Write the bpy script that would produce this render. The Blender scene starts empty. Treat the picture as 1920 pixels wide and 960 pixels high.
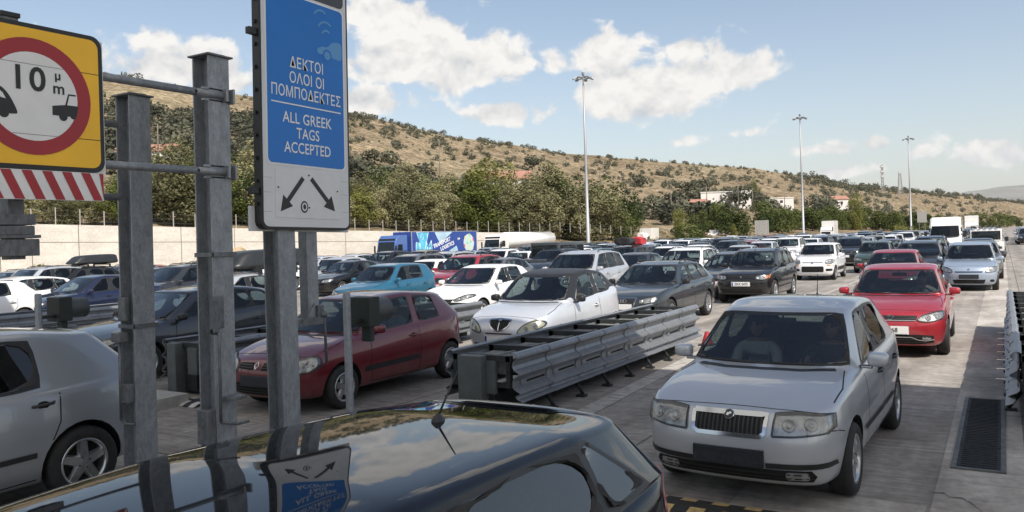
import bpy, bmesh, math, random
from mathutils import Vector, Matrix, noise
from mathutils.bvhtree import BVHTree
C = bpy.context.scene.collection
R = math.radians
PI = math.pi
# ------------------------------------------------------------------ camera
CAM_H, FPX, HOR, ROLL, YAW = 2.15, 1500.0, 448.0, 0.032, R(31.5)
cd = bpy.data.cameras.new('camera'); cam = bpy.data.objects.new('camera', cd); C.objects.link(cam)
fw = Vector((-math.sin(YAW), math.cos(YAW), 0)); rt0 = Vector((math.cos(YAW), math.sin(YAW), 0)); up0 = Vector((0, 0, 1))
cu = up0*math.cos(ROLL) + rt0*math.sin(ROLL); cr_ = rt0*math.cos(ROLL) - up0*math.sin(ROLL)
cam.matrix_world = Matrix(((cr_.x, cu.x, -fw.x, 0), (cr_.y, cu.y, -fw.y, 0), (cr_.z, cu.z, -fw.z, CAM_H), (0, 0, 0, 1)))
cd.lens = FPX/1920*36; cd.sensor_width = 36; cd.shift_y = -(480-HOR)/1920
cd.clip_start = 0.05; cd.clip_end = 30000
bpy.context.scene.camera = cam
# ------------------------------------------------------------------ sky, sun, exposure
SUN_EL, SUN_AZ = 49.0, 122.0          # azimuth measured clockwise from +Y (the lanes run along +Y)
vs = bpy.context.scene.view_settings
vs.view_transform = 'Standard'; vs.look = 'None'; HAZE = 2.6e-5
vs.exposure = 0.45; vs.gamma = 1.0
W = bpy.data.worlds.new('World'); bpy.context.scene.world = W; W.use_nodes = True
sd = bpy.data.lights.new('sun', 'SUN'); so = bpy.data.objects.new('sun', sd); C.objects.link(so)
sd.energy = 4.3; sd.angle = R(0.55); sd.color = (1.0, 0.95, 0.87)
_sv = Vector((math.sin(R(SUN_AZ))*math.cos(R(SUN_EL)), math.cos(R(SUN_AZ))*math.cos(R(SUN_EL)), math.sin(R(SUN_EL))))
so.rotation_euler = _sv.to_track_quat('Z', 'Y').to_euler(); so.location = (0, 0, 60)
def proj(p):
    """pixel of the 1920x960 photograph at which a world point lands (used only to word the labels)"""
    q = Vector(p) - Vector((0, 0, CAM_H)); d = q.dot(fw)
    if d <= 0.01: return None
    return 960 + FPX*q.dot(cr_)/d, HOR - FPX*q.dot(cu)/d, d
def at(px, py, z=0.0):
    """world point at height z seen at a pixel"""
    d = fw + cr_*((px-960)/FPX) + cu*((HOR-py)/FPX)
    t = (z-CAM_H)/d.z
    return Vector((0, 0, CAM_H)) + d*t
def at_d(px, py, d):
    return Vector((0, 0, CAM_H)) + (fw + cr_*((px-960)/FPX) + cu*((HOR-py)/FPX))*d
def build_sky():
    nt = W.node_tree; N = nt.nodes; Lk = nt.links; N.clear()
    out = N.new('ShaderNodeOutputWorld'); bg = N.new('ShaderNodeBackground'); bg.inputs[1].default_value = SKY_STRENGTH
    sky = N.new('ShaderNodeTexSky'); sky.sky_type = 'NISHITA'; sky.sun_disc = False
    sky.sun_elevation = R(SUN_EL); sky.sun_rotation = R(SUN_AZ); sky.air_density = 1.0; sky.dust_density = 1.4; sky.ozone_density = 1.2
    tc = N.new('ShaderNodeTexCoord'); sp = N.new('ShaderNodeSeparateXYZ'); Lk.new(tc.outputs['Generated'], sp.inputs[0])
    def M(op, a, b=None, c=None, clamp=False):
        n = N.new('ShaderNodeMath'); n.operation = op; n.use_clamp = clamp
        for k, v in enumerate((a, b, c)):
            if v is None: continue
            if isinstance(v, (int, float)): n.inputs[k].default_value = v
            else: Lk.new(v, n.inputs[k])
        return n.outputs[0]
    az = M('ARCTAN2', sp.outputs[0], sp.outputs[1]); el = M('ARCSINE', sp.outputs[2])
    def noise_at(dz, scale, detail, rough):
        cv = N.new('ShaderNodeCombineXYZ')
        Lk.new(M('MULTIPLY', az, 1.0), cv.inputs[0]); Lk.new(M('MULTIPLY_ADD', el, 1.2, dz), cv.inputs[1])
        n = N.new('ShaderNodeTexNoise'); n.inputs['Scale'].default_value = scale; n.inputs['Detail'].default_value = detail
        n.inputs['Roughness'].default_value = rough; n.inputs['Distortion'].default_value = 0.25
        Lk.new(cv.outputs[0], n.inputs['Vector']); return n.outputs[0]
    # cumulus: (pixel x, pixel y, half width, half height, weight) turned into azimuth / elevation
    tot = None; totl = None
    for (px, py, hw, hh, wt) in CLOUDS:
        p = at_d(px, py, 100) - Vector((0, 0, CAM_H)); p.normalize()
        a0 = math.atan2(p.x, p.y); e0 = math.asin(p.z)
        sx = hw*1.15/FPX; sy = hh*1.15/FPX
        dx = M('DIVIDE', M('SUBTRACT', az, a0), sx); dy = M('DIVIDE', M('SUBTRACT', el, e0), sy)
        # flat base: the lower half is squeezed
        dy2 = M('MAXIMUM', dy, M('MULTIPLY', dy, -1.5))
        r2 = M('ADD', M('MULTIPLY', dx, dx), M('MULTIPLY', dy2, dy2))
        b = M('MULTIPLY', M('POWER', 2.718, M('MULTIPLY', r2, -0.8)), wt)
        tot = b if tot is None else M('MAXIMUM', tot, b)
        lb = M('MULTIPLY', b, M('MULTIPLY_ADD', dy, 0.35, 0.6))
        totl = lb if totl is None else M('ADD', totl, lb)
    n1 = noise_at(0.0, 20.0, 9.0, 0.55); n2 = noise_at(-0.018, 20.0, 9.0, 0.55); nb = noise_at(3.0, 6.0, 4.0, 0.5)
    base = M('ADD', tot, M('MULTIPLY', M('SUBTRACT', nb, 0.5), 0.55))
    dens = M('ADD', base, M('MULTIPLY', M('SUBTRACT', n1, 0.5), 1.25))
    mask = N.new('ShaderNodeMapRange'); mask.interpolation_type = 'SMOOTHSTEP'
    mask.inputs['From Min'].default_value = 0.30; mask.inputs['From Max'].default_value = 0.50; Lk.new(dens, mask.inputs['Value'])
    # thin veil near the horizon
    veil = M('MULTIPLY', M('POWER', 2.718, M('MULTIPLY', M('MAXIMUM', el, 0.0), -7.5)), 0.62)
    shade = M('ADD', M('MULTIPLY', M('SUBTRACT', n1, n2), 2.2), M('MULTIPLY_ADD', totl, 0.30, 0.62), clamp=True)
    ramp = N.new('ShaderNodeValToRGB'); Lk.new(shade, ramp.inputs[0])
    ramp.color_ramp.elements[0].position = 0.25; ramp.color_ramp.elements[0].color = (3.7, 3.8, 3.95, 1)
    ramp.color_ramp.elements[1].position = 0.95; ramp.color_ramp.elements[1].color = (6.0, 5.85, 5.6, 1)
    def mix(f, a, b):
        n = N.new('ShaderNodeMix'); n.data_type = 'RGBA'
        for k, v in ((0, f), (6, a), (7, b)):
            if isinstance(v, tuple): n.inputs[k].default_value = v
            elif isinstance(v, float): n.inputs[k].default_value = v
            else: Lk.new(v, n.inputs[k])
        return n.outputs[2]
    g = N.new('ShaderNodeMix'); g.data_type = 'RGBA'; g.blend_type = 'MULTIPLY'; g.inputs[0].default_value = 1.0
    Lk.new(sky.outputs[0], g.inputs[6]); g.inputs[7].default_value = SKY_TINT
    c1 = mix(veil, g.outputs[2], (4.5, 4.65, 4.75, 1))
    c2 = mix(mask.outputs[0], c1, ramp.outputs[0])
    Lk.new(c2, bg.inputs[0]); Lk.new(bg.outputs[0], out.inputs[0])
SKY_STRENGTH = 0.12; SKY_TINT = (1.12, 1.02, .93, 1)
CLOUDS = [(370, 120, 130, 50, .62), (760, 110, 150, 75, .72), (900, 120, 120, 55, .66), (1110, 110, 130, 45, .62), (705, 30, 55, 38, .75),
          (920, 215, 55, 26, .66), (1190, 185, 130, 62, .8), (1370, 140, 90, 48, .66), (1310, 90, 60, 30, .6), (1290, 268, 50, 18, .5),
          (1400, 250, 40, 16, .42), (1560, 280, 45, 16, .55), (1645, 268, 22, 14, .6), (1740, 285, 40, 26, .5), (1860, 290, 75, 30, .6),
          (1560, 325, 60, 14, .42), (700, 190, 90, 40, .6), (470, 150, 80, 35, .55), (1000, 60, 90, 20, .35), (300, -300, 260, 120, .7), (1200, -260, 300, 110, .7), (2400, 120, 200, 80, .7), (-500, 100, 260, 90, .7)]
build_sky()
# ------------------------------------------------------------------ materials
MATS = {}
def _mat(name):
    m = bpy.data.materials.new(name); m.use_nodes = True; MATS[name] = m
    return m, m.node_tree.nodes, m.node_tree.links, m.node_tree.nodes['Principled BSDF']
def pmat(name, col, rough=0.5, metal=0.0, coat=0.0, spec=0.5, var=0.0, vscale=8.0, bump=0.0, bscale=40.0, emit=None):
    if name in MATS: return MATS[name]
    m, N, L, b = _mat(name)
    c = (*col, 1) if len(col) == 3 else col
    b.inputs['Base Color'].default_value = c; b.inputs['Roughness'].default_value = rough; b.inputs['Metallic'].default_value = metal
    b.inputs['Coat Weight'].default_value = coat; b.inputs['Coat Roughness'].default_value = 0.04; b.inputs['Specular IOR Level'].default_value = spec
    if var or bump:
        tc = N.new('ShaderNodeTexCoord')
    if var:
        n = N.new('ShaderNodeTexNoise'); n.inputs['Scale'].default_value = vscale; n.inputs['Detail'].default_value = 6; n.inputs['Roughness'].default_value = 0.6
        L.new(tc.outputs['Object'], n.inputs['Vector'])
        r = N.new('ShaderNodeValToRGB'); r.color_ramp.elements[0].position = 0.3; r.color_ramp.elements[1].position = 0.7
        r.color_ramp.elements[0].color = (*[x*(1-var) for x in c[:3]], 1); r.color_ramp.elements[1].color = (*[min(1, x*(1+var)) for x in c[:3]], 1)
        L.new(n.outputs[0], r.inputs[0]); L.new(r.outputs[0], b.inputs['Base Color'])
    if bump:
        n2 = N.new('ShaderNodeTexNoise'); n2.inputs['Scale'].default_value = bscale; n2.inputs['Detail'].default_value = 4
        L.new(tc.outputs['Object'], n2.inputs['Vector'])
        bp = N.new('ShaderNodeBump'); bp.inputs['Strength'].default_value = bump; bp.inputs['Distance'].default_value = 0.01
        L.new(n2.outputs[0], bp.inputs['Height']); L.new(bp.outputs[0], b.inputs['Normal'])
    return m
def paint(name, col, metal=0.45, rough=0.34, dust=0.10):
    if name in MATS: return MATS[name]
    m, N, L, b = _mat(name)
    tc = N.new('ShaderNodeTexCoord')
    n = N.new('ShaderNodeTexNoise'); n.inputs['Scale'].default_value = 3.0; n.inputs['Detail'].default_value = 7; n.inputs['Roughness'].default_value = 0.65
    L.new(tc.outputs['Object'], n.inputs['Vector'])
    mr = N.new('ShaderNodeMapRange'); mr.inputs['From Min'].default_value = 0.35; mr.inputs['From Max'].default_value = 0.75
    mr.inputs['To Max'].default_value = dust; L.new(n.outputs[0], mr.inputs['Value'])
    # road dust thrown up along the sills
    sp = N.new('ShaderNodeSeparateXYZ'); L.new(tc.outputs['Object'], sp.inputs[0])
    lo = N.new('ShaderNodeMapRange'); lo.inputs['From Min'].default_value = 0.55; lo.inputs['From Max'].default_value = 0.15; lo.inputs['To Max'].default_value = 0.18
    L.new(sp.outputs[2], lo.inputs['Value'])
    ml = N.new('ShaderNodeMath'); ml.operation = 'MULTIPLY'; L.new(lo.outputs[0], ml.inputs[0]); L.new(n.outputs[0], ml.inputs[1])
    ad = N.new('ShaderNodeMath'); ad.operation = 'ADD'; L.new(mr.outputs[0], ad.inputs[0]); L.new(ml.outputs[0], ad.inputs[1])
    mx = N.new('ShaderNodeMix'); mx.data_type = 'RGBA'; mx.inputs[6].default_value = (*col, 1); mx.inputs[7].default_value = (0.22, 0.20, 0.17, 1)
    L.new(ad.outputs[0], mx.inputs[0]); L.new(mx.outputs[2], b.inputs['Base Color'])
    b.inputs['Metallic'].default_value = metal; b.inputs['Roughness'].default_value = rough
    b.inputs['Coat Weight'].default_value = 1.0
    cr = N.new('ShaderNodeMapRange'); cr.inputs['To Min'].default_value = 0.008; cr.inputs['To Max'].default_value = 0.045
    L.new(n.outputs[0], cr.inputs['Value']); L.new(cr.outputs[0], b.inputs['Coat Roughness'])
    return m
def glass(name, tint, refl=1.0):
    if name in MATS: return MATS[name]
    m, N, L, b = _mat(name); N.remove(b); out = N['Material Output']
    t = N.new('ShaderNodeBsdfTransparent'); t.inputs[0].default_value = (*tint, 1)
    g = N.new('ShaderNodeBsdfGlossy'); g.inputs['Roughness'].default_value = 0.0; g.inputs[0].default_value = (1, 1, 1, 1)
    lw = N.new('ShaderNodeLayerWeight'); lw.inputs[0].default_value = 0.5
    p = N.new('ShaderNodeMath'); p.operation = 'POWER'; L.new(lw.outputs['Facing'], p.inputs[0]); p.inputs[1].default_value = 4.2
    q = N.new('ShaderNodeMath'); q.operation = 'MULTIPLY_ADD'; L.new(p.outputs[0], q.inputs[0]); q.inputs[1].default_value = 0.93*refl; q.inputs[2].default_value = 0.06*refl
    mx = N.new('ShaderNodeMixShader'); L.new(q.outputs[0], mx.inputs[0]); L.new(t.outputs[0], mx.inputs[1]); L.new(g.outputs[0], mx.inputs[2])
    L.new(mx.outputs[0], out.inputs[0]); return m
M_GLASS = glass('car_glass', (0.42, 0.48, 0.47), 1.15)
M_GLASSS = glass('side_glass', (0.42, 0.48, 0.47), .7)
M_GLASSX = glass('open_window_shade', (0.16, 0.18, 0.18), .35)  # dark tint stands in for the shaded cabin behind an open rear window
M_NEARGLASS = glass('near_glass', (0.30, 0.36, 0.36), 1.6)
M_GLASSD = glass('privacy_glass', (0.06, 0.07, 0.07))
M_LENS = glass('lamp_lens', (0.9, 0.9, 0.88), 1.2)
M_DARKGLASS = pmat('dark_glass', (0.012, 0.016, 0.018), 0.03, 0, 0, 0.6)
M_BLACK = pmat('black_plastic', (0.018, 0.018, 0.019), 0.42, var=0.3)
M_WELL = pmat('wheel_well', (0.010, 0.010, 0.010), 0.9)
M_INNER = pmat('cabin_lining', (0.028, 0.028, 0.030), 0.85)
M_SEAT = pmat('seat_fabric', (0.060, 0.061, 0.065), 0.9, var=0.3, vscale=30)
M_TYRE = pmat('tyre_rubber', (0.018, 0.018, 0.018), 0.78, var=0.4, vscale=12, bump=0.3, bscale=60)
M_RIM = pmat('alloy', (0.46, 0.47, 0.48), 0.28, 0.85, var=0.2, vscale=20)
M_CHROME = pmat('chrome', (0.62, 0.63, 0.64), 0.12, 1.0)
M_LAMP = pmat('lamp_reflector', (0.36, 0.37, 0.38), 0.30, 0.55, var=.35, vscale=16)
M_BULB = pmat('lamp_bowl', (.36, .37, .38), .30, .6)
M_LAMPD = pmat('lamp_inner', (.16, .165, .17), .2, .5)
M_AMBER = pmat('amber_lens', (0.75, 0.22, 0.03), 0.15, 0, 0.5)
M_TAIL = pmat('tail_lens', (0.36, 0.012, 0.016), 0.12, 0, 0.8)
M_TAILP = pmat('tail_lens_faded', (0.42, 0.12, 0.14), 0.12, 0, 0.8)
M_PLATE = pmat('plate_white', (0.72, 0.72, 0.70), 0.4)
M_PLATEK = pmat('plate_dark', (0.020, 0.024, 0.030), 0.35, var=0.5, vscale=25)
M_PLATEB = pmat('plate_blue', (0.02, 0.06, 0.30), 0.4)
M_INK = pmat('black_ink', (0.012, 0.012, 0.013), 0.5)
# ------------------------------------------------------------------ objects
def link(o, parent=None):
    C.objects.link(o)
    if parent is not None: o.parent = parent
    return o
def mobj(name, bm, mats, parent=None, smooth=None):
    me = bpy.data.meshes.new(name); bm.to_mesh(me); bm.free()
    return meobj(name, me, mats, parent, smooth)
def meobj(name, me, mats, parent=None, smooth=None):
    if not isinstance(mats, (list, tuple)): mats = [mats]
    if mats and not me.materials:
        for m in mats: me.materials.append(m)
    if smooth is not None:
        me.polygons.foreach_set('use_smooth', [True]*len(me.polygons)); me.set_sharp_from_angle(angle=R(smooth))
    return link(bpy.data.objects.new(name, me), parent)
def thing(name, label, cat, loc=(0, 0, 0), rz=0.0, group=None):
    o = bpy.data.objects.new(name, None); o.empty_display_size = 0.1; C.objects.link(o); o.location = loc; o.rotation_euler = (0, 0, rz)
    return tag(o, label, cat, group)
def tag(o, label=None, cat=None, group=None, kind=None):
    if label: o['label'] = label
    if cat: o['category'] = cat
    if group: o['group'] = group
    if kind: o['kind'] = kind
    return o
def copy_tree(o, parent=None):
    c = o.copy(); C.objects.link(c)
    if parent is not None: c.parent = parent
    for ch in list(o.children): copy_tree(ch, c)
    return c
def box(bm, x0, x1, y0, y1, z0, z1, mi=0, bev=0.0, M=None):
    g = bmesh.ops.create_cube(bm, size=1.0)
    vs_ = g['verts']
    for v in vs_:
        v.co = Vector((x0+(v.co.x+.5)*(x1-x0), y0+(v.co.y+.5)*(y1-y0), z0+(v.co.z+.5)*(z1-z0)))
    fs = list({f for v in vs_ for f in v.link_faces})
    if bev > 0:
        r = bmesh.ops.bevel(bm, geom=list({e for f in fs for e in f.edges}), offset=bev, segments=2, affect='EDGES', profile=0.6)
        fs = [f for f in r['faces']] + [f for f in fs if f.is_valid]
        fs = list(set(fs)); vs_ = list({v for f in fs for v in f.verts})
    for f in fs: f.material_index = mi
    if M is not None:
        for v in vs_: v.co = M @ v.co
    return vs_
def tube(bm, pts, r, n=8, mi=0, r2=None, cap=True):
    """round bar through the points"""
    pts = [Vector(p) for p in pts]; rings = []
    for k, p in enumerate(pts):
        d = (pts[min(k+1, len(pts)-1)] - pts[max(k-1, 0)]).normalized()
        a = d.orthogonal().normalized() if k == 0 else (a - d*a.dot(d)).normalized()
        b = d.cross(a); rr = r if r2 is None else r + (r2-r)*k/(len(pts)-1)
        rings.append([bm.verts.new(p + (a*math.cos(2*PI*j/n) + b*math.sin(2*PI*j/n))*rr) for j in range(n)])
    for k in range(len(rings)-1):
        for j in range(n):
            f = bm.faces.new((rings[k][j], rings[k][(j+1) % n], rings[k+1][(j+1) % n], rings[k+1][j])); f.material_index = mi; f.smooth = True
    if cap:
        bm.faces.new(rings[0][::-1]).material_index = mi; bm.faces.new(rings[-1]).material_index = mi
    return rings
def lathe(bm, prof, axis='x', n=24, mi=0, M=None, close=False):
    """prof: list of (along axis, radius)"""
    rings = []
    for (a, r) in prof:
        rg = []
        for j in range(n):
            t = 2*PI*j/n; c, s = math.cos(t)*r, math.sin(t)*r
            p = Vector((a, c, s)) if axis == 'x' else Vector((c, a, s)) if axis == 'y' else Vector((c, s, a))
            rg.append(bm.verts.new(M @ p if M else p))
        rings.append(rg)
    K = len(rings)
    for k in range(K if close else K-1):
        A, B = rings[k], rings[(k+1) % K]
        for j in range(n):
            f = bm.faces.new((A[j], A[(j+1) % n], B[(j+1) % n], B[j])); f.material_index = mi; f.smooth = True
    return rings
def prism(bm, pts2, fn, d0, d1, mi=0):
    """closed outline pts2 -> solid between depth d0 and d1; fn(a,b,d) -> point"""
    A = [bm.verts.new(fn(a, b, d0)) for a, b in pts2]; B = [bm.verts.new(fn(a, b, d1)) for a, b in pts2]
    n = len(A); fs = [bm.faces.new(A[::-1]), bm.faces.new(B)]
    for j in range(n): fs.append(bm.faces.new((A[j], A[(j+1) % n], B[(j+1) % n], B[j])))
    for f in fs: f.material_index = mi
    return A+B
def rrect(x0, x1, y0, y1, r, n=5):
    o = []
    for cx, cy, a0 in ((x1-r, y1-r, 0), (x0+r, y1-r, 90), (x0+r, y0+r, 180), (x1-r, y0+r, 270)):
        for k in range(n+1):
            a = R(a0+90*k/n); o.append((cx+r*math.cos(a), cy+r*math.sin(a)))
    return o
def ell(cx, cy, rx, ry, n=20, rot=0):
    return [(cx+rx*math.cos(2*PI*k/n)*math.cos(rot)-ry*math.sin(2*PI*k/n)*math.sin(rot), cy+rx*math.cos(2*PI*k/n)*math.sin(rot)+ry*math.sin(2*PI*k/n)*math.cos(rot)) for k in range(n)]
def spline(pts, n=6, closed=True):
    """Catmull-Rom through 2-D points"""
    P = [Vector(p) for p in pts]; o = []; K = len(P)
    for k in range(K if closed else K-1):
        p0, p1, p2, p3 = (P[(k-1) % K], P[k], P[(k+1) % K], P[(k+2) % K]) if closed else (P[max(k-1, 0)], P[k], P[k+1], P[min(k+2, K-1)])
        for j in range(n):
            t = j/n
            q = 0.5*((2*p1) + (p2-p0)*t + (2*p0-5*p1+4*p2-p3)*t*t + (3*p1-p0-3*p2+p3)*t**3)
            o.append(tuple(q))
    if not closed: o.append(tuple(P[-1]))
    return o
def text_mesh(body, size, align='CENTER', extrude=0.0, bold=0.0, xs=1.0, space=1.0):
    cu_ = bpy.data.curves.new('lettering', 'FONT'); cu_.body = body; cu_.size = size; cu_.align_x = align; cu_.align_y = 'CENTER'
    cu_.extrude = extrude; cu_.offset = bold; cu_.space_character = space; cu_.resolution_u = 4
    o = bpy.data.objects.new('lettering', cu_); C.objects.link(o)
    dg = bpy.context.evaluated_depsgraph_get()
    me = bpy.data.meshes.new_from_object(o.evaluated_get(dg)); bpy.data.objects.remove(o); bpy.data.curves.remove(cu_)
    if xs != 1.0:
        for v in me.vertices: v.co.x *= xs
    return me
def add_mesh(bm, me, M, mi=0):
    n0 = len(bm.verts); f0 = len(bm.faces)
    bm.from_mesh(me); bm.verts.ensure_lookup_table(); bm.faces.ensure_lookup_table()
    for v in bm.verts[n0:]: v.co = M @ v.co
    for f in bm.faces[f0:]: f.material_index = mi
    bpy.data.meshes.remove(me)
def eval_mesh(o):
    dg = bpy.context.evaluated_depsgraph_get(); return bpy.data.meshes.new_from_object(o.evaluated_get(dg))
# ------------------------------------------------------------------ ground, plaza, terrain
def sstep(a, b, x):
    t = max(0.0, min(1.0, (x-a)/(b-a))); return t*t*(3-2*t)
def gz(x, y): return -0.65*sstep(-26, -62, x)*sstep(-30, 20, y)
def edge_x(y): return -72.0 + .235*y                   # left border of the plaza
def nodes(m): return m.node_tree.nodes, m.node_tree.links
def concrete_mat(name, a, b, groove=0.0, tracks=False, stain=.5):
    m, N, L, bs = _mat(name); bs.inputs['Roughness'].default_value = .82; bs.inputs['Specular IOR Level'].default_value = .3
    tc = N.new('ShaderNodeTexCoord')
    def noise_(scale, det, vec=None, sc=None):
        n = N.new('ShaderNodeTexNoise'); n.inputs['Scale'].default_value = scale; n.inputs['Detail'].default_value = det; n.inputs['Roughness'].default_value = .62
        if sc:
            mp = N.new('ShaderNodeMapping'); mp.inputs['Scale'].default_value = sc;  L.new(tc.outputs['Object'], mp.inputs[0]); L.new(mp.outputs[0], n.inputs['Vector'])
        else: L.new(tc.outputs['Object'], n.inputs['Vector'])
        return n.outputs[0]
    def ramp(v, p0, c0, p1, c1):
        r = N.new('ShaderNodeValToRGB'); e = r.color_ramp.elements; e[0].position = p0; e[0].color = (*c0, 1); e[1].position = p1; e[1].color = (*c1, 1); L.new(v, r.inputs[0]); return r.outputs[0]
    def mul(f, c, d):
        n = N.new('ShaderNodeMix'); n.data_type = 'RGBA'; n.blend_type = 'MULTIPLY'; n.inputs[0].default_value = f; L.new(c, n.inputs[6]); L.new(d, n.inputs[7]); return n.outputs[2]
    col = ramp(noise_(.35, 8), .3, a, .7, b)
    col = mul(.55, col, ramp(noise_(9, 6), .35, (.62, .62, .62), .65, (1.12, 1.1, 1.08)))
    col = mul(stain, col, ramp(noise_(1.3, 7, sc=(1, .35, 1)), .42, (.45, .43, .42), .58, (1, 1, 1)))
    if groove:
        # brushed grooves running across the lanes
        g1 = noise_(1.0, 6, sc=(1.7, 15, 1)); g2 = noise_(1.0, 4, sc=(.5, 4.0, 1)); g3 = noise_(1.0, 3, sc=(3.0, 55, 1))
        col = mul(groove, col, ramp(g1, .36, (.50, .495, .49), .58, (1.05, 1.05, 1.05)))
        col = mul(groove*.7, col, ramp(g2, .36, (.62, .615, .61), .62, (1.08, 1.08, 1.08)))
        col = mul(groove*.7, col, ramp(g3, .38, (.55, .55, .55), .6, (1.06, 1.06, 1.06)))
        # sawn slab joints, oil drips
        sx_ = N.new('ShaderNodeSeparateXYZ'); L.new(tc.outputs['Object'], sx_.inputs[0])
        for ax, per, wd, ph in ((1, 5.2, .016, .35), (0, 3.65, .018, 1.1)):
            ad = N.new('ShaderNodeMath'); ad.operation = 'ADD'; L.new(sx_.outputs[ax], ad.inputs[0]); ad.inputs[1].default_value = 400+ph
            pg = N.new('ShaderNodeMath'); pg.operation = 'PINGPONG'; L.new(ad.outputs[0], pg.inputs[0]); pg.inputs[1].default_value = per/2
            col = mul(.75, col, ramp(pg.outputs[0], wd*.5, (.22, .21, .20), wd, (1, 1, 1)))
        col = mul(.7, col, ramp(noise_(2.2, 3), .70, (1, 1, 1), .80, (.30, .29, .28)))
        bp = N.new('ShaderNodeBump'); bp.inputs['Strength'].default_value = .35; bp.inputs['Distance'].default_value = .006; L.new(g3, bp.inputs['Height']); L.new(bp.outputs[0], bs.inputs['Normal'])
    if tracks:
        t = noise_(1.0, 4, sc=(1.15, .02, 1)); col = mul(.55, col, ramp(t, .40, (.50, .49, .48), .60, (1.05, 1.05, 1.05)))
    L.new(col, bs.inputs['Base Color']); return m
M_CONC = concrete_mat('plaza_concrete', (.375, .345, .31), (.49, .455, .415), .50, True)
M_CONCL = concrete_mat('pale_concrete', (.46, .425, .38), (.60, .56, .505), .25, False, .6)
M_CONCD = concrete_mat('patched_concrete', (.20, .19, .175), (.28, .265, .245), .15, False, .7)
M_KERB = concrete_mat('kerb_concrete', (.32, .31, .29), (.43, .415, .385), 0, False, .6)
def worn_paint(name, col):
    m, N, L, b = _mat(name); tc = N.new('ShaderNodeTexCoord'); n = N.new('ShaderNodeTexNoise'); n.inputs['Scale'].default_value = 5; n.inputs['Detail'].default_value = 9; n.inputs['Roughness'].default_value = .7
    mp = N.new('ShaderNodeMapping'); mp.inputs['Scale'].default_value = (1, 2.2, 1); L.new(tc.outputs['Object'], mp.inputs[0]); L.new(mp.outputs[0], n.inputs['Vector'])
    r = N.new('ShaderNodeValToRGB'); r.color_ramp.elements[0].position = .42; r.color_ramp.elements[0].color = (.27, .25, .23, 1); r.color_ramp.elements[1].position = .60; r.color_ramp.elements[1].color = (*col, 1)
    L.new(n.outputs[0], r.inputs[0]); L.new(r.outputs[0], b.inputs['Base Color']); b.inputs['Roughness'].default_value = .7; return m
M_LINE = worn_paint('worn_line_paint', (.50, .47, .42))
def sheet(name, x0, x1, y0, y1, z, mat, nx=1, ny=1, dip=False, kind='structure'):
    bm = bmesh.new(); V = [[bm.verts.new((lerp(x0, x1, i/nx), lerp(y0, y1, j/ny), z + (gz(lerp(x0, x1, i/nx), lerp(y0, y1, j/ny)) if dip else 0))) for i in range(nx+1)] for j in range(ny+1)]
    for j in range(ny):
        for i in range(nx): bm.faces.new((V[j][i], V[j][i+1], V[j+1][i+1], V[j+1][i])).smooth = True
    return tag(mobj(name, bm, mat), kind=kind)
def lerp(a, b, t): return a+(b-a)*t
# earth everywhere
def soil_mat():
    m, N, L, b = _mat('dry_soil'); tc = N.new('ShaderNodeTexCoord'); b.inputs['Roughness'].default_value = .95; b.inputs['Specular IOR Level'].default_value = .1
    def nz(s, d, r=.6):
        n = N.new('ShaderNodeTexNoise'); n.inputs['Scale'].default_value = s; n.inputs['Detail'].default_value = d; n.inputs['Roughness'].default_value = r; L.new(tc.outputs['Object'], n.inputs['Vector']); return n.outputs[0]
    def rp(v, *st):
        r = N.new('ShaderNodeValToRGB'); e = r.color_ramp.elements
        while len(e) < len(st): e.new(.5)
        for k, (p, c) in enumerate(st): e[k].position = p; e[k].color = (*c, 1)
        L.new(v, r.inputs[0]); return r.outputs[0]
    def mx(f, a, c, bt='MIX'):
        n = N.new('ShaderNodeMix'); n.data_type = 'RGBA'; n.blend_type = bt
        if isinstance(f, float): n.inputs[0].default_value = f
        else: L.new(f, n.inputs[0])
        L.new(a, n.inputs[6]); L.new(c, n.inputs[7]); return n.outputs[2]
    base = rp(nz(.016, 6), (.30, (.29, .225, .155)), (.50, (.38, .29, .205)), (.70, (.41, .345, .235)))
    straw = rp(nz(.06, 8, .7), (.35, (.60, .58, .52)), (.55, (1, 1, 1)), (.75, (1.2, 1.16, 1.05)))
    scrub = rp(nz(.42, 5, .75), (.46, (.34, .38, .29)), (.57, (1, 1, 1)))
    fine = rp(nz(1.6, 6, .75), (.38, (.62, .60, .56)), (.56, (1.05, 1.04, 1.02)))
    c = mx(1.0, base, straw, 'MULTIPLY'); c = mx(.85, c, scrub, 'MULTIPLY'); c = mx(.8, c, fine, 'MULTIPLY')
    L.new(c, b.inputs['Base Color']); return m
M_SOIL = soil_mat()
bm = bmesh.new(); Rr = 14000
vs_ = [bm.verts.new((Rr*math.cos(2*PI*k/48), Rr*math.sin(2*PI*k/48), -2.6)) for k in range(48)]; bm.faces.new(vs_); tag(mobj('ground', bm, M_SOIL), kind='structure')
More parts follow.
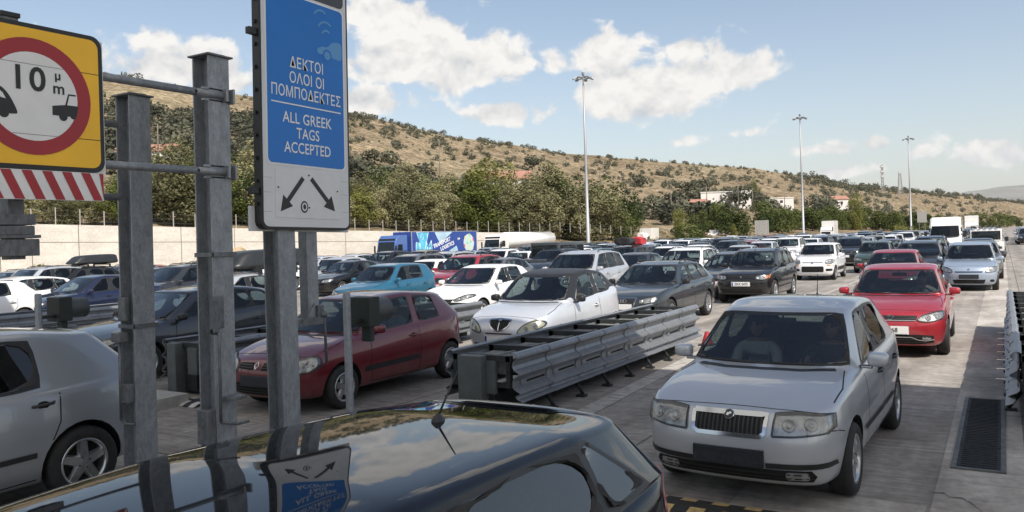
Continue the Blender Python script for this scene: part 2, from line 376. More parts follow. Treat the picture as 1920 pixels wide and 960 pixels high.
# plaza
bm = bmesh.new(); ny, nx = 70, 50; rows = []
for j in range(ny+1):
    y = -26 + 560*(j/ny)**1.5; xl = max(edge_x(min(y, 235)) - 1.5, -80) if y < 235 else edge_x(235)-1.5; xr = 75
    rows.append([bm.verts.new((lerp(xl, xr, i/nx), y, gz(lerp(xl, xr, i/nx), y))) for i in range(nx+1)])
for j in range(ny):
    for i in range(nx): bm.faces.new((rows[j][i], rows[j][i+1], rows[j+1][i+1], rows[j+1][i])).smooth = True
tag(mobj('road', bm, M_CONC), kind='structure')
sheet('pale_strip', -.52, .12, 5.2, 130, .006, M_CONCL, 1, 20)
sheet('verge_slab', .12, 2.8, 2.0, 26, .005, M_CONCD, 1, 4)
sheet('concrete_patch', -1.9, -.55, 5.0, 6.85, .005, M_CONCL)
def line(name, x0, y0, x1, y1, w, mat=M_LINE, z=.008):
    bm = bmesh.new(); n = 24
    for k in range(n):
        a, b = k/n, (k+1)/n
        q = [(lerp(x0, x1, t)+s*w/2, lerp(y0, y1, t), z+gz(lerp(x0, x1, t), lerp(y0, y1, t))) for t, s in ((a, -1), (a, 1), (b, 1), (b, -1))]
        bm.faces.new([bm.verts.new(p) for p in q])
    bmesh.ops.remove_doubles(bm, verts=bm.verts, dist=1e-4)
    return tag(mobj(name, bm, mat), kind='structure')
line('lane_line', -4.28, 6.0, -4.72, 15.8, .26)
line('lane_line', -5.0, 16.5, -5.1, 60, .14); line('lane_line', -9.4, 16, -9.6, 60, .14); line('lane_line', -14.6, 18, -14.8, 60, .14)
# cracks in the slab on the right
bm = bmesh.new(); pts = [(-.55, 7.25), (-.30, 7.1), (-.12, 6.75), (.10, 6.5), (.2, 6.1), (.45, 5.8)]
random.seed(4); prev = None
for k in range(len(pts)-1):
    for j in range(6):
        t = j/6; x = lerp(pts[k][0], pts[k+1][0], t)+random.uniform(-.02, .02); y = lerp(pts[k][1], pts[k+1][1], t)+random.uniform(-.035, .035); w = random.uniform(.002, .010)
        a, b = bm.verts.new((x, y-w, .012)), bm.verts.new((x, y+w, .012))
        if prev: bm.faces.new((prev[0], a, b, prev[1]))
        prev = (a, b)
tag(mobj('road_crack', bm, pmat('crack_dark', (.03, .028, .026), .95)), kind='structure')
# drain cover
M_IRON = pmat('cast_iron', (.014, .014, .014), .7, .1, var=.5, vscale=14, bump=.4, bscale=30)
M_STEELF = pmat('weathered_frame', (.13, .13, .125), .6, .5, var=.4)
t = thing('drain_cover', 'long black slotted drain cover set in the slab beside the right-hand rail', 'drain cover', (-.235, 9.65, .006))
bm = bmesh.new()
for k in range(4): box(bm, -.165, .165, -1.62+k*.81+.012, -.81+k*.81-.012, 0, .012)
for k in range(44):
    y = -1.57+k*.0725; box(bm, -.14, .14, y, y+.03, .0125, .018)
mobj('grate', bm, M_IRON, t)
bm = bmesh.new()
for x0, x1, y0, y1 in ((-.21, -.168, -1.66, 1.66), (.168, .21, -1.66, 1.66), (-.168, .168, -1.66, -1.62), (-.168, .168, 1.62, 1.66)): box(bm, x0, x1, y0, y1, 0, .016)
mobj('frame', bm, M_STEELF, t)
# speed bump in front of the silver car
M_RUB = pmat('black_rubber', (.02, .02, .02), .7, var=.4, vscale=20); M_YEL = pmat('worn_yellow', (.42, .30, .12), .7, var=.45, vscale=18)
def bump(x0, x1, y, label, M2):
    bm = bmesh.new(); n = int((x1-x0)/.125)
    for k in range(n):
        xa, xb = x0+k*.125, x0+(k+1)*.125
        prof = [(-.22, .006), (-.15, .040), (-.06, .052), (.06, .052), (.15, .040), (.22, .006)]
        for j in range(5):
            f = bm.faces.new([bm.verts.new((xx, y+prof[jj][0], prof[jj][1])) for xx, jj in ((xa, j), (xb, j), (xb, j+1), (xa, j+1))])
            f.material_index = 1 if (k % 2 == 0 and j in (0, 1)) or (k % 2 == 1 and j in (3, 4)) else 0
    bmesh.ops.remove_doubles(bm, verts=bm.verts, dist=1e-4)
    return tag(mobj('speed_bump', bm, [M_RUB, M2]), label, 'speed bump')
bump(-3.6, -.7, 5.98, 'black and yellow speed bump across the lane in front of the silver hatchback', M_YEL)
bump(-12.0, -9.3, 7.15, 'black and white striped bump by the nose of the island behind the galvanised posts', pmat('worn_white', (.5, .48, .45), .7, var=.3))
# hillside: columns given as (pixel column, pixel row of the skyline, distance of the ridge, distance where the slope starts, height there)
COLS = [(-900, 250, 330, 62, 4.0), (-400, 130, 360, 66, 4.2), (-100, 105, 380, 72, 4.2), (200, 139, 400, 80, 4.2), (430, 176, 415, 86, 4.0), (660, 210, 440, 100, 3.6), (900, 260, 480, 118, 2.6), (1080, 289, 540, 125, 1.0),
        (1240, 303, 600, 135, .4), (1400, 316, 660, 150, .2), (1505, 328, 740, 172, .2), (1600, 345, 840, 205, .2), (1690, 356, 960, 245, .2), (1790, 363, 1120, 330, .2), (1864, 373, 1300, 420, .2), (1930, 380, 1500, 560, .2), (2200, 386, 1900, 700, .2), (2800, 390, 2200, 700, 0)]
def col_at(px):
    for k in range(len(COLS)-1):
        if COLS[k][0] <= px <= COLS[k+1][0]:
            t = (px-COLS[k][0])/(COLS[k+1][0]-COLS[k][0]); t2 = t*t*(3-2*t)*.5+t*.5
            return [lerp(COLS[k][i], COLS[k+1][i], t2) for i in range(1, 5)]
    return COLS[-1][1:]
def terr(px, t):
    """point of the hillside; t = 0 at the foot, 1 at the ridge, more behind it"""
    ry, dr, df, zf = col_at(px)
    d = lerp(df, dr, t) if t <= 1 else dr*(1+(t-1)*.6)
    R_ = at_d(px, ry, dr); zr = R_.z
    base = at_d(px, HOR, d)
    if t <= 1:
        s = .30*t + .70*(t**1.55)
        z = zf + (zr-zf)*s
    else: z = zr - (t-1)*(t-1)*zr*.9 - (t-1)*.15*zr
    n = noise.fractal(Vector((base.x*.012, base.y*.012, 3.1)), 1.0, 2.0, 5)
    n2 = noise.fractal(Vector((base.x*.05, base.y*.05, 7.7)), 1.0, 2.0, 4)
    amp = min(1, max(0, t*4))*(d/400)
    z += amp*(n*3.2 + n2*.9)*(1-.55*min(1, max(0, (t-.6)/.4)))
    return Vector((base.x, base.y, z))
bm = bmesh.new(); NX, NT = 230, 90; G = []
for i in range(NX+1):
    px = -900+3700*i/NX; colv = []
    for j in range(NT+1):
        t = (j/ (NT*.82))**1.25
        colv.append(bm.verts.new(terr(px, t)))
    ry, dr, df, zf = col_at(px); f0 = at_d(px, HOR, df-1.0)
    colv.insert(0, bm.verts.new((f0.x, f0.y, -2.8))); G.append(colv)
for i in range(NX):
    for j in range(NT+1): bm.faces.new((G[i][j], G[i+1][j], G[i+1][j+1], G[i][j+1])).smooth = True
tag(mobj('hill', bm, M_SOIL), kind='structure')
# far mountain on the right
bm = bmesh.new(); rows = []
M_MTN = pmat('mountain_rock', (.20, .19, .16), .95, var=.3, vscale=.002)
for i in range(81):
    px = 1500+1500*i/80; colv = []
    e = [(1500, 372), (1700, 368), (1790, 364), (1830, 357), (1890, 348), (1950, 344), (2100, 330), (2400, 346), (3001, 372)]
    for k in range(len(e)-1):
        if e[k][0] <= px < e[k+1][0]: yy = lerp(e[k][1], e[k+1][1], sstep(e[k][0], e[k+1][0], px))
    ridge = at_d(px, yy, 9000)
    for j in range(14):
        t = j/13; d = lerp(6800, 9000, t); b_ = at_d(px, HOR, d); n = noise.fractal(Vector((b_.x*.0011, b_.y*.0011, 1)), 1, 2, 5)
        colv.append(bm.verts.new((b_.x, b_.y, -2.6+(ridge.z+2.6)*t**.9 + n*60*t*(1-t)*2 + (n*12*t))))
    rows.append(colv)
for i in range(80):
    for j in range(13): bm.faces.new((rows[i][j], rows[i+1][j], rows[i+1][j+1], rows[i][j+1])).smooth = True
tag(mobj('mountain', bm, M_MTN), kind='structure')
# ------------------------------------------------------------------ retaining wall with its fence
M_WALL = concrete_mat('wall_concrete', (.62, .575, .51), (.70, .655, .58), 0, False, .2)
M_JOINT = pmat('joint_dark', (.16, .145, .12), .9)
M_GALV = None
def wall_pt(px):
    """point of the wall line seen at a pixel column"""
    u = (px-960)/FPX; dx = u*math.cos(YAW)-math.sin(YAW); dy = u*math.sin(YAW)+math.cos(YAW)
    d = -84/(dx-.235*dy); return Vector((dx*d, dy*d, 0)), d
def wtop(px):
    p, d = wall_pt(px); y = 420+(px-60)*(433-420)/630 if px < 690 else 433+(px-690)*.012
    return at_d(px, y, d).z
wt = thing('concrete_wall', 'long cream concrete retaining wall with panel joints behind the queues on the left', 'wall', (0, 0, 0))
bm = bmesh.new(); pxs = [-700, -300, -100, 0, 60, 148, 245, 340, 440, 540, 648, 750, 850, 950, 1040]
J = bmesh.new()
for k in range(len(pxs)-1):
    a, b = wall_pt(pxs[k])[0], wall_pt(pxs[k+1])[0]; za, zb = wtop(max(pxs[k], -100)), wtop(max(pxs[k+1], -100)); dv = (b-a).normalized(); nn = Vector((dv.y, -dv.x, 0))
    a2, b2 = a+dv*.012, b-dv*.012; q = [(a2, za), (b2, zb)]
    V = [bm.verts.new((p.x+o.x, p.y+o.y, z)) for p, zt_ in q for o, z in ((nn*0, -2), (nn*0, zt_), (nn*-.35, zt_), (nn*-.35, -2))]
    for f in ((0, 1, 5, 4), (1, 2, 6, 5), (2, 3, 7, 6), (3, 0, 4, 7), (0, 3, 2, 1), (4, 5, 6, 7)): bm.faces.new([V[i] for i in f])
    # horizontal joint a third of the way down
    zm0, zm1 = za-(za-gz(a.x, a.y))*.30, zb-(zb-gz(b.x, b.y))*.30
    W4 = [J.verts.new((p.x+nn.x*.004, p.y+nn.y*.004, z)) for p, z in ((a2, zm0-.03), (b2, zm1-.03), (b2, zm1+.03), (a2, zm0+.03))]; J.faces.new(W4)
    W4 = [J.verts.new((p.x+nn.x*.006, p.y+nn.y*.006, z)) for p, z in ((a-dv*.035, -.6), (a+dv*.035, -.6), (a+dv*.035, za), (a-dv*.035, za))]; J.faces.new(W4)
bmesh.ops.recalc_face_normals(bm, faces=bm.faces)
mobj('panel', bm, M_WALL, wt); mobj('joint', J, M_JOINT, wt)
ft = thing('wire_fence', 'thin wire fence with pale posts along the top of the cream concrete wall', 'fence', (0, 0, 0))
M_POSTW = pmat('fence_post_pale', (.40, .37, .33), .7, var=.2); M_WIRE = pmat('fence_wire', (.10, .10, .09), .6)
px = 62.0; pp = []
while px < 1215:
    if px <= 1040: p, d = wall_pt(px); z = wtop(px)
    else:
        p = at_d(px, HOR, col_at(px)[2]+1.5); z = terr(px, .004).z; d = col_at(px)[2]
    dvec = Vector((.229, .973, 0)); b = p + Vector((-.2, 0, z)); h = 1.5 + .1*math.sin(px)
    bmp = bmesh.new(); box(bmp, -.035, .035, -.035, .035, -.05, h); o = mobj('post', bmp, M_POSTW, ft); o.location = b; pp.append((b, h)); px += 46 - 27*sstep(60, 1000, px)
wb = bmesh.new()
for k in range(len(pp)-1):
    for fz in (.25, .55, .85):
        tube(wb, [pp[k][0]+Vector((0, 0, pp[k][1]*fz)), pp[k+1][0]+Vector((0, 0, pp[k+1][1]*fz))], .012, 4, cap=False)
mobj('wire', wb, M_WIRE, ft)
# ------------------------------------------------------------------ vegetation
def leaf_mat(name, c1, c2, tr=.25):
    m, N, L, b = _mat(name); N.remove(b); out = N['Material Output']
    tc = N.new('ShaderNodeTexCoord'); n = N.new('ShaderNodeTexNoise'); n.inputs['Scale'].default_value = 1.1; n.inputs['Detail'].default_value = 5; L.new(tc.outputs['Object'], n.inputs['Vector'])
    oi = N.new('ShaderNodeObjectInfo'); ad = N.new('ShaderNodeMath'); ad.operation = 'MULTIPLY_ADD'; L.new(oi.outputs['Random'], ad.inputs[0]); ad.inputs[1].default_value = .62; ad.inputs[2].default_value = -.31
    a2 = N.new('ShaderNodeMath'); a2.operation = 'ADD'; L.new(n.outputs[0], a2.inputs[0]); L.new(ad.outputs[0], a2.inputs[1])
    r = N.new('ShaderNodeValToRGB'); r.color_ramp.elements[0].position = .28; r.color_ramp.elements[0].color = (*c1, 1); r.color_ramp.elements[1].position = .72; r.color_ramp.elements[1].color = (*c2, 1); L.new(a2.outputs[0], r.inputs[0])
    d = N.new('ShaderNodeBsdfDiffuse'); t = N.new('ShaderNodeBsdfTranslucent'); L.new(r.outputs[0], d.inputs[0]); L.new(r.outputs[0], t.inputs[0])
    mx = N.new('ShaderNodeMixShader'); mx.inputs[0].default_value = tr; L.new(d.outputs[0], mx.inputs[1]); L.new(t.outputs[0], mx.inputs[2]); L.new(mx.outputs[0], out.inputs[0]); return m
M_EUC = leaf_mat('eucalyptus_leaf', (.145, .143, .075), (.36, .335, .185))
M_PINE = leaf_mat('pine_needles', (.048, .066, .024), (.135, .155, .055))
M_OLIVE = leaf_mat('olive_leaf', (.075, .080, .058), (.150, .150, .105))
M_LIME = leaf_mat('bright_leaf', (.11, .13, .035), (.22, .22, .07))
M_DRY = leaf_mat('straw_bush', (.14, .13, .06), (.26, .24, .10))
M_BARK = pmat('bark', (.13, .105, .08), .95, var=.4, vscale=3)
def leaves(bm, lobes, n, size, rng, flat=.0):
    tw = sum(l[3]**2 for l in lobes)
    for (cx, cy, cz, r, sz) in lobes:
        m = int(n*r*r/tw)
        for _ in range(m):
            while True:
                v = Vector((rng.uniform(-1, 1), rng.uniform(-1, 1), rng.uniform(-1, 1)))
                if v.length <= 1: break
            v = v.normalized()*(v.length**.45)*(1+.22*math.sin(v.x*7+cx*3)*math.sin(v.y*6+cy)*math.sin(v.z*7+cz))
            c = Vector((cx+v.x*r, cy+v.y*r, cz+v.z*r*sz))
            nrm = (v*.8+Vector((rng.gauss(0, .6), rng.gauss(0, .6), rng.gauss(.25, .6)))).normalized(); a = nrm.orthogonal().normalized(); a = Matrix.Rotation(rng.uniform(0, 6.28), 3, nrm) @ a; b = nrm.cross(a)
            s = size*rng.uniform(.6, 1.4); k = rng.uniform(.45, .8)
            p = [c+a*s, c+b*s*k, c-a*s*.9, c-b*s*k]
            bm.faces.new([bm.verts.new(q) for q in p])
def tree_proto(h, kind, seed):
    rng = random.Random(seed); tb = bmesh.new(); lobes = []; hb = h*(.16 if kind == 'euc' else .10)
    tip = Vector((rng.uniform(-.4, .4), rng.uniform(-.4, .4), h*.8)); base_r = h*.020
    tube(tb, [(0, 0, -.4), tip*.33+Vector((.1, 0, 0)), tip*.66, tip], base_r, 7, 0, base_r*.25)
    nl = 9 if kind == 'euc' else 8
    for k in range(nl):
        t = .22+.68*k/nl; a = k*2.4+rng.uniform(-.4, .4); ln = h*(.24-.12*t)*rng.uniform(.8, 1.3)
        s = tip*t; e = s+Vector((math.cos(a)*ln, math.sin(a)*ln, ln*rng.uniform(.4, .9)))
        tube(tb, [s, (s+e)/2+Vector((0, 0, -.1*ln)), e], base_r*.42, 5, 0, base_r*.12)
        lobes.append((e.x, e.y, e.z, h*rng.uniform(.075, .15), rng.uniform(.8, 1.5)))
        if kind == 'euc' and k % 2: lobes.append((e.x*.6, e.y*.6, e.z+h*.07, h*.10, 1.1))
    lobes.append((tip.x, tip.y, h*.86, h*.11, 1.5)); lobes.append((0, 0, h*.55, h*.14, 1.4)); lobes.append((.1, -.1, h*.34, h*.17, 1.0)); lobes.append((.5, -.4, h*.20, h*.15, 1.0)); lobes.append((-.9, .3, h*.16, h*.13, 1.0)); lobes.append((.9, .6, h*.13, h*.12, 1.0))
    lb = bmesh.new(); leaves(lb, lobes, 5600 if kind == 'euc' else 2200, h*(.0158 if kind == 'euc' else .020), rng)
    return tb, lb
def to_me(bm, mats, nm):
    me = bpy.data.meshes.new(nm); bm.to_mesh(me); bm.free()
    for m in mats: me.materials.append(m)
    return me
TREES = {}
for kind, mats, hs in (('euc', M_EUC, 4), ('pine', M_PINE, 3), ('lime', M_LIME, 2)):
    for k in range(hs):
        a, b = tree_proto(10.0, 'euc' if kind != 'pine' else 'pine', hash(kind) % 97+k*13 if False else {'euc': 11, 'pine': 40, 'lime': 70}[kind]+k*7)
        TREES[kind, k] = (to_me(a, [M_BARK], 'trunk'), to_me(b, [mats], 'crown'))
def pine_bush(seed):
    rng = random.Random(seed); tb = bmesh.new(); tube(tb, [(0, 0, -.4), (.05, 0, 2), (0, .1, 4)], .13, 6, 0, .05); lobes = []
    for k in range(10):
        a = k*2.4; r = rng.uniform(.6, 1.9); z = rng.uniform(.9, 4.4); r *= 1.1-z/6
        lobes.append((math.cos(a)*r, math.sin(a)*r, z, rng.uniform(.75, 1.25), rng.uniform(.8, 1.1)))
    lb = bmesh.new(); leaves(lb, lobes, 1500, .17, rng); return to_me(tb, [M_BARK], 'trunk'), to_me(lb, [M_PINE], 'crown')
PB = [pine_bush(s) for s in (3, 5, 9)]
def olive(seed, mat=M_OLIVE):
    rng = random.Random(seed); lobes = [(rng.uniform(-.7, .7), rng.uniform(-.7, .7), rng.uniform(.7, 1.7), rng.uniform(.6, 1.0), rng.uniform(.75, 1)) for _ in range(6)]
    lb = bmesh.new(); leaves(lb, lobes, 330, .19, rng); return to_me(lb, [mat], 'olive_bush')
OL = [olive(s) for s in (1, 2, 3, 4)]
def put_tree(kind, k, p, h, label, group, rz=0, sx=1.0, nm='tree', cat='tree'):
    tr, cr = TREES[kind, k] if isinstance(kind, str) else kind[k]
    t = thing(nm, label, cat, p, rz, group); s = h/(10.0 if isinstance(kind, str) else 5.4); t.scale = (s*sx, s*sx, s)
    for n_, me in (('trunk', tr), ('crown', cr)):
        o = bpy.data.objects.new(n_, me); C.objects.link(o); o.parent = t
    return t
ORD = ['leftmost', 'second', 'third', 'fourth', 'fifth', 'sixth', 'seventh', 'eighth', 'ninth', 'tenth', 'eleventh', 'twelfth', 'thirteenth', 'fourteenth', 'fifteenth', 'sixteenth', 'seventeenth', 'eighteenth', 'nineteenth', 'twentieth']
def ordw(k):
    if k < 20: return ORD[k]
    tens = {2: 'twenty', 3: 'thirty', 4: 'forty', 5: 'fifty', 6: 'sixty', 7: 'seventy', 8: 'eighty', 9: 'ninety'}
    n = k+1; h = 'hundred and ' if n >= 100 else ''; n %= 100
    if n == 0: return 'hundredth'
    if n < 20: return h+(['', 'first']+ORD[1:])[n]
    return h + tens[n//10]+('-'+(['', 'first']+ORD[1:])[n % 10] if n % 10 else '')
# belt of eucalyptus and pine behind the wall: (pixel column, crown-top row, distance)
rng = random.Random(21); belt = []
TOPS = [(-60, 330), (60, 345), (130, 330), (205, 330), (285, 275), (320, 252), (400, 292), (440, 285), (500, 270), (560, 292), (640, 312), (700, 318), (752, 306), (790, 318), (850, 322), (880, 332), (920, 305), (955, 330), (1010, 322), (1050, 318), (1100, 322), (1150, 344), (1190, 356), (1225, 378)]
def top_at(px):
    for k in range(len(TOPS)-1):
        if TOPS[k][0] <= px <= TOPS[k+1][0]: return lerp(TOPS[k][1], TOPS[k+1][1], (px-TOPS[k][0])/(TOPS[k+1][0]-TOPS[k][0]))
    return 380
px = -50
while px < 1196:
    for row in (0, 1):
        q = px + rng.uniform(-9, 9) + row*11
        df = col_at(q)[2]; d = df + (6 if row == 0 else 22) + rng.uniform(0, 8)
        tt = (d-df)/(col_at(q)[1]-df); p = terr(q, tt)
        ty = top_at(q) + rng.uniform(-16, 26) + (20 if row == 0 else 0)
        h = max(4.0, min(15, at_d(q, ty, d).z - p.z)); belt.append((q, p, h, rng.random()))
    px += 33 - 5*sstep(0, 900, px)
belt.sort(key=lambda b: b[0])
KN = {'euc': 'grey-green eucalyptus', 'pine': 'dark green pine', 'lime': 'bright yellow-green leafy tree'}
cnt = {}
for (q, p, h, rv) in belt:
    kind = 'pine' if rv < .22 else 'lime' if rv > .90 else 'euc'
    if q > 1090: kind = 'pine' if rv < .55 else 'euc'
    i = cnt[kind] = cnt.get(kind, -1)+1
    put_tree(kind, int(rv*97) % (4 if kind == 'euc' else 3 if kind == 'pine' else 2), p, h, f'{ordw(i)} {KN[kind]} from the left in the belt above the wall', 'trees in the belt above the concrete wall', rv*40, 1.2+.35*rv, nm={'euc': 'eucalyptus_tree', 'pine': 'pine_tree', 'lime': 'leafy_tree'}[kind])
# pine thickets at the foot of the slope
PBL = [(1292, 447, 128, 3.4, 1.5), (1270, 440, 136, 3.0, 1.2), (1316, 440, 140, 3.6, 1.2), (1345, 405, 180, 6.5, 1.0), (1318, 400, 178, 4.5, 1), (1372, 402, 176, 6.8, 1.05), (1395, 412, 172, 5.2, 1), (1300, 404, 182, 4.2, 1), (1340, 372, 188, 5.4, 1), (1360, 420, 170, 4.6, 1.1)]
i = 0; q = 1432
rng = random.Random(8); PINES = []
for (a, b, d, h, s) in PBL: PINES.append((a, d, h*1.15, s))
while q < 1800:
    for row in (0, 1):
        d = 190 + (q-1430)*.30 + row*16 + rng.uniform(-6, 6); PINES.append((q+rng.uniform(-6, 6), d, rng.uniform(5.0, 7.6)*(1.0 if q < 1700 else .9), rng.uniform(1.0, 1.35)))
    q += 15
for a in (1826, 1842, 1858, 1874, 1890, 1906): PINES.append((a, 330+(a-1820)*.9, rng.uniform(6, 8), 1.3))
PINES.sort()
for i, (a, d, h, s) in enumerate(PINES):
    c = col_at(a); tt = max(.002, (d-c[2])/(c[1]-c[2])); p = terr(a, tt) if d > c[2] else Vector((*at_d(a, HOR, d).xy, 0))
    put_tree(PB, i % 3, p, h, f'{ordw(i)} round dark green pine from the left in the roadside thicket on the right', 'pines in the roadside thickets', i*1.3, s, nm='pine_tree')
for k, (a, ty, d, kind) in enumerate([(1604, 362, 240, 'lime'), (1466, 388, 215, 'lime'), (1275, 388, 150, 'lime'), (1377, 420, 150, 'lime')]):
    c = col_at(a); p = terr(a, max(.01, (d-c[2])/(c[1]-c[2]))); h = at_d(a, ty, d).z-p.z
    put_tree(kind, k % 2, p, max(3, h), ['tall bright yellow-green tree rising out of the dark roadside pines', 'small bright tree at the left end of the long pine thicket', 'lone yellow-green sapling left of the white warehouse', 'slim light green sapling beside the white box truck'][k], 'bright trees by the roadside', k, .8, nm='leafy_tree')
for k, (a, ty, d) in enumerate([(1417, 330, 330)]):
    c = col_at(a); p = terr(a, (d-c[2])/(c[1]-c[2])); put_tree('pine', 1, p, at_d(a, ty, d).z-p.z, 'tall dark cypress-like pine standing right of the white warehouse', 'tall conifers', 0, .7, nm='pine_tree')
# bushes over the hillside
rng = random.Random(77); B = []
while len(B) < 2000:
    q = rng.uniform(-150, 1960); t = rng.uniform(.10, .995)**.9
    p = terr(q, t); den = noise.noise(Vector((p.x*.010, p.y*.010, 5))) + .5*noise.noise(Vector((p.x*.035, p.y*.035, 1)))
    if den < rng.uniform(-.35, .45): continue
    s = (.45+1.25*rng.random()**1.8)*(1.0 if q < 1000 else 1.15); d = (p-Vector((0, 0, CAM_H))).dot(fw)
    if proj(p) is None: continue
    B.append((s/d, p, s, d))
for k in range(170):                                   # crest line
    q = rng.uniform(60, 1900); p = terr(q, rng.uniform(.95, 1.0)); s = rng.uniform(.7, 1.5)*(1.5 if q > 1480 else 1); d = (p-Vector((0, 0, CAM_H))).dot(fw); B.append((s/d, p, s, d))
for k in range(190):
    q = rng.uniform(1490, 1925); p = terr(q, rng.uniform(.80, 1.0)); s = rng.uniform(1.6, 3.0); d = (p-Vector((0, 0, CAM_H))).dot(fw); B.append((s/d*.5, p, s, d))
B.sort(key=lambda b: -b[0])
for k, (f_, p, s, d) in enumerate(B[:285]):
    o = bpy.data.objects.new('olive_bush', OL[k % 4]); C.objects.link(o); o.location = p-Vector((0, 0, .25)); s *= 1.75; o.scale = (s*rng.uniform(.95, 1.35), s*rng.uniform(.95, 1.3), s); o.rotation_euler = (0, 0, rng.uniform(0, 6.28))
    tag(o, 'round grey-green olive bush dotting the dry hillside', 'bush', 'olive bushes scattered over the dry hillside')
bm = bmesh.new()
for (f_, p, s, d) in B[285:]:
    lob = [(p.x+rng.uniform(-.6, .6)*s, p.y+rng.uniform(-.6, .6)*s, p.z+rng.uniform(.4, 1.1)*s, rng.uniform(.8, 1.35)*s, .9) for _ in range(4)]
    leaves(bm, lob, 90, .33*s, rng)
tag(mobj('scrub', bm, M_OLIVE), kind='stuff')
# dry tussocks on the bank behind the trucks and low weeds
bm = bmesh.new()
for k in range(330):
    q = rng.uniform(880, 1480); c = col_at(q); p = terr(q, rng.uniform(.0, .09)); s = rng.uniform(.25, .7)
    leaves(bm, [(p.x, p.y, p.z+.15*s, s, .6)], 16, .15, rng)
tag(mobj('dry_grass', bm, M_DRY), kind='stuff')
# straw coloured bush at the foot of the wall
p = wall_pt(42)[0]+Vector((3.0, 0, gz(-60, 35)))
lob = [(rng.uniform(-.9, .9), rng.uniform(-.9, .9), rng.uniform(.4, 1.5), rng.uniform(.5, .8), 1) for _ in range(8)]; bm = bmesh.new(); leaves(bm, lob, 900, .10, rng)
o = mobj('yellow_bush', bm, M_DRY); o.location = p; o.scale = (1.25, 1.25, 1.0); tag(o, 'wide yellow-green bush growing at the foot of the concrete wall', 'bush')

# yellow-green broom on the verge left of the tall van
p = at_d(1698, HOR, 190); p.z = .3; lob = [(rng.uniform(-2.4, 2.4), rng.uniform(-1, 1), rng.uniform(.5, 1.7), rng.uniform(.6, 1.0), .8) for _ in range(10)]; bm = bmesh.new(); leaves(bm, lob, 900, .13, rng)
o = mobj('broom_bush', bm, M_LIME); o.location = p; o.rotation_euler = (0, 0, YAW); tag(o, 'long low yellow-green broom bush on the verge left of the farthest mast', 'bush')
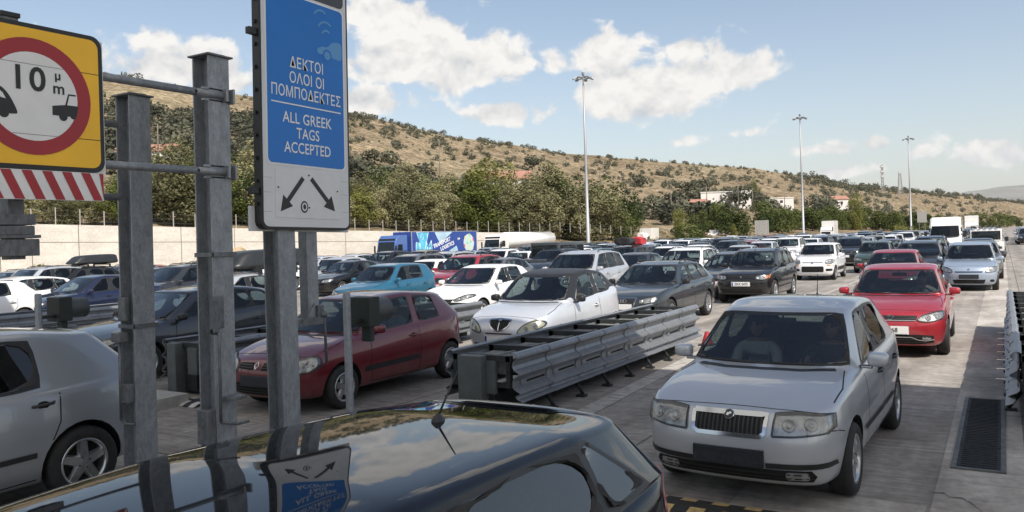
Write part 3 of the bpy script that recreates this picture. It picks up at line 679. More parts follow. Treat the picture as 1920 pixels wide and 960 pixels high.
# ------------------------------------------------------------------ cars: a lofted cage, smoothed, arches cut, trim laid on the skin
def lerp(a, b, t): return a+(b-a)*t
BASE = dict(L=3.96, W=1.65, H=1.45, yc=1.12, zc=.93, yt=1.86, zt=1.37, yr=3.42, zr=1.36, yb=3.84, zb=1.0, zbf=.90, zbr=.97, yB=2.28, yC0=3.05, yC1=3.42,
            wg=None, wr=.56, zh=.74, yh=.10, nr=1.0, tr=1.0, fy=.78, ry=3.24, r=.295, quarter=False, ztail=.93, ytail=.02, doors=5, bpill=True, zmid=.56,
            yA=None, dome=.03, wsk=.9, front_bot=.19, yC0r=None, yC1r=None, tuck=.965, frame=.05)
def car_cage(S):
    w = S['W']/2; L = S['L']; wg = S['wg'] or w*.915; wr = S['wr']*1.045; nr, tr = S['nr'], S['tr']
    yA = S['yA'] or S['yc']+.33; yB, yC0, yC1 = S['yB'], S['yC0'], S['yC1']
    px = [0, .42*w, .81*w, .965*w, w, w, w, w, .985*w, .945*w, .80*w, .42*w, 0]
    py = [0, .015*nr, .085*nr, .22+.10*nr, yA+.1, yB-.06, yB+.06, yC0, max(yC1, L-.75), L-.24*tr, L-.08*tr, L-.015, L]
    def level(kx, df, dr, zf, s0, s1, zr):
        o = []
        for i in range(13):
            y = py[i] + (df if i <= 2 else df*.4 if i == 3 else 0) - (dr if i >= 10 else dr*.6 if i == 9 else 0)
            z = zf if i <= 2 else lerp(zf, s0, .62) if i == 3 else lerp(s0, s1, (py[i]-py[4])/(py[8]-py[4])) if i <= 8 else lerp(s1, zr, .65) if i == 9 else zr
            o.append(Vector((px[i]*kx, y, z)))
        return o
    fb = S['front_bot']; zm = S['zmid']; zh, yh = S['zh'], S['yh']
    rings = [level(.80, .30, .28, fb+.01, .2, .2, .24), level(.93, .08, .07, fb, .215, .22, .26), level(.972, .02, .02, fb+.13, .34, .35, .38),
             level(1.0, 0, 0, zm-.06, zm, zm+.03, zm), level(.997, .012, .03, zm+.06, zm+.15, zm+.18, lerp(zm, S['ztail'], .5))]
    l5 = level(S['tuck'], yh*.55, .045, zh-.03, S['zbf']-.075, S['zbr']-.06, S['ztail']); rings.append(l5)
    # greenhouse base and roof edge
    yc, yb, yt, yr = S['yc'], S['yb'], S['yt'], S['yr']
    gx = [0, .45*wg, .945*wg, wg, wg*1.0, wg, wg, wg, .985*wg, .935*wg, .82*wg, .42*wg, 0]
    gy = [yc, yc+.03, yc+.13, yc+.33, (yc+.33+yB)/2, yB-.06, yB+.06, yC0, yC1, yb-.06, yb, yb+.02, yb+.03]
    zc, zb = S['zc'], S['zb']
    gz = [zc, zc, zc+.004] + [lerp(S['zbf'], S['zbr'], (y-gy[3])/(gy[8]-gy[3])) for y in gy[3:9]] + [lerp(S['zbr'], zb, .7), zb, zb, zb]
    G0 = [Vector(t) for t in zip(gx, gy, gz)]
    H = S['H']+.028; ym = lerp(yt, yr, .42)
    def rp(y):
        if y < ym: t = max(0, (y-yt)/(ym-yt)); return lerp(S['zt']+.015, H, 1-(1-t)**2)
        t = min(1, (y-ym)/(yr-ym)); return lerp(H, S['zr']+.02, t*t)
    yC0r = S['yC0r'] or min(yC0-.06, yr-.3); yC1r = S['yC1r'] or min(yC1-.12, yr-.12)
    rx = [0, .45*wr, .955*wr, wr, wr*1.015, wr*1.02, wr*1.02, wr*1.01, wr*.995, .95*wr, .83*wr, .42*wr, 0]
    ry = [yt, yt+.012, yt+.06, yt+.24, (yt+.24+yB)/2, yB-.03, yB+.07, yC0r, yC1r, yr-.05, yr, yr+.02, yr+.025]
    G1 = [Vector((rx[i], ry[i], rp(ry[i]) - (.055 if 3 <= i <= 9 else .012 if i in (2, 10) else 0))) for i in range(13)]
    # hood / shoulder / deck ring halfway between shoulder and glass
    l6 = []
    for i in range(13):
        a, b = l5[i], G0[i]
        if i <= 2: q = a.lerp(b, .42); q.z = lerp(a.z, b.z, .56)+S['dome']; q.x = lerp(a.x, b.x, .2)
        elif i == 3: q = a.lerp(b, .45); q.z = lerp(a.z, b.z, .75)+.012
        elif i <= 8: q = a.lerp(b, .55); q.z = lerp(a.z, b.z, .80)
        else: q = a.lerp(b, .5); q.z = lerp(a.z, b.z, .6)
        l6.append(q)
    hood0 = []          # a second ring close behind the leading edge keeps it crisp
    for i in range(13):
        q = l5[i].lerp(l6[i], .16 if i <= 3 else .3)
        if i <= 2: q.z = l5[i].z + .025
        hood0.append(q)
    G0a = [G0[i].lerp(G1[i], S['frame']) for i in range(13)]; G1b = [G0[i].lerp(G1[i], .93+S.get('hdr', 0) if i in range(3, 9) else .955) for i in range(13)]
    RI = []
    for i in range(13):
        yy = G1[i].y + (.10 if i <= 2 else -.10 if i >= 10 else 0)
        RI.append(Vector((G1[i].x*(.88 if S.get('flat') else .80), yy, rp(yy)-((.016 if S.get('flat') else .010) if i not in (0, 12) else 0))))
    rings += [hood0, l6, G0, G0a, G1b, G1, RI]
    bm = bmesh.new(); V = []; vl = bm.verts.layers.float.new('crease_vert'); cl = bm.edges.layers.float.new('crease_edge')
    for rg in rings:
        half = [bm.verts.new(p) for p in rg]
        other = [bm.verts.new((-p.x, p.y, p.z)) for p in rg[1:12]]
        V.append(half + other[::-1])               # 24 round
    n = 24; K = len(V); gi = K-4                    # band between G0a (K-4) and G1b (K-3)
    def seg(j): return j if j < 12 else 23-j
    for k in range(K-1):
        for j in range(n):
            f = bm.faces.new((V[k][j], V[k][(j+1) % n], V[k+1][(j+1) % n], V[k+1][j])); f.smooth = True
            s = seg(j); f.material_index = 0
            if k == gi:
                f.material_index = {0: 4, 1: 4, 3: 5, 4: 5, 6: 6, 10: 8, 11: 8}.get(s, 0)
                if s == 7: f.material_index = 7 if S['quarter'] else 0
                if s == 5 and S['bpill']: f.material_index = 1
                if s in (8, 9) and S.get('wrapglass'): f.material_index = 3
    top = V[-1]; bot = V[0]
    for rg, flip in ((top, False), (bot, True)):
        fs = [(rg[0], rg[1], rg[23])] + [(rg[i], rg[i+1], rg[23-i], rg[24-i]) for i in range(1, 11)] + [(rg[11], rg[12], rg[13])]
        for t in fs:
            f = bm.faces.new(t[::-1] if flip else t); f.smooth = True; f.material_index = 2 if flip else 0
    bmesh.ops.recalc_face_normals(bm, faces=bm.faces)
    for idx in (4, 5, 6, 7, 8, 9):
        for sx in (1, -1):
            fs = [f for f in bm.faces if f.material_index == idx and (idx in (4, 8) or f.calc_center_median().x*sx > 0)]
            if not fs or (idx in (4, 8) and sx < 0): continue
            r = bmesh.ops.inset_region(bm, faces=fs, thickness=S.get('seal', .022) if idx != 4 else .020, use_even_offset=True, use_boundary=True)
            for f in r['faces']: f.material_index = 1; f.smooth = True
            inner = {v for f in fs for v in f.verts}
            for v in inner:
                be = [e for e in v.link_edges if any(f in fs for f in e.link_faces) and not all(f in fs for f in e.link_faces)]
                if len(be) == 2:
                    a, b = [(e.other_vert(v).co-v.co).normalized() for e in be]
                    if a.dot(b) > -.86:
                        v[vl] = S.get('corner', .55)
                        for e in v.link_edges:
                            if all(f not in fs for f in e.link_faces): e.other_vert(v)[vl] = S.get('corner', .60)
    for e in bm.edges:
        ms = {f.material_index for f in e.link_faces}
        if len(ms) > 1 and (max(ms) >= 4 or 1 in ms or 3 in ms): e[cl] = 0.88
    if S.get('blackroof'):
        for f in bm.faces:
            if f.material_index == 0 and f.calc_center_median().z > S['zbr']+.03: f.material_index = 3
    return bm
class Skin:
    """finished outer skin of a car, and ways to lay trim on it"""
    def __init__(s, S):
        s.S = S; bm = car_cage(S)
        me = bpy.data.meshes.new('cage'); bm.to_mesh(me); bm.free()
        for k in range(10): me.materials.append(None)
        ob = bpy.data.objects.new('cage', me); C.objects.link(ob)
        sub = ob.modifiers.new('s', 'SUBSURF'); sub.levels = sub.render_levels = S.get('sub', 2)
        cbm = bmesh.new(); w = S['W']/2
        for y in (S['fy'], S['ry']):
            for sx in (-1, 1):
                Mx = Matrix.Translation((0, y, S['r']))
                prof = [(sx*(w-.30), S['r']+.055), (sx*(w+.25), S['r']+.055)]
                rg = lathe(cbm, prof, 'x', 28, 2, Mx)
                cbm.faces.new(rg[0][::-1]).material_index = 2; cbm.faces.new(rg[1]).material_index = 2
        bmesh.ops.recalc_face_normals(cbm, faces=cbm.faces)
        cme = bpy.data.meshes.new('cut'); cbm.to_mesh(cme); cbm.free()
        for k in range(10): cme.materials.append(None)
        cob = bpy.data.objects.new('cut', cme); C.objects.link(cob)
        b = ob.modifiers.new('b', 'BOOLEAN'); b.operation = 'DIFFERENCE'; b.object = cob; b.solver = 'EXACT'
        s.mesh = eval_mesh(ob)
        bpy.data.objects.remove(ob); bpy.data.objects.remove(cob)
        s.bm = bmesh.new(); s.bm.from_mesh(s.mesh); s.bvh = BVHTree.FromBMesh(s.bm)
    def extract(s, idx, remap, solid=0.0, dark=None):
        bm = s.bm.copy()
        bmesh.ops.delete(bm, geom=[f for f in bm.faces if f.material_index not in idx], context='FACES')
        for f in bm.faces: f.material_index = remap.get(f.material_index, 0)
        if solid:
            geom = list(bm.faces)
            # an inner lining a finger's width inside the skin, rim closed
            n0 = {v: v.normal.copy() for v in bm.verts}
            bound = [e for e in bm.edges if len(e.link_faces) == 1]
            dup = {}
            for v in list(n0): dup[v] = bm.verts.new(v.co - n0[v]*solid)
            for f in geom:
                try:
                    g = bm.faces.new([dup[v] for v in reversed(f.verts)]); g.material_index = dark; g.smooth = True
                except ValueError: pass
            for e in bound:
                a, b = e.verts
                try:
                    g = bm.faces.new((a, b, dup[b], dup[a])); g.material_index = e.link_faces[0].material_index
                except ValueError: pass
        return bm
    def hit(s, a, b, ax):
        """project along an axis: 'f' from the front (x,z), 'r' from the rear (x,z), 'l'/'L' from the left side (y,z), 't' from above (x,y)"""
        if ax == 'f': o, d = Vector((a, -3, b)), Vector((0, 1, 0))
        elif ax == 'r': o, d = Vector((a, 12, b)), Vector((0, -1, 0))
        elif ax == 'l': o, d = Vector((4, a, b)), Vector((-1, 0, 0))
        elif ax == 't': o, d = Vector((a, b, 4)), Vector((0, 0, -1))
        p, n, i, t = s.bvh.ray_cast(o, d)
        if p is None: return None, None
        if n.dot(d) > 0: n = -n
        return p, n
    def patch(s, pts, ax, off=.004, thick=.012, mi=0, bm=None, mirror=True, maxe=.05, bulge=0.0, facing=0.0):
        """a piece of trim with the given outline lying on the skin"""
        own = bm is None
        if own: bm = bmesh.new()
        t = bmesh.new(); vs_ = [t.verts.new((a, b, 0)) for a, b in pts]; f = t.faces.new(vs_)
        if f.normal.z < 0: f.normal_flip()
        bmesh.ops.triangulate(t, faces=t.faces[:])
        for _ in range(5):
            le = [e for e in t.edges if e.calc_length() > maxe]
            if not le: break
            bmesh.ops.subdivide_edges(t, edges=le, cuts=1); bmesh.ops.triangulate(t, faces=t.faces[:])
        cen = sum((v.co for v in t.verts), Vector())/len(t.verts); mxd = max((v.co-cen).length for v in t.verts)
        top = {}; low = {}
        for v in t.verts:
            p, n = s.hit(v.co.x, v.co.y, ax)
            if p is None:
                best = None
                q = cen.copy()
                for k in range(1, 12):
                    q = v.co.lerp(cen, k/12); p, n = s.hit(q.x, q.y, ax)
                    if p is not None: break
                if p is None: continue
            if facing and abs(n.y) < facing: continue
            bl = bulge*(1-min(1, ((v.co-cen).length/mxd))**2) if bulge else 0
            top[v] = p + n*(off+bl); low[v] = p - n*(thick-off)
        for sx in ((1, -1) if mirror else (1,)):
            T = {v: bm.verts.new((c.x*sx, c.y, c.z)) for v, c in top.items()}; Lw = {}
            for f in t.faces:
                if all(v in T for v in f.verts):
                    try:
                        g = bm.faces.new([T[v] for v in f.verts]); g.material_index = mi; g.smooth = True
                    except ValueError: pass
            for e in t.edges:
                if e.is_boundary and e.verts[0] in T and e.verts[1] in T:
                    for v in e.verts:
                        if v not in Lw: c = low[v]; Lw[v] = bm.verts.new((c.x*sx, c.y, c.z))
                    g = bm.faces.new((T[e.verts[0]], T[e.verts[1]], Lw[e.verts[1]], Lw[e.verts[0]])); g.material_index = mi
        t.free()
        if own:
            bmesh.ops.recalc_face_normals(bm, faces=bm.faces)
        return bm
    def strip(s, pts, ax, width, off=.003, mi=0, bm=None, mirror=True, step=.04, closed=False):
        """a narrow band (seam, moulding) along a polyline on the skin"""
        own = bm is None
        if own: bm = bmesh.new()
        P = [Vector(p) for p in pts] + ([Vector(pts[0])] if closed else []); Q = []
        for k in range(len(P)-1):
            m = max(1, int((P[k+1]-P[k]).length/step))
            for j in range(m): Q.append(P[k].lerp(P[k+1], j/m))
        Q.append(P[-1])
        for sx in ((1, -1) if mirror else (1,)):
            prev = None
            for k, q in enumerate(Q):
                d = (Q[min(k+1, len(Q)-1)]-Q[max(k-1, 0)]).normalized(); nn = Vector((-d.y, d.x))*width/2
                a, na = s.hit(*(q+nn), ax); b, nb = s.hit(*(q-nn), ax)
                if a is None or b is None or (a-b).length > width*4+.06: prev = None; continue
                a = a+na*off; b = b+nb*off
                va, vb = bm.verts.new((a.x*sx, a.y, a.z)), bm.verts.new((b.x*sx, b.y, b.z))
                if prev:
                    f = bm.faces.new((prev[0], prev[1], vb, va)); f.material_index = mi; f.smooth = True
                prev = (va, vb)
        if own: bmesh.ops.recalc_face_normals(bm, faces=bm.faces)
        return bm
def wheel_meshes(r, w=.185, style='five'):
    rr = r*.66
    bm = bmesh.new()
    prof = [(-w/2+.012, rr), (-w/2, rr+.02), (-w/2, r-.035), (-w/2+.02, r-.010), (-w/2+.045, r), (w/2-.045, r), (w/2-.02, r-.010), (w/2, r-.035), (w/2, rr+.02), (w/2-.012, rr)]
    lathe(bm, prof, 'x', 32)
    for gx in (-.035, 0, .035):                     # tread grooves read as darker rings
        lathe(bm, [(gx-.006, r+.0005), (gx-.004, r-.001), (gx+.004, r-.001), (gx+.006, r+.0005)], 'x', 32)
    bmesh.ops.recalc_face_normals(bm, faces=bm.faces)
    me = bpy.data.meshes.new('tyre'); bm.to_mesh(me); bm.free(); me.materials.append(M_TYRE)
    bm = bmesh.new()
    lathe(bm, [(w/2-.012, rr+.004), (w/2-.004, rr), (w/2-.010, rr-.018), (w/2-.05, rr-.026), (-w/2+.03, rr-.03)], 'x', 32)      # barrel
    rg = lathe(bm, [(w/2-.085, .02), (w/2-.085, rr-.04)], 'x', 24, 1)                                    # dark disc behind the spokes
    bm.faces.new(rg[0]).material_index = 1
    lathe(bm, [(w/2-.04, rr*.33), (w/2-.020, rr*.30), (w/2-.016, rr*.16), (w/2-.016, 0.001)], 'x', 16)
    n = {'five': 5, 'six': 6, 'seven': 7, 'ten': 10, 'steel': 9}[style]
    for k in range(n):
        a = 2*PI*k/n; Mx = Matrix.Rotation(a, 4, 'X')
        wd0, wd1 = {'five': (.055, .042), 'six': (.045, .034), 'seven': (.036, .028), 'ten': (.022, .018), 'steel': (.05, .075)}[style]
        x0, x1 = w/2-.045, w/2-.014
        pts = [(x0, -wd0, rr*.2), (x0, wd0, rr*.2), (x1, wd0*.7, rr*.2), (x1, -wd0*.7, rr*.2), (x0-.01, -wd1, rr-.015), (x0-.01, wd1, rr-.015), (x1-.008, wd1*.7, rr-.012), (x1-.008, -wd1*.7, rr-.012)]
        vs_ = [bm.verts.new(Mx @ Vector(p)) for p in pts]
        for q in ((0, 1, 2, 3), (7, 6, 5, 4), (0, 4, 5, 1), (1, 5, 6, 2), (2, 6, 7, 3), (3, 7, 4, 0)): bm.faces.new([vs_[i] for i in q])
    for k in range(4):
        a = 2*PI*k/4+.4; c = Vector((w/2-.012, math.cos(a)*.05, math.sin(a)*.05))
        lathe(bm, [(c.x-.01, .009), (c.x, .008), (c.x+.001, .001)], 'x', 6, 1, Matrix.Translation((0, c.y, c.z)))
    bmesh.ops.recalc_face_normals(bm, faces=bm.faces)
    m2 = bpy.data.meshes.new('rim'); bm.to_mesh(m2); bm.free(); m2.materials.append(M_RIM); m2.materials.append(M_WELL)
    return me, m2
def subd(bm, lv=2):
    me = bpy.data.meshes.new('t'); bm.to_mesh(me); bm.free()
    o = bpy.data.objects.new('t', me); C.objects.link(o); m = o.modifiers.new('s', 'SUBSURF'); m.levels = m.render_levels = lv
    r = eval_mesh(o); bpy.data.objects.remove(o); bpy.data.meshes.remove(me)
    r.polygons.foreach_set('use_smooth', [True]*len(r.polygons)); return r
def mirror_mesh(S, sx):
    """door mirror: a shell on a short arm with a dark glass towards the rear"""
    w = S['W']/2; y0 = S['yc']+.36; z0 = S['zbf']+.085
    bm = bmesh.new()
    box(bm, (w*.90), (w*.90+.10), y0-.02, y0+.03, z0-.075, z0-.045, 1, .008)
    x0, x1 = w*.90+.045, w*.90+.235
    t = bmesh.new(); box(t, x0, x1, y0-.045, y0+.075, z0-.07, z0+.075)
    for v in t.verts:
        if v.co.y < y0: v.co.x = lerp(v.co.x, (x0+x1)/2, .2); v.co.z = lerp(v.co.z, z0, .2)
        if v.co.x > (x0+x1)/2: v.co.z = lerp(v.co.z, z0, .12)
    bmesh.ops.subdivide_edges(t, edges=t.edges[:], cuts=1, use_grid_fill=True)
    me = subd(t, 2); n0 = len(bm.faces); add_mesh(bm, me, Matrix.Identity(4), 0)
    for f in bm.faces:
        if f.material_index == 0 and f.normal.y > .9: f.material_index = 2
        f.smooth = True
    if sx < 0:
        for v in bm.verts: v.co.x *= -1
        bmesh.ops.reverse_faces(bm, faces=bm.faces)
    return bm
def seat_bm(x, y, z, w=.50):
    bm = bmesh.new()
    box(bm, x-w/2, x+w/2, y-.28, y+.24, z, z+.15, 0, .05)
    Mx = Matrix.Translation((x, y+.25, z+.12)) @ Matrix.Rotation(R(-17), 4, 'X')
    box(bm, -w/2+.02, w/2-.02, -.07, .07, 0, .56, 0, .05, Mx)
    box(bm, -.13, .13, -.05, .05, .60, .78, 0, .045, Mx)
    for sx in (-.06, .06): tube(bm, [Mx @ Vector((sx, 0, .55)), Mx @ Vector((sx, 0, .62))], .008, 6)
    return bm
def simple_light(hl): return hl
def build_proto(S, tagname):
    """one set of part meshes for a car type; returns list of (name, mesh, parent index or None, paint slots)"""
    S = {**BASE, **S}; sk = Skin(S); w = S['W']/2; L = S['L']; parts = []
    def add(name, me, parent=None, paintslots=(), label=None, loc=(0, 0, 0), rot=None):
        parts.append(dict(name=name, me=me, parent=parent, paint=paintslots, label=label, loc=loc, rot=rot)); return len(parts)-1
    def fin(bm, mats, smooth=40):
        me = bpy.data.meshes.new('m'); bm.to_mesh(me); bm.free()
        for m in mats: me.materials.append(m)
        if smooth: me.polygons.foreach_set('use_smooth', [True]*len(me.polygons)); me.set_sharp_from_angle(angle=R(smooth))
        return me
    roofm = S.get('roofmat')
    bodyb = sk.extract({0, 1, 2, 3}, {0: 0, 1: 1, 2: 2, 3: 4}, .014, 3)
    # seams drawn into the body
    yA, yB, yC0 = S['yc']+.30, S['yB'], S['yC0']
    zs0, zs1 = .25, S['zbf']-.03
    J = dict(bm=bodyb, mi=2, off=.0015)
    zb0 = lerp(S['zbf'], S['zbr'], .5)-.02
    if S['doors'] == 5:
        lines = [[(yA+.02, zs1), (yA-.02, .55), (yA+.02, zs0+.02), (yB+.0, zs0)], [(yB, zs0), (yB, zb0)], [(yB, zs0), (S['ry']-S['r']-.05, zs0+.02), (S['ry']-S['r']-.0, .50), (yC0+.10, .72), (yC0+.12, S['zbr']-.03)]]
    else:
        lines = [[(yA+.02, zs1), (yA-.02, .55), (yA+.02, zs0+.02), (yB+.0, zs0)], [(yB, zs0), (yB+.02, .6), (yB, zb0)]]
    for ln in lines: sk.strip(ln, 'l', .011, **J)
    hx = w*.80
    yw = S['yc']-.02
    sk.strip([(hx*1.0, yw+.10), (hx*1.10, (yw+S['yh'])/2+.1), (hx*1.08, S['yh']+.26)], 't', .010, **J)
    sk.strip([(S['fy']-S['r']-.03, S['zmid']+.03), (S['fy']-S['r']-.16, S['zmid']+.06), (S['fy']-S['r']-.26, S['zmid']+.07)], 'l', .008, **J)
    sk.strip([(-hx*1.0, S['yh']+.06), (-hx*.5, S['yh']+.03), (hx*.5, S['yh']+.03), (hx*1.0, S['yh']+.06)], 't', .008, mirror=False, **J)
    if S.get('mould', True):
        sk.strip([(S['fy']+S['r']+.12, .46), (yB-.02, .47)], 'l', S.get('mouldw', .045), off=.010, mi=1 if S.get('mouldblack', True) else 0, bm=bodyb)
        if S['doors'] == 5: sk.strip([(yB+.02, .47), (S['ry']-S['r']-.10, .48)], 'l', S.get('mouldw', .045), off=.010, mi=1 if S.get('mouldblack', True) else 0, bm=bodyb)
    # dark cowl / windscreen surround
    sk.strip([(-.72*w, S['yc']-.035+.10), (-.4*w, S['yc']-.035), (0, S['yc']-.05), (.4*w, S['yc']-.035), (.72*w, S['yc']-.035+.10)], 't', .06, off=.004, mi=1, bm=bodyb, mirror=False)
    for ln in S.get('blackstrips', []): sk.strip(ln[0], ln[1], ln[2], off=.006, mi=1, bm=bodyb, mirror=ln[3] if len(ln) > 3 else True)
    for pt in S.get('blackpatch', []): sk.patch(pt[0], pt[1], .003, .006, 1, bodyb, mirror=pt[2] if len(pt) > 2 else True)
    if S.get('creases'):
        for ln in S['creases']: sk.strip(ln[0], ln[1], .012, off=.004, mi=0, bm=bodyb)
    body = add('body', fin(bodyb, [None, M_BLACK, M_WELL, M_INNER, roofm or M_BLACK]), None, (0,) if not roofm else (0,))
    for nm, idx, gm in (('windshield', 4, M_GLASS), ('rear_window', 8, S.get('rearglass', M_GLASS))):
        add(nm, fin(sk.extract({idx}, {idx: 0}), [gm], None))
    for idx in (5, 6, 7, 9):
        b = sk.extract({idx}, {idx: 0})
        if not b.faces: b.free(); continue
        for sx in (1, -1):
            c = b.copy(); bmesh.ops.delete(c, geom=[f for f in c.faces if f.calc_center_median().x*sx < 0], context='FACES')
            add('side_window', fin(c, [M_DARKGLASS if idx == 9 else S.get('sideglass', M_GLASSS) if idx != 5 else M_GLASSS], None), label=None)
        b.free()
    # lamps
    hl = S['hl']
    for sx in (1, -1):
        bm = sk.patch(hl, 'f', .003, .02, 0, mirror=False)
        if sx < 0:
            for v in bm.verts: v.co.x *= -1
            bmesh.ops.reverse_faces(bm, faces=bm.faces)
        # reflectors
        for (cx, cz, rr) in S.get('bulbs', []):
            p, n = sk.hit(cx, cz, 'f')
            if p is None: continue
            q = p + Vector((0, -.003, 0)); Mx = Matrix.Translation((q.x*sx, q.y, q.z)) @ (Vector((n.x*sx, n.y, n.z)).to_track_quat('Z', 'Y').to_matrix().to_4x4())
            lathe(bm, [(.004, rr), (.010, rr*.92), (.004, rr*.8), (.001, .001)], 'z', 14, S.get('bulbmi', 1), Mx)
            lathe(bm, [(.003, rr*.45), (.009, rr*.33), (.010, .001)], 'z', 12, S.get('bulbmi', 2), Mx)
        ed_ = bmesh.new(); sk.strip(hl, 'f', .016, off=.0125, mi=3, bm=ed_, mirror=False, closed=True)
        if sx < 0:
            for v in ed_.verts: v.co.x *= -1
            bmesh.ops.reverse_faces(ed_, faces=ed_.faces)
        em = bpy.data.meshes.new('e'); ed_.to_mesh(em); ed_.free(); add_mesh(bm, em, Matrix.Identity(4), 3)
        me = fin(bm, [S.get('lampmat', M_LAMP), M_BULB, M_LAMPD, M_BLACK], 50)
        h = add('headlight', me)
        lb = sk.patch(hl, 'f', .016, .02, 0, mirror=False, bulge=.008)
        if sx < 0:
            for v in lb.verts: v.co.x *= -1
            bmesh.ops.reverse_faces(lb, faces=lb.faces)
        add('lens', fin(lb, [M_LENS], 50), h)
        if S.get('amber'):
            ab = sk.patch(S['amber'], 'f', .010, .02, 0, mirror=False)
            if sx < 0:
                for v in ab.verts: v.co.x *= -1
                bmesh.ops.reverse_faces(ab, faces=ab.faces)
            add('turn_signal', fin(ab, [M_AMBER], 50))
        tb = sk.patch(S['tl'], S.get('tlax', 'r'), .006, .02, 0, mirror=False, bulge=.01, facing=S.get('tlfacing', .42))
        if sx < 0:
            for v in tb.verts: v.co.x *= -1
            bmesh.ops.reverse_faces(tb, faces=tb.faces)
        add('taillight', fin(tb, [S.get('tailmat', M_TAIL)], 50))
    # grilles and intakes
    for g in S.get('grilles', []):
        bm = sk.patch(g['o'], 'f', .004, .02, 0, mirror=g.get('mirror', False))
        zs = [p[1] for p in g['o']]; xs = [p[0] for p in g['o']]
        if g.get('slats'):
            nsl = g['slats']
            for k in range(nsl):
                zz = lerp(min(zs), max(zs), (k+1)/(nsl+1))
                x_in = [x for x in _span(g['o'], zz)]
                if len(x_in) == 2: sk.strip([(x_in[0]+.01, zz), (x_in[1]-.01, zz)], 'f', .012, off=.010, mi=1, bm=bm, mirror=g.get('mirror', False))
        if g.get('bars'):
            for k in range(g['bars']):
                xx = lerp(min(xs), max(xs), (k+1)/(g['bars']+1)); sp = _span([(b, a) for a, b in g['o']], xx)
                if len(sp) == 2: sk.strip([(xx, sp[0]+.01), (xx, sp[1]-.01)], 'f', .012, off=.010, mi=1, bm=bm, mirror=False)
        if g.get('chrome'): sk.strip(g['o'], 'f', g['chrome'], off=.012, mi=2, bm=bm, mirror=g.get('mirror', False), closed=True)
        for ln in g.get('lines', []): sk.strip(ln[0], 'f', ln[1], off=.014, mi=2, bm=bm, mirror=ln[2] if len(ln) > 2 else False)
        add(g.get('name', 'grille'), fin(bm, [M_WELL, M_BLACK, g.get('cm', M_CHROME)], 50))
    for fl in S.get('fogs', []):
        for sx in (1, -1):
            bm = sk.patch(fl, 'f', .010, .02, 0, mirror=False)
            if sx < 0:
                for v in bm.verts: v.co.x *= -1
                bmesh.ops.reverse_faces(bm, faces=bm.faces)
            add('fog_light', fin(bm, [M_LAMP], 50))
    if S.get('badge'):
        bm = bmesh.new(); bx, bz, br, kind = S['badge']
        p, n = sk.hit(bx, bz, 'f'); n = Vector((0, n.y, n.z)).normalized(); Mx = Matrix.Translation(p+n*.016) @ n.to_track_quat('Z', 'Y').to_matrix().to_4x4()
        badge(bm, kind, br, Mx)
        add('badge', fin(bm, [M_CHROME, M_BLACK], 40))
    # number plates
    if S.get('plate'):
        pz, ptype, ptext = S['plate']
        p, n = sk.hit(0, pz, 'f'); pb = bmesh.new(); y0 = p.y-.022
        box(pb, -.275, .275, y0, y0+.03, pz-.068, pz+.068, 1, .004)
        box(pb, -.258, .258, y0-.004, y0, pz-.054, pz+.054, 0)
        if ptype == 'white':
            box(pb, -.256, -.215, y0-.0055, y0-.004, pz-.052, pz+.052, 2)
            if ptext: add_mesh(pb, text_mesh(ptext, .105, bold=.002, xs=.86), Matrix.Translation((.022, y0-.0062, pz)) @ Matrix.Rotation(R(90), 4, 'X'), 3)
        add('number_plate', fin(pb, [M_PLATE if ptype == 'white' else M_PLATEK, M_BLACK, M_PLATEB, M_INK], None))
    # handles
    hz = S.get('hz', S['zbf']-.10)
    ys = [yB-.14] + ([yC0-.02] if S['doors'] == 5 else [])
    for y in ys:
        p, n = sk.hit(y, hz, 'l')
        for sx in (1, -1):
            bm = bmesh.new()
            tube(bm, [(p.x-.004, y-.10, hz), (p.x+.030, y-.08, hz+.004), (p.x+.030, y+.06, hz+.010), (p.x-.004, y+.08, hz+.012)], .013, 8)
            lathe(bm, [(p.x-.002, .055), (p.x+.004, .05), (p.x+.004, .001)], 'x', 16, 1, Matrix.Translation((0, y-.01, hz)) @ Matrix.Diagonal((1, 1.0, .62, 1)))
            if sx < 0:
                for v in bm.verts: v.co.x *= -1
                bmesh.ops.reverse_faces(bm, faces=bm.faces)
            hb = S.get('handleblack', False)
            add('door_handle', fin(bm, [M_BLACK if hb else None, M_WELL]), None, () if hb else (0,))
    for sx in (1, -1):
        mb_ = S.get('mirrorblack', False)
        add('mirror', fin(mirror_mesh(S, sx), [M_BLACK if mb_ else None, M_BLACK, M_DARKGLASS], 60), None, () if mb_ else (0,))
    # wheels
    ty, rm = wheel_meshes(S['r'], .19, S.get('rimstyle', 'five'))
    for y in (S['fy'], S['ry']):
        for sx in (1, -1):
            k = add('wheel', ty, None, loc=(sx*(w-.115), y, S['r']), rot=(0, 0, 0 if sx > 0 else PI)); add('rim', rm, k)
    # cabin
    zf = .30; cb = bmesh.new()
    yd = S['yc']+.30
    ds = S['zc']-.03
    prism(cb, [(S['yc']+.12, ds-.02), (yd+.22, ds-.03), (yd+.34, ds-.10), (yd+.30, ds-.28), (S['yc']+.10, ds-.3)], lambda a, b, d: Vector((d, a, b)), -w*.80, w*.80)
    box(cb, -w*.82, w*.82, S['yc']+.1, S['ry']+.3, .30, .33)
    bmesh.ops.recalc_face_normals(cb, faces=cb.faces)
    add('dashboard', fin(cb, [M_INNER], 30))
    sb = bmesh.new(); cx = .36; yy = yd+.36
    Mx = Matrix.Translation((cx, yd+.40, S['zc']-.06)) @ Matrix.Rotation(R(-62), 4, 'X')
    lathe(sb, [(.016*math.cos(t), .185+.016*math.sin(t)) for t in [2*PI*k/6 for k in range(6)]], 'z', 20, 0, Mx, True)
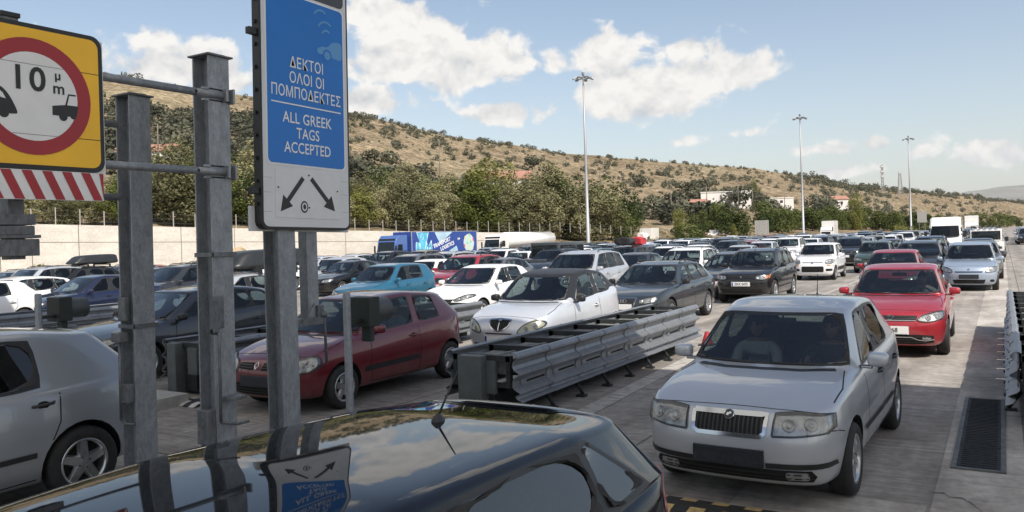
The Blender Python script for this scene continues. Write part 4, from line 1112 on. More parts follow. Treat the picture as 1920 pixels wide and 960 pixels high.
    for a in (0, PI, -PI/2): tube(sb, [Mx @ Vector((0, 0, -.02)), Mx @ Vector((math.cos(a)*.18, math.sin(a)*.18, 0))], .016, 6)
    tube(sb, [Mx @ Vector((0, 0, -.01)), Mx @ Vector((0, 0, -.2))], .03, 8)
    add('steering_wheel', fin(sb, [M_BLACK], 50))
    ysf = S['yB']-.18; zse = S.get('zseat', .29)
    for x in (.36, -.36): add('seat', fin(seat_bm(x, ysf, zse), [M_SEAT], 40))
    rb = bmesh.new(); yrs = min(S['ry']-.05, ysf+.92)
    box(rb, -.62, .62, yrs-.25, yrs+.25, zse, zse+.15, 0, .05)
    Mx = Matrix.Translation((0, yrs+.25, zse+.12)) @ Matrix.Rotation(R(-20), 4, 'X'); box(rb, -.60, .60, -.06, .06, 0, .48, 0, .05, Mx)
    for x in (-.36, .36): box(rb, x-.12, x+.12, -.04, .04, .50, .66, 0, .04, Mx)
    add('rear_seat', fin(rb, [M_SEAT], 40))
    mi_ = bmesh.new(); box(mi_, -.12, .12, S['yt']+.06, S['yt']+.09, S['zt']-.13, S['zt']-.065, 0, .012); tube(mi_, [(0, S['yt']+.07, S['zt']-.07), (0, S['yt']+.05, S['zt']-.01)], .01, 6)
    add('rear_view_mirror', fin(mi_, [M_BLACK], 40))
    wp = bmesh.new()
    wsb = lambda x, z: sk.bvh.ray_cast(Vector((x, -3, z)), Vector((0, 1, 0)))[0]
    for x0, x1 in ((.05, .50), (-.50, -.08)):
        zz = S['zc']+.030; a, b = wsb(x0, zz), wsb(x1, zz)
        if a and b: tube(wp, [a+Vector((0, -.02, .01)), (a+b)/2+Vector((0, -.022, .008)), b+Vector((0, -.02, .01))], .008, 6)
    add('wiper', fin(wp, [M_BLACK], None))
    if S.get('rails'):
        for sx in (1, -1):
            bm = bmesh.new(); pts = []
            for t in (0, .08, .3, .5, .7, .92, 1):
                y = lerp(S['yt']+.30, S['yr']-.10, t); p, n = sk.hit(S['wr']*.93, y, 't')
                pts.append(Vector((p.x*sx, y, p.z + (0 if t in (0, 1) else .045))))
            tube(bm, pts, .016, 8)
            for t in (.3, .7):
                y = lerp(S['yt']+.30, S['yr']-.10, t); p, n = sk.hit(S['wr']*.93, y, 't'); tube(bm, [(p.x*sx, y, p.z-.01), (p.x*sx, y, p.z+.045)], .014, 6)
            add('roof_rail', fin(bm, [S.get('railmat', M_BLACK)], None))
    if S.get('antenna'):
        ay, ah, lean = S['antenna']; p, n = sk.hit(0, ay, 't'); bm = bmesh.new()
        lathe(bm, [(-.01, .036), (.012, .030), (.030, .013), (.035, .004)], 'z', 12, 0, Matrix.Translation(p) @ Matrix.Diagonal((.7, 1.3, 1, 1)))
        tube(bm, [p+Vector((0, 0, .02)), p+Vector((0, lean, ah))], .006, 6, r2=.003)
        add('antenna', fin(bm, [M_BLACK], None))
    for fn in S.get('extra', []): fn(sk, S, add, fin)
    sk.S = S
    return dict(S=S, parts=parts, sk=sk, name=tagname)
def _span(o, z):
    xs = []
    for k in range(len(o)):
        (x0, z0), (x1, z1) = o[k], o[(k+1) % len(o)]
        if (z0-z)*(z1-z) < 0: xs.append(x0+(x1-x0)*(z-z0)/(z1-z0))
    return sorted(xs)[:1] + sorted(xs)[-1:] if len(xs) >= 2 else []
def badge(bm, kind, r, Mx):
    def ring(cx, cy, ro, ri):
        lathe(bm, [(0, ri), (.006, (ri+ro)/2), (0, ro)], 'z', 20, 0, Mx @ Matrix.Translation((cx, cy, 0)))
    if kind == 'rings':
        for k in range(4): ring((k-1.5)*r*1.25, 0, r, r*.78)
    elif kind == 'disc':
        lathe(bm, [(0, r), (.006, r*.9), (.007, .001)], 'z', 18, 0, Mx)
    elif kind == 'ringdisc':
        ring(0, 0, r, r*.78); lathe(bm, [(.001, r*.76), (.002, .001)], 'z', 18, 1, Mx)
        prism(bm, [(-.5*r, -.3*r), (-.1*r, -.45*r), (.1*r, -.1*r), (.55*r, .05*r), (.2*r, .45*r), (-.1*r, .2*r), (-.35*r, .25*r)], lambda a, b, d: Mx @ Vector((a, b, d)), .002, .006)
    elif kind == 'vw':
        ring(0, 0, r, r*.84)
        for pts in ([(-.42, .62), (0, -.05), (.42, .62)], [(-.72, .40), (-.36, -.62), (0, .12), (.36, -.62), (.72, .40)]):
            tube(bm, [Mx @ Vector((a*r, b*r, .004)) for a, b in pts], r*.08, 6)
    elif kind == 'diamond':
        o = [(0, r*1.25), (r*.8, 0), (0, -r*1.25), (-r*.8, 0)]
        for k in range(4):
            a, b = o[k], o[(k+1) % 4]; tube(bm, [Mx @ Vector((*a, .005)), Mx @ Vector((*b, .005))], r*.16, 6)
    elif kind == 'bar':
        prism(bm, rrect(-r*1.3, r*1.3, -r*.55, r*.55, r*.3), lambda a, b, d: Mx @ Vector((a, b, d)), 0, .008)
    elif kind == 'aitch':
        ring(0, 0, r, r*.86)
        for pts in ([(-.42, .55), (-.32, -.55)], [(.42, .55), (.32, -.55)], [(-.36, 0), (.36, 0)]): tube(bm, [Mx @ Vector((a*r, b*r, .004)) for a, b in pts], r*.11, 6)
MED_PARTS = {'body', 'windshield', 'rear_window', 'side_window', 'headlight', 'taillight', 'grille', 'wheel', 'mirror', 'number_plate', 'roof_rail', 'seat'}
FAR_CACHE = {}
def far_mesh(P):
    """one light mesh of the whole car for the far queues"""
    if P['name'] in FAR_CACHE: return FAR_CACHE[P['name']]
    bm = bmesh.new(); mats = [None]; sk = P['sk']
    def mid(m):
        if m is None: return 0
        if m not in mats: mats.append(m)
        return mats.index(m)
    for q in P['parts']:
        if q['name'] not in ('body', 'windshield', 'rear_window', 'side_window', 'headlight', 'taillight', 'grille', 'wheel', 'mirror', 'number_plate', 'roof_rail', 'roof_box', 'spare'): continue
        n0 = len(bm.verts); f0 = len(bm.faces); bm.from_mesh(q['me']); bm.verts.ensure_lookup_table(); bm.faces.ensure_lookup_table()
        Mx = Matrix.Translation(q['loc']) @ (Matrix.Rotation(q['rot'][2], 4, 'Z') if q['rot'] else Matrix.Identity(4))
        for v in bm.verts[n0:]: v.co = Mx @ v.co
        ms = list(q['me'].materials)
        for f in bm.faces[f0:]:
            m = ms[f.material_index] if f.material_index < len(ms) else None
            if q['name'] in ('windshield', 'rear_window', 'side_window'): m = M_DARKGLASS
            f.material_index = mid(m)
    bmesh.ops.delete(bm, geom=[f for f in bm.faces if mats[f.material_index] is M_INNER], context='FACES')
    me = bpy.data.meshes.new('far_car'); bm.to_mesh(me); bm.free()
    for m in mats: me.materials.append(m)
    FAR_CACHE[P['name']] = me; return me
CARS = []
def place_car(P, x, y, mat, label, cat='car', group=None, rz=0.0, lod='full', name='parked_car', z=0.0):
    """x = centre line, y = front bumper"""
    S = P['S']; CARS.append((x, y+S['L']/2, S['L'], S['W'], rz))
    if lod == 'far':
        o = bpy.data.objects.new(name, far_mesh(P)); C.objects.link(o); o.location = (x, y, z); o.rotation_euler = (0, 0, rz)
        o.material_slots[0].link = 'OBJECT'; o.material_slots[0].material = mat
        return tag(o, label, cat, group)
    root = thing(name, label, cat, (x, y, z), rz, group); made = []
    for q in P['parts']:
        if lod == 'med' and q['name'] not in MED_PARTS: made.append(None); continue
        o = bpy.data.objects.new(q['name'], q['me']); C.objects.link(o)
        o.parent = root if q['parent'] is None else made[q['parent']]
        o.location = q['loc']
        if q['rot']: o.rotation_euler = q['rot']
        if q['label']: o['label'] = q['label']
        for sl in q['paint']:
            o.material_slots[sl].link = 'OBJECT'; o.material_slots[sl].material = mat
        made.append(o)
    return root
# ------------------------------------------------------------------ car types (metres; y runs from the nose to the tail)
def mk(o): return spline(o, 4)
T = {}
def proto(k, **S):
    T[k] = build_proto(S, k)
TL = [(.50, .72), (.76, .72), (.78, .95), (.60, .95)]
# silver supermini with an upright nose
proto('fabia', L=3.96, W=1.645, H=1.475, yc=1.08, zc=.94, yt=1.74, zt=1.375, yr=3.45, zr=1.37, yb=3.86, zb=1.02, zbf=.915, zbr=.985, yB=2.20, yC0=3.0, yC1=3.42, wr=.555,
      zh=.775, yh=.16, nr=.9, fy=.80, ry=3.26, r=.295, ztail=.95, hl=[(.335, .595), (.345, .745), (.52, .755), (.725, .745), (.735, .66), (.70, .625), (.50, .60)],
      bulbs=[(.45, .675, .050), (.60, .685, .052)],
      grilles=[dict(o=[(-.285, .735), (.285, .735), (.275, .61), (.24, .585), (-.24, .585), (-.275, .61)], bars=16, chrome=.030, lines=[]),
               dict(o=[(-.60, .345), (.60, .345), (.63, .30), (.60, .255), (-.60, .255), (-.63, .30)], slats=2, name='air_intake')],
      fogs=[rrect(.42, .58, .272, .33, .02)], badge=(0, .722, .043, 'ringdisc'), plate=(.42, 'dark', None),
      blackstrips=[([(-.74, .385), (-.5, .375), (-.28, .372)], 'f', .042, False), ([(.74, .385), (.5, .375), (.28, .372)], 'f', .042, False)],
      tl=TL, antenna=(3.32, .24, .06), handleblack=True, rimstyle='six', mouldw=.04, sideglass=M_GLASSX, bulbmi=0)
# red newer hatch
proto('polo', L=3.97, W=1.68, H=1.455, yc=1.12, zc=.95, yt=1.90, zt=1.37, yr=3.50, zr=1.36, yb=3.86, zb=1.02, zbf=.92, zbr=1.0, yB=2.30, yC0=3.08, yC1=3.50, wr=.565,
      zh=.77, yh=.20, nr=1.1, fy=.82, ry=3.29, r=.305, ztail=.95, hl=mk([(.40, .625), (.46, .695), (.60, .735), (.735, .76), (.755, .70), (.72, .645), (.56, .605)]),
      bulbs=[(.55, .665, .05), (.66, .69, .045)],
      grilles=[dict(o=[(-.40, .70), (.40, .70), (.375, .625), (-.375, .625)], slats=2, lines=[([(-.37, .622), (.37, .622)], .012)]),
               dict(o=[(-.62, .385), (-.4, .40), (.4, .40), (.62, .385), (.62, .27), (.4, .24), (-.4, .24), (-.62, .27)], slats=3, name='air_intake', lines=[([(-.62, .325), (-.5, .305), (-.40, .318), (-.30, .36), (.30, .36), (.40, .318), (.5, .305), (.62, .325)], .014)])],
      fogs=[rrect(.46, .58, .325, .365, .015)], badge=(0, .672, .052, 'vw'), plate=(.47, 'white', '5268'), mould=False, tl=TL, rimstyle='five')
# rounded three-door with a shield grille and black upper half
def shield(k): return [(-.16*k, .76), (-.02, .775), (.02, .775), (.16*k, .76), (.135*k, .66), (.07*k, .60), (0, .580), (-.07*k, .60), (-.135*k, .66)]
proto('ypsilon', L=3.78, W=1.70, H=1.53, yc=1.05, zc=.99, yt=1.72, zt=1.44, yr=3.20, zr=1.42, yb=3.62, zb=1.05, zbf=.95, zbr=1.08, yB=2.42, yC0=3.02, yC1=3.30, wr=.575,
      zh=.80, yh=.20, nr=1.6, tr=1.4, fy=.77, ry=3.16, r=.295, ztail=.98, doors=3, blackroof=True, dome=.05,
      hl=mk([(.36, .555), (.44, .665), (.60, .745), (.73, .735), (.745, .66), (.62, .59), (.46, .545)]), bulbs=[(.50, .61, .05), (.63, .67, .055)], lampmat=pmat('lamp_yellowed', (.50, .50, .36), .3, .45),
      grilles=[dict(o=shield(1.35), chrome=.020, lines=[([(0, .775), (0, .585)], .018)], bars=9), dict(o=[(-.28, .545), (.28, .545), (.25, .525), (-.25, .525)], name='air_intake'),
               dict(o=[(-.55, .36), (.55, .36), (.5, .26), (-.5, .26)], slats=2, name='air_intake')],
      badge=(0, .752, .03, 'disc'), plate=(.44, 'white', None), mould=False, tl=[(.62, .78), (.74, .78), (.66, 1.2), (.60, 1.2)], mirrorblack=True,
      creases=[([(1.1, .60), (2.2, .66), (3.3, .72)], 'l')])
# burgundy three-door supermini
proto('clio', L=3.81, W=1.64, H=1.42, yc=1.02, zc=.92, yt=1.66, zt=1.35, yr=3.32, zr=1.33, yb=3.70, zb=.98, zbf=.89, zbr=.97, yB=2.42, yC0=3.05, yC1=3.26, wr=.55,
      zh=.74, yh=.22, nr=1.3, tr=1.2, fy=.78, ry=3.25, r=.285, ztail=.92, doors=3, bpill=False,
      hl=mk([(.40, .555), (.41, .655), (.56, .70), (.70, .735), (.745, .66), (.72, .57), (.56, .535)]), bulbs=[(.52, .61, .055), (.65, .63, .05)],
      grilles=[dict(o=[(.085, .665), (.36, .655), (.35, .585), (.07, .575)], slats=2, mirror=True), dict(o=[(-.62, .40), (.62, .40), (.56, .26), (-.56, .26)], slats=3, name='air_intake')],
      badge=(0, .625, .042, 'diamond'), plate=(.44, 'dark', None), tl=[(.52, .66), (.74, .66), (.70, .96), (.60, .95)], rimstyle='five', mouldw=.07)
# old fridge-white hatch
proto('uno', L=3.69, W=1.56, H=1.43, yc=1.05, zc=.91, yt=1.62, zt=1.36, yr=3.36, zr=1.36, yb=3.62, zb=.96, zbf=.88, zbr=.90, yB=2.14, yC0=2.92, yC1=3.34, wr=.56,
      zh=.76, yh=.08, nr=.5, tr=.6, fy=.75, ry=3.11, r=.275, ztail=.90, quarter=True, yC0r=2.86, yC1r=3.16, hl=[(.42, .60), (.42, .71), (.68, .71), (.68, .60)], bulbs=[(.55, .655, .05)], bpill=False,
      grilles=[dict(o=[(-.38, .70), (.38, .70), (.38, .61), (-.38, .61)], slats=3)], blackstrips=[([(-.72, .45), (.72, .45)], 'f', .14, False)], plate=(.36, 'white', None), tl=TL, handleblack=True, mirrorblack=True, rimstyle='steel')
# small five-door hatch of the 2000s
proto('getz', L=3.82, W=1.665, H=1.49, yc=1.05, zc=.96, yt=1.72, zt=1.41, yr=3.42, zr=1.41, yb=3.74, zb=1.03, zbf=.92, zbr=1.0, yB=2.16, yC0=2.95, yC1=3.38, wr=.57,
      zh=.77, yh=.18, nr=1.2, tr=.9, fy=.78, ry=3.24, r=.29, ztail=.95, hl=mk([(.38, .60), (.42, .70), (.58, .735), (.72, .75), (.745, .67), (.68, .61), (.5, .585)]), bulbs=[(.50, .655, .05), (.64, .67, .05)], amber=[(.70, .61), (.76, .62), (.76, .72), (.745, .72)],
      grilles=[dict(o=[(-.33, .69), (.33, .69), (.30, .625), (-.30, .625)], slats=1), dict(o=[(-.52, .38), (.52, .38), (.46, .27), (-.46, .27)], slats=2, name='air_intake')], badge=(0, .655, .04, 'bar'), plate=(.44, 'white', None), mould=False, tl=[(.60, .85), (.74, .85), (.66, 1.25), (.60, 1.25)])
# modern white hatch
proto('modern', L=4.03, W=1.73, H=1.47, yc=1.14, zc=.96, yt=1.98, zt=1.39, yr=3.55, zr=1.36, yb=3.90, zb=1.04, zbf=.93, zbr=1.02, yB=2.34, yC0=3.12, yC1=3.52, wr=.57,
      zh=.78, yh=.22, nr=1.3, tr=1.1, fy=.83, ry=3.40, r=.31, ztail=.97, hl=mk([(.42, .645), (.52, .705), (.68, .76), (.79, .775), (.775, .71), (.66, .655), (.52, .625)]), bulbs=[(.58, .675, .04), (.69, .71, .04)],
      grilles=[dict(o=[(-.42, .67), (.42, .67), (.36, .60), (-.36, .60)], slats=1), dict(o=[(-.50, .50), (.50, .50), (.42, .27), (-.42, .27)], slats=4, name='air_intake', chrome=.012)], fogs=[[(.56, .36), (.72, .40), (.71, .45), (.56, .42)]],
      badge=(0, .64, .04, 'bar'), plate=(.44, 'dark', None), mould=False, tl=TL, rimstyle='seven')
# tall city car
proto('panda', L=3.65, W=1.645, H=1.55, yc=.98, zc=1.03, yt=1.50, zt=1.48, yr=3.36, zr=1.48, yb=3.56, zb=1.08, zbf=.98, zbr=1.03, yB=2.04, yC0=2.80, yC1=3.22, wr=.60,
      zh=.86, yh=.12, nr=.8, tr=.6, fy=.76, ry=3.06, r=.29, ztail=1.0, quarter=True, hl=mk([(.50, .74), (.52, .83), (.64, .87), (.76, .86), (.765, .77), (.70, .70), (.58, .69)]), bulbs=[(.63, .78, .06)], amber=rrect(.55, .70, .61, .65, .015),
      grilles=[dict(o=[(-.42, .77), (.42, .77), (.40, .745), (-.40, .745)]), dict(o=rrect(-.44, .44, .36, .60, .05), slats=4, name='air_intake'), dict(o=rrect(.52, .74, .40, .50, .03), mirror=True, name='air_intake')],
      badge=(0, .755, .045, 'disc'), tl=[(.62, .85), (.74, .85), (.68, 1.3), (.62, 1.3)], rimstyle='steel', mouldw=.14, hz=.86)
# Japanese five-door minicar, slim grille
proto('sirion', L=3.60, W=1.665, H=1.55, yc=.98, zc=.98, yt=1.62, zt=1.46, yr=3.26, zr=1.45, yb=3.52, zb=1.05, zbf=.93, zbr=1.02, yB=2.05, yC0=2.84, yC1=3.22, wr=.58,
      zh=.80, yh=.18, nr=1.2, tr=.8, fy=.77, ry=3.2, r=.285, ztail=.97, hl=mk([(.46, .62), (.50, .70), (.62, .76), (.74, .78), (.76, .70), (.70, .63), (.56, .60)]), bulbs=[(.60, .68, .055)],
      grilles=[dict(o=[(-.40, .645), (.40, .645), (.37, .60), (-.37, .60)], lines=[([(-.38, .62), (.38, .62)], .012)]), dict(o=[(-.46, .38), (.46, .38), (.42, .25), (-.42, .25)], slats=2, name='air_intake'), dict(o=rrect(.58, .70, .30, .38, .03), mirror=True, name='air_intake')],
      badge=(0, .705, .03, 'disc'), plate=(.475, 'dark', None), mould=False, tl=TL)
# big-grille estate
proto('wagon', L=4.80, W=1.83, H=1.47, yc=1.38, zc=.95, yt=2.14, zt=1.38, yr=4.15, zr=1.34, yb=4.62, zb=.99, zbf=.92, zbr=.98, yB=2.60, yC0=3.40, yC1=4.08, wr=.60,
      zh=.77, yh=.18, nr=1.1, tr=1.0, fy=.94, ry=3.72, r=.325, ztail=.95, quarter=True, yC0r=3.36, yC1r=3.86, hl=[(.43, .61), (.42, .685), (.56, .72), (.76, .745), (.80, .69), (.74, .635), (.58, .60)], bulbs=[(.53, .66, .05), (.66, .675, .045)],
      grilles=[dict(o=[(-.36, .72), (.36, .72), (.31, .55), (.26, .46), (-.26, .46), (-.31, .55)], slats=4, chrome=.022), dict(o=[(.45, .42), (.78, .42), (.74, .31), (.45, .31)], mirror=True, slats=2, name='air_intake')],
      badge=(0, .655, .048, 'rings'), plate=(.53, 'white', None), mould=False, tl=[(.55, .70), (.82, .70), (.80, .92), (.58, .92)], rimstyle='ten', rails=True, mirrorblack=True)
# boxy dark SUV
proto('boxsuv', L=4.0, W=1.70, H=1.60, yc=1.12, zc=1.06, yt=1.70, zt=1.51, yr=3.70, zr=1.50, yb=3.90, zb=1.10, zbf=1.02, zbr=1.06, yB=2.28, yC0=3.02, yC1=3.66, wr=.61,
      zh=.90, yh=.12, nr=.8, tr=.5, fy=.80, ry=3.22, r=.345, ztail=1.05, quarter=True, yC0r=2.98, yC1r=3.52, zmid=.66, front_bot=.27, hl=mk([(.44, .745), (.45, .83), (.58, .86), (.73, .865), (.755, .80), (.70, .74), (.56, .725)]), bulbs=[(.52, .79, .055), (.64, .80, .05)], amber=[(.68, .75), (.77, .77), (.775, .86), (.735, .862)],
      grilles=[dict(o=[(-.40, .86), (.40, .86), (.38, .76), (-.38, .76)], slats=3), dict(o=[(-.62, .46), (.62, .46), (.58, .33), (-.58, .33)], slats=3, name='air_intake')],
      badge=(0, .81, .04, 'aitch'), plate=(.60, 'white', 'ZKX 5473'), tl=[(.62, .9), (.76, .9), (.70, 1.4), (.64, 1.4)], rails=True, rimstyle='six', antenna=(1.78, .30, .22), mirrorblack=True)
# mid-size SUV of the 2000s
proto('suv', L=4.57, W=1.86, H=1.70, yc=1.28, zc=1.12, yt=1.98, zt=1.60, yr=4.10, zr=1.58, yb=4.46, zb=1.16, zbf=1.07, zbr=1.14, yB=2.50, yC0=3.28, yC1=4.02, wr=.66,
      zh=.96, yh=.18, nr=1.0, tr=.8, fy=.88, ry=3.58, r=.365, ztail=1.10, quarter=True, yC0r=3.22, yC1r=3.80, zmid=.72, front_bot=.27, hl=mk([(.46, .78), (.48, .88), (.62, .92), (.80, .93), (.83, .85), (.76, .79), (.6, .76)]), bulbs=[(.56, .84, .06), (.71, .86, .055)],
      grilles=[dict(o=[(-.40, .90), (.40, .90), (.36, .76), (-.36, .76)], slats=3, chrome=.02), dict(o=[(-.60, .50), (.60, .50), (.55, .36), (-.55, .36)], slats=2, name='air_intake')], badge=(0, .83, .045, 'disc'), plate=(.60, 'white', None), tl=[(.68, .95), (.82, .95), (.76, 1.4), (.70, 1.4)], rails=True, rimstyle='six', mouldw=.10, mouldblack=False)
# modern crossover
proto('cross', L=4.45, W=1.85, H=1.62, yc=1.24, zc=1.06, yt=2.02, zt=1.53, yr=3.90, zr=1.50, yb=4.30, zb=1.15, zbf=1.02, zbr=1.12, yB=2.46, yC0=3.24, yC1=3.80, wr=.62,
      zh=.92, yh=.20, nr=1.2, tr=1.0, fy=.88, ry=3.54, r=.35, ztail=1.08, quarter=True, zmid=.66, front_bot=.24, hl=mk([(.46, .79), (.50, .855), (.66, .89), (.82, .905), (.83, .85), (.70, .795), (.56, .775)]), bulbs=[(.60, .83, .05), (.73, .85, .045)],
      grilles=[dict(o=[(.03, .86), (.40, .86), (.36, .72), (.05, .70)], bars=0, mirror=True, chrome=.016), dict(o=[(-.66, .50), (.66, .50), (.60, .32), (-.60, .32)], slats=3, name='air_intake')], badge=(0, .90, .04, 'disc'), plate=(.58, 'white', None), mould=False, tl=[(.5, .85), (.84, .85), (.84, 1.0), (.55, 1.0)], rails=True, rimstyle='five')
# saloon
proto('saloon', L=4.55, W=1.78, H=1.44, yc=1.32, zc=.93, yt=2.10, zt=1.355, yr=3.46, zr=1.34, yb=4.02, zb=1.02, zbf=.90, zbr=.96, yB=2.48, yC0=3.26, yC1=3.55, wr=.56,
      zh=.75, yh=.18, nr=1.1, tr=1.0, fy=.90, ry=3.56, r=.31, ztail=1.0, hl=mk([(.42, .60), (.44, .68), (.60, .72), (.77, .74), (.79, .67), (.70, .61), (.54, .585)]), bulbs=[(.54, .65, .05), (.68, .67, .045)],
      grilles=[dict(o=[(-.36, .71), (.36, .71), (.31, .58), (-.31, .58)], slats=3, chrome=.015), dict(o=[(-.55, .40), (.55, .40), (.50, .27), (-.50, .27)], slats=2, name='air_intake')], badge=(0, .66, .04, 'disc'), plate=(.45, 'white', None), mould=False, tl=[(.5, .74), (.80, .74), (.78, .95), (.55, .95)], yC1r=3.32)
# people carrier
proto('mpv', L=4.40, W=1.78, H=1.63, yc=1.02, zc=1.05, yt=1.78, zt=1.53, yr=3.90, zr=1.52, yb=4.24, zb=1.08, zbf=.97, zbr=1.03, yB=2.30, yC0=3.12, yC1=3.86, wr=.62,
      zh=.84, yh=.20, nr=1.2, tr=.8, fy=.86, ry=3.56, r=.315, ztail=1.0, quarter=True, yC0r=3.08, yC1r=3.64, hl=mk([(.44, .66), (.48, .77), (.62, .82), (.77, .84), (.79, .76), (.70, .68), (.56, .64)]), bulbs=[(.56, .73, .05), (.69, .76, .045)],
      grilles=[dict(o=[(-.36, .76), (.36, .76), (.32, .67), (-.32, .67)], slats=2, chrome=.015), dict(o=[(-.55, .42), (.55, .42), (.50, .28), (-.50, .28)], slats=2, name='air_intake')], badge=(0, .715, .04, 'disc'), plate=(.50, 'white', None), tl=[(.60, .85), (.78, .85), (.70, 1.3), (.64, 1.3)], rails=True)
# sporty dark five-door with a sloping roof
proto('leon', L=4.32, W=1.77, H=1.455, yc=1.16, zc=.95, yt=2.00, zt=1.385, yr=3.70, zr=1.34, yb=4.12, zb=1.03, zbf=.92, zbr=1.03, yB=2.44, yC0=3.22, yC1=3.70, wr=.56,
      zh=.76, yh=.24, nr=1.4, tr=1.2, fy=.90, ry=3.48, r=.315, ztail=.98, quarter=True, hl=mk([(.40, .60), (.50, .685), (.66, .745), (.79, .75), (.79, .67), (.68, .61), (.54, .58)]), bulbs=[(.53, .63, .05), (.67, .675, .05)],
      grilles=[dict(o=[(-.26, .68), (.26, .68), (.20, .60), (-.20, .60)], slats=2), dict(o=[(-.62, .44), (.62, .44), (.56, .27), (-.56, .27)], slats=3, name='air_intake')], badge=(0, .645, .04, 'disc'), plate=(.45, 'white', None), mould=False, tl=TL, rimstyle='five', mirrorblack=True)
# silver hatch seen from its rear corner, dark side glass, black handles
proto('rearhatch', L=4.20, W=1.74, H=1.51, yc=1.10, zc=.97, yt=1.80, zt=1.42, yr=3.72, zr=1.42, yb=4.10, zb=1.05, zbf=.93, zbr=.99, yB=2.34, yC0=3.16, yC1=3.34, wr=.585,
      zh=.78, yh=.18, nr=1.2, tr=1.0, fy=.86, ry=3.47, r=.315, ztail=.96, hl=mk([(.38, .60), (.42, .70), (.58, .735), (.76, .75), (.79, .67), (.68, .61), (.5, .585)]), bulbs=[], grilles=[], bpill=False, sideglass=M_GLASSD, rearglass=M_GLASSD,
      tl=mk([(.50, .78), (.56, .90), (.74, .90), (.765, .84), (.74, .76), (.60, .74)]), handleblack=True, rimstyle='five', yC0r=3.14, yC1r=3.26, hz=.88, tlfacing=.10)
# black coupe-like hatch right below the camera
proto('nearhatch', L=4.28, W=1.77, H=1.375, yc=.70, zc=.98, yt=1.30, zt=1.34, yr=3.95, zr=1.285, yb=4.17, zb=1.00, zbf=.94, zbr=1.02, yB=2.30, yC0=3.36, yC1=3.84, yC0r=3.40, yC1r=3.46, wr=.60,
      zh=.80, yh=.20, nr=1.2, tr=1.3, fy=.90, ry=3.52, r=.32, ztail=.95, quarter=True, doors=5, bpill=True, hl=mk([(.38, .60), (.42, .70), (.58, .735), (.76, .75), (.79, .67), (.68, .61), (.5, .585)]), bulbs=[], grilles=[],
      tl=mk([(.54, .70), (.56, .86), (.60, 1.0), (.74, 1.0), (.80, .84), (.74, .70)]), tailmat=M_TAILP, tlfacing=.12, wrapglass=True, corner=.92, hdr=.03, roofmat=M_DARKGLASS, sideglass=M_NEARGLASS, rearglass=M_GLASSD, flat=True, antenna=(3.30, .20, .16), mould=False, frame=.03, sub=3)
# ------------------------------------------------------------------ galvanised steel, signs, rails
def galv_mat(name, a, b, spangle=9.0, rough=.55):
    m, N, L, bs = _mat(name); tc = N.new('ShaderNodeTexCoord')
    v = N.new('ShaderNodeTexVoronoi'); v.inputs['Scale'].default_value = spangle*7; mp = N.new('ShaderNodeMapping'); mp.inputs['Scale'].default_value = (1, 1, .5); L.new(tc.outputs['Object'], mp.inputs[0]); L.new(mp.outputs[0], v.inputs['Vector'])
    n = N.new('ShaderNodeTexNoise'); n.inputs['Scale'].default_value = spangle; n.inputs['Detail'].default_value = 7; n.inputs['Roughness'].default_value = .7; L.new(mp.outputs[0], n.inputs['Vector'])
    ad = N.new('ShaderNodeMath'); ad.operation = 'MULTIPLY_ADD'; sp = N.new('ShaderNodeSeparateColor'); L.new(v.outputs['Color'], sp.inputs[0]); L.new(sp.outputs[0], ad.inputs[0]); ad.inputs[1].default_value = .20; L.new(n.outputs[0], ad.inputs[2])
    r = N.new('ShaderNodeValToRGB'); r.color_ramp.elements[0].position = .38; r.color_ramp.elements[0].color = (*a, 1); r.color_ramp.elements[1].position = .95; r.color_ramp.elements[1].color = (*b, 1); L.new(ad.outputs[0], r.inputs[0]); L.new(r.outputs[0], bs.inputs['Base Color'])
    bs.inputs['Metallic'].default_value = .55; bs.inputs['Roughness'].default_value = rough; return m
M_GALV = galv_mat('galvanised', (.20, .215, .23), (.40, .42, .44), 11); M_GALVD = galv_mat('galvanised_dull', (.10, .105, .11), (.24, .25, .26), 6)
M_RAIL = galv_mat('rail_galvanised', (.21, .222, .235), (.33, .345, .36), 3, .46)
M_DARKST = pmat('dark_steel', (.030, .033, .034), .6, .3, var=.4)
M_BOXG = pmat('grey_green_cabinet', (.085, .095, .095), .55, var=.25, vscale=5)
def hpost(x, y, z0, z1, label, w=.19, extras=()):
    """wide-flange post, flanges towards the lanes, open side along them"""
    t = thing('steel_post', label, 'post', (x, y, z0), 0, 'galvanised sign posts'); h = z1-z0
    bm = bmesh.new(); tf = .014
    box(bm, w/2-tf, w/2, -w/2, w/2, 0, h, 0, .003); box(bm, -w/2, -w/2+tf, -w/2, w/2, 0, h, 0, .003); box(bm, -w/2+tf+.001, w/2-tf-.001, -.006, .006, 0, h)
    mobj('beam', bm, M_GALV, t)
    bm = bmesh.new(); box(bm, -w/2-.05, w/2+.05, -w/2-.05, w/2+.05, 0, .022, 0, .003)
    for sx in (-1, 1):
        for sy in (-1, 1): lathe(bm, [(.022, .016), (.045, .016), (.046, .001)], 'z', 6, 0, Matrix.Translation((sx*(w/2+.028), sy*(w/2+.028), 0)))
    mobj('base_plate', bm, M_GALVD, t)
    bm = bmesh.new(); box(bm, -w/2-.025, w/2+.025, -w/2-.025, w/2+.025, h, h+.014, 0, .003); box(bm, -w/2+.02, w/2-.02, -w/2+.02, w/2-.02, h+.014, h+.03, 0, .004); mobj('cap', bm, M_GALVD, t)
    for zz in extras:
        bm = bmesh.new(); box(bm, -w/2-.006, w/2+.02, -w/2-.016, -w/2-.002, zz-.018, zz+.018, 0, .003); box(bm, w/2+.002, w/2+.020, -w/2-.016, w/2+.02, zz-.018, zz+.018, 0, .003)
        mobj('clamp', bm, M_GALVD, t)
    return t
PX2, PY2 = -5.47, 4.27
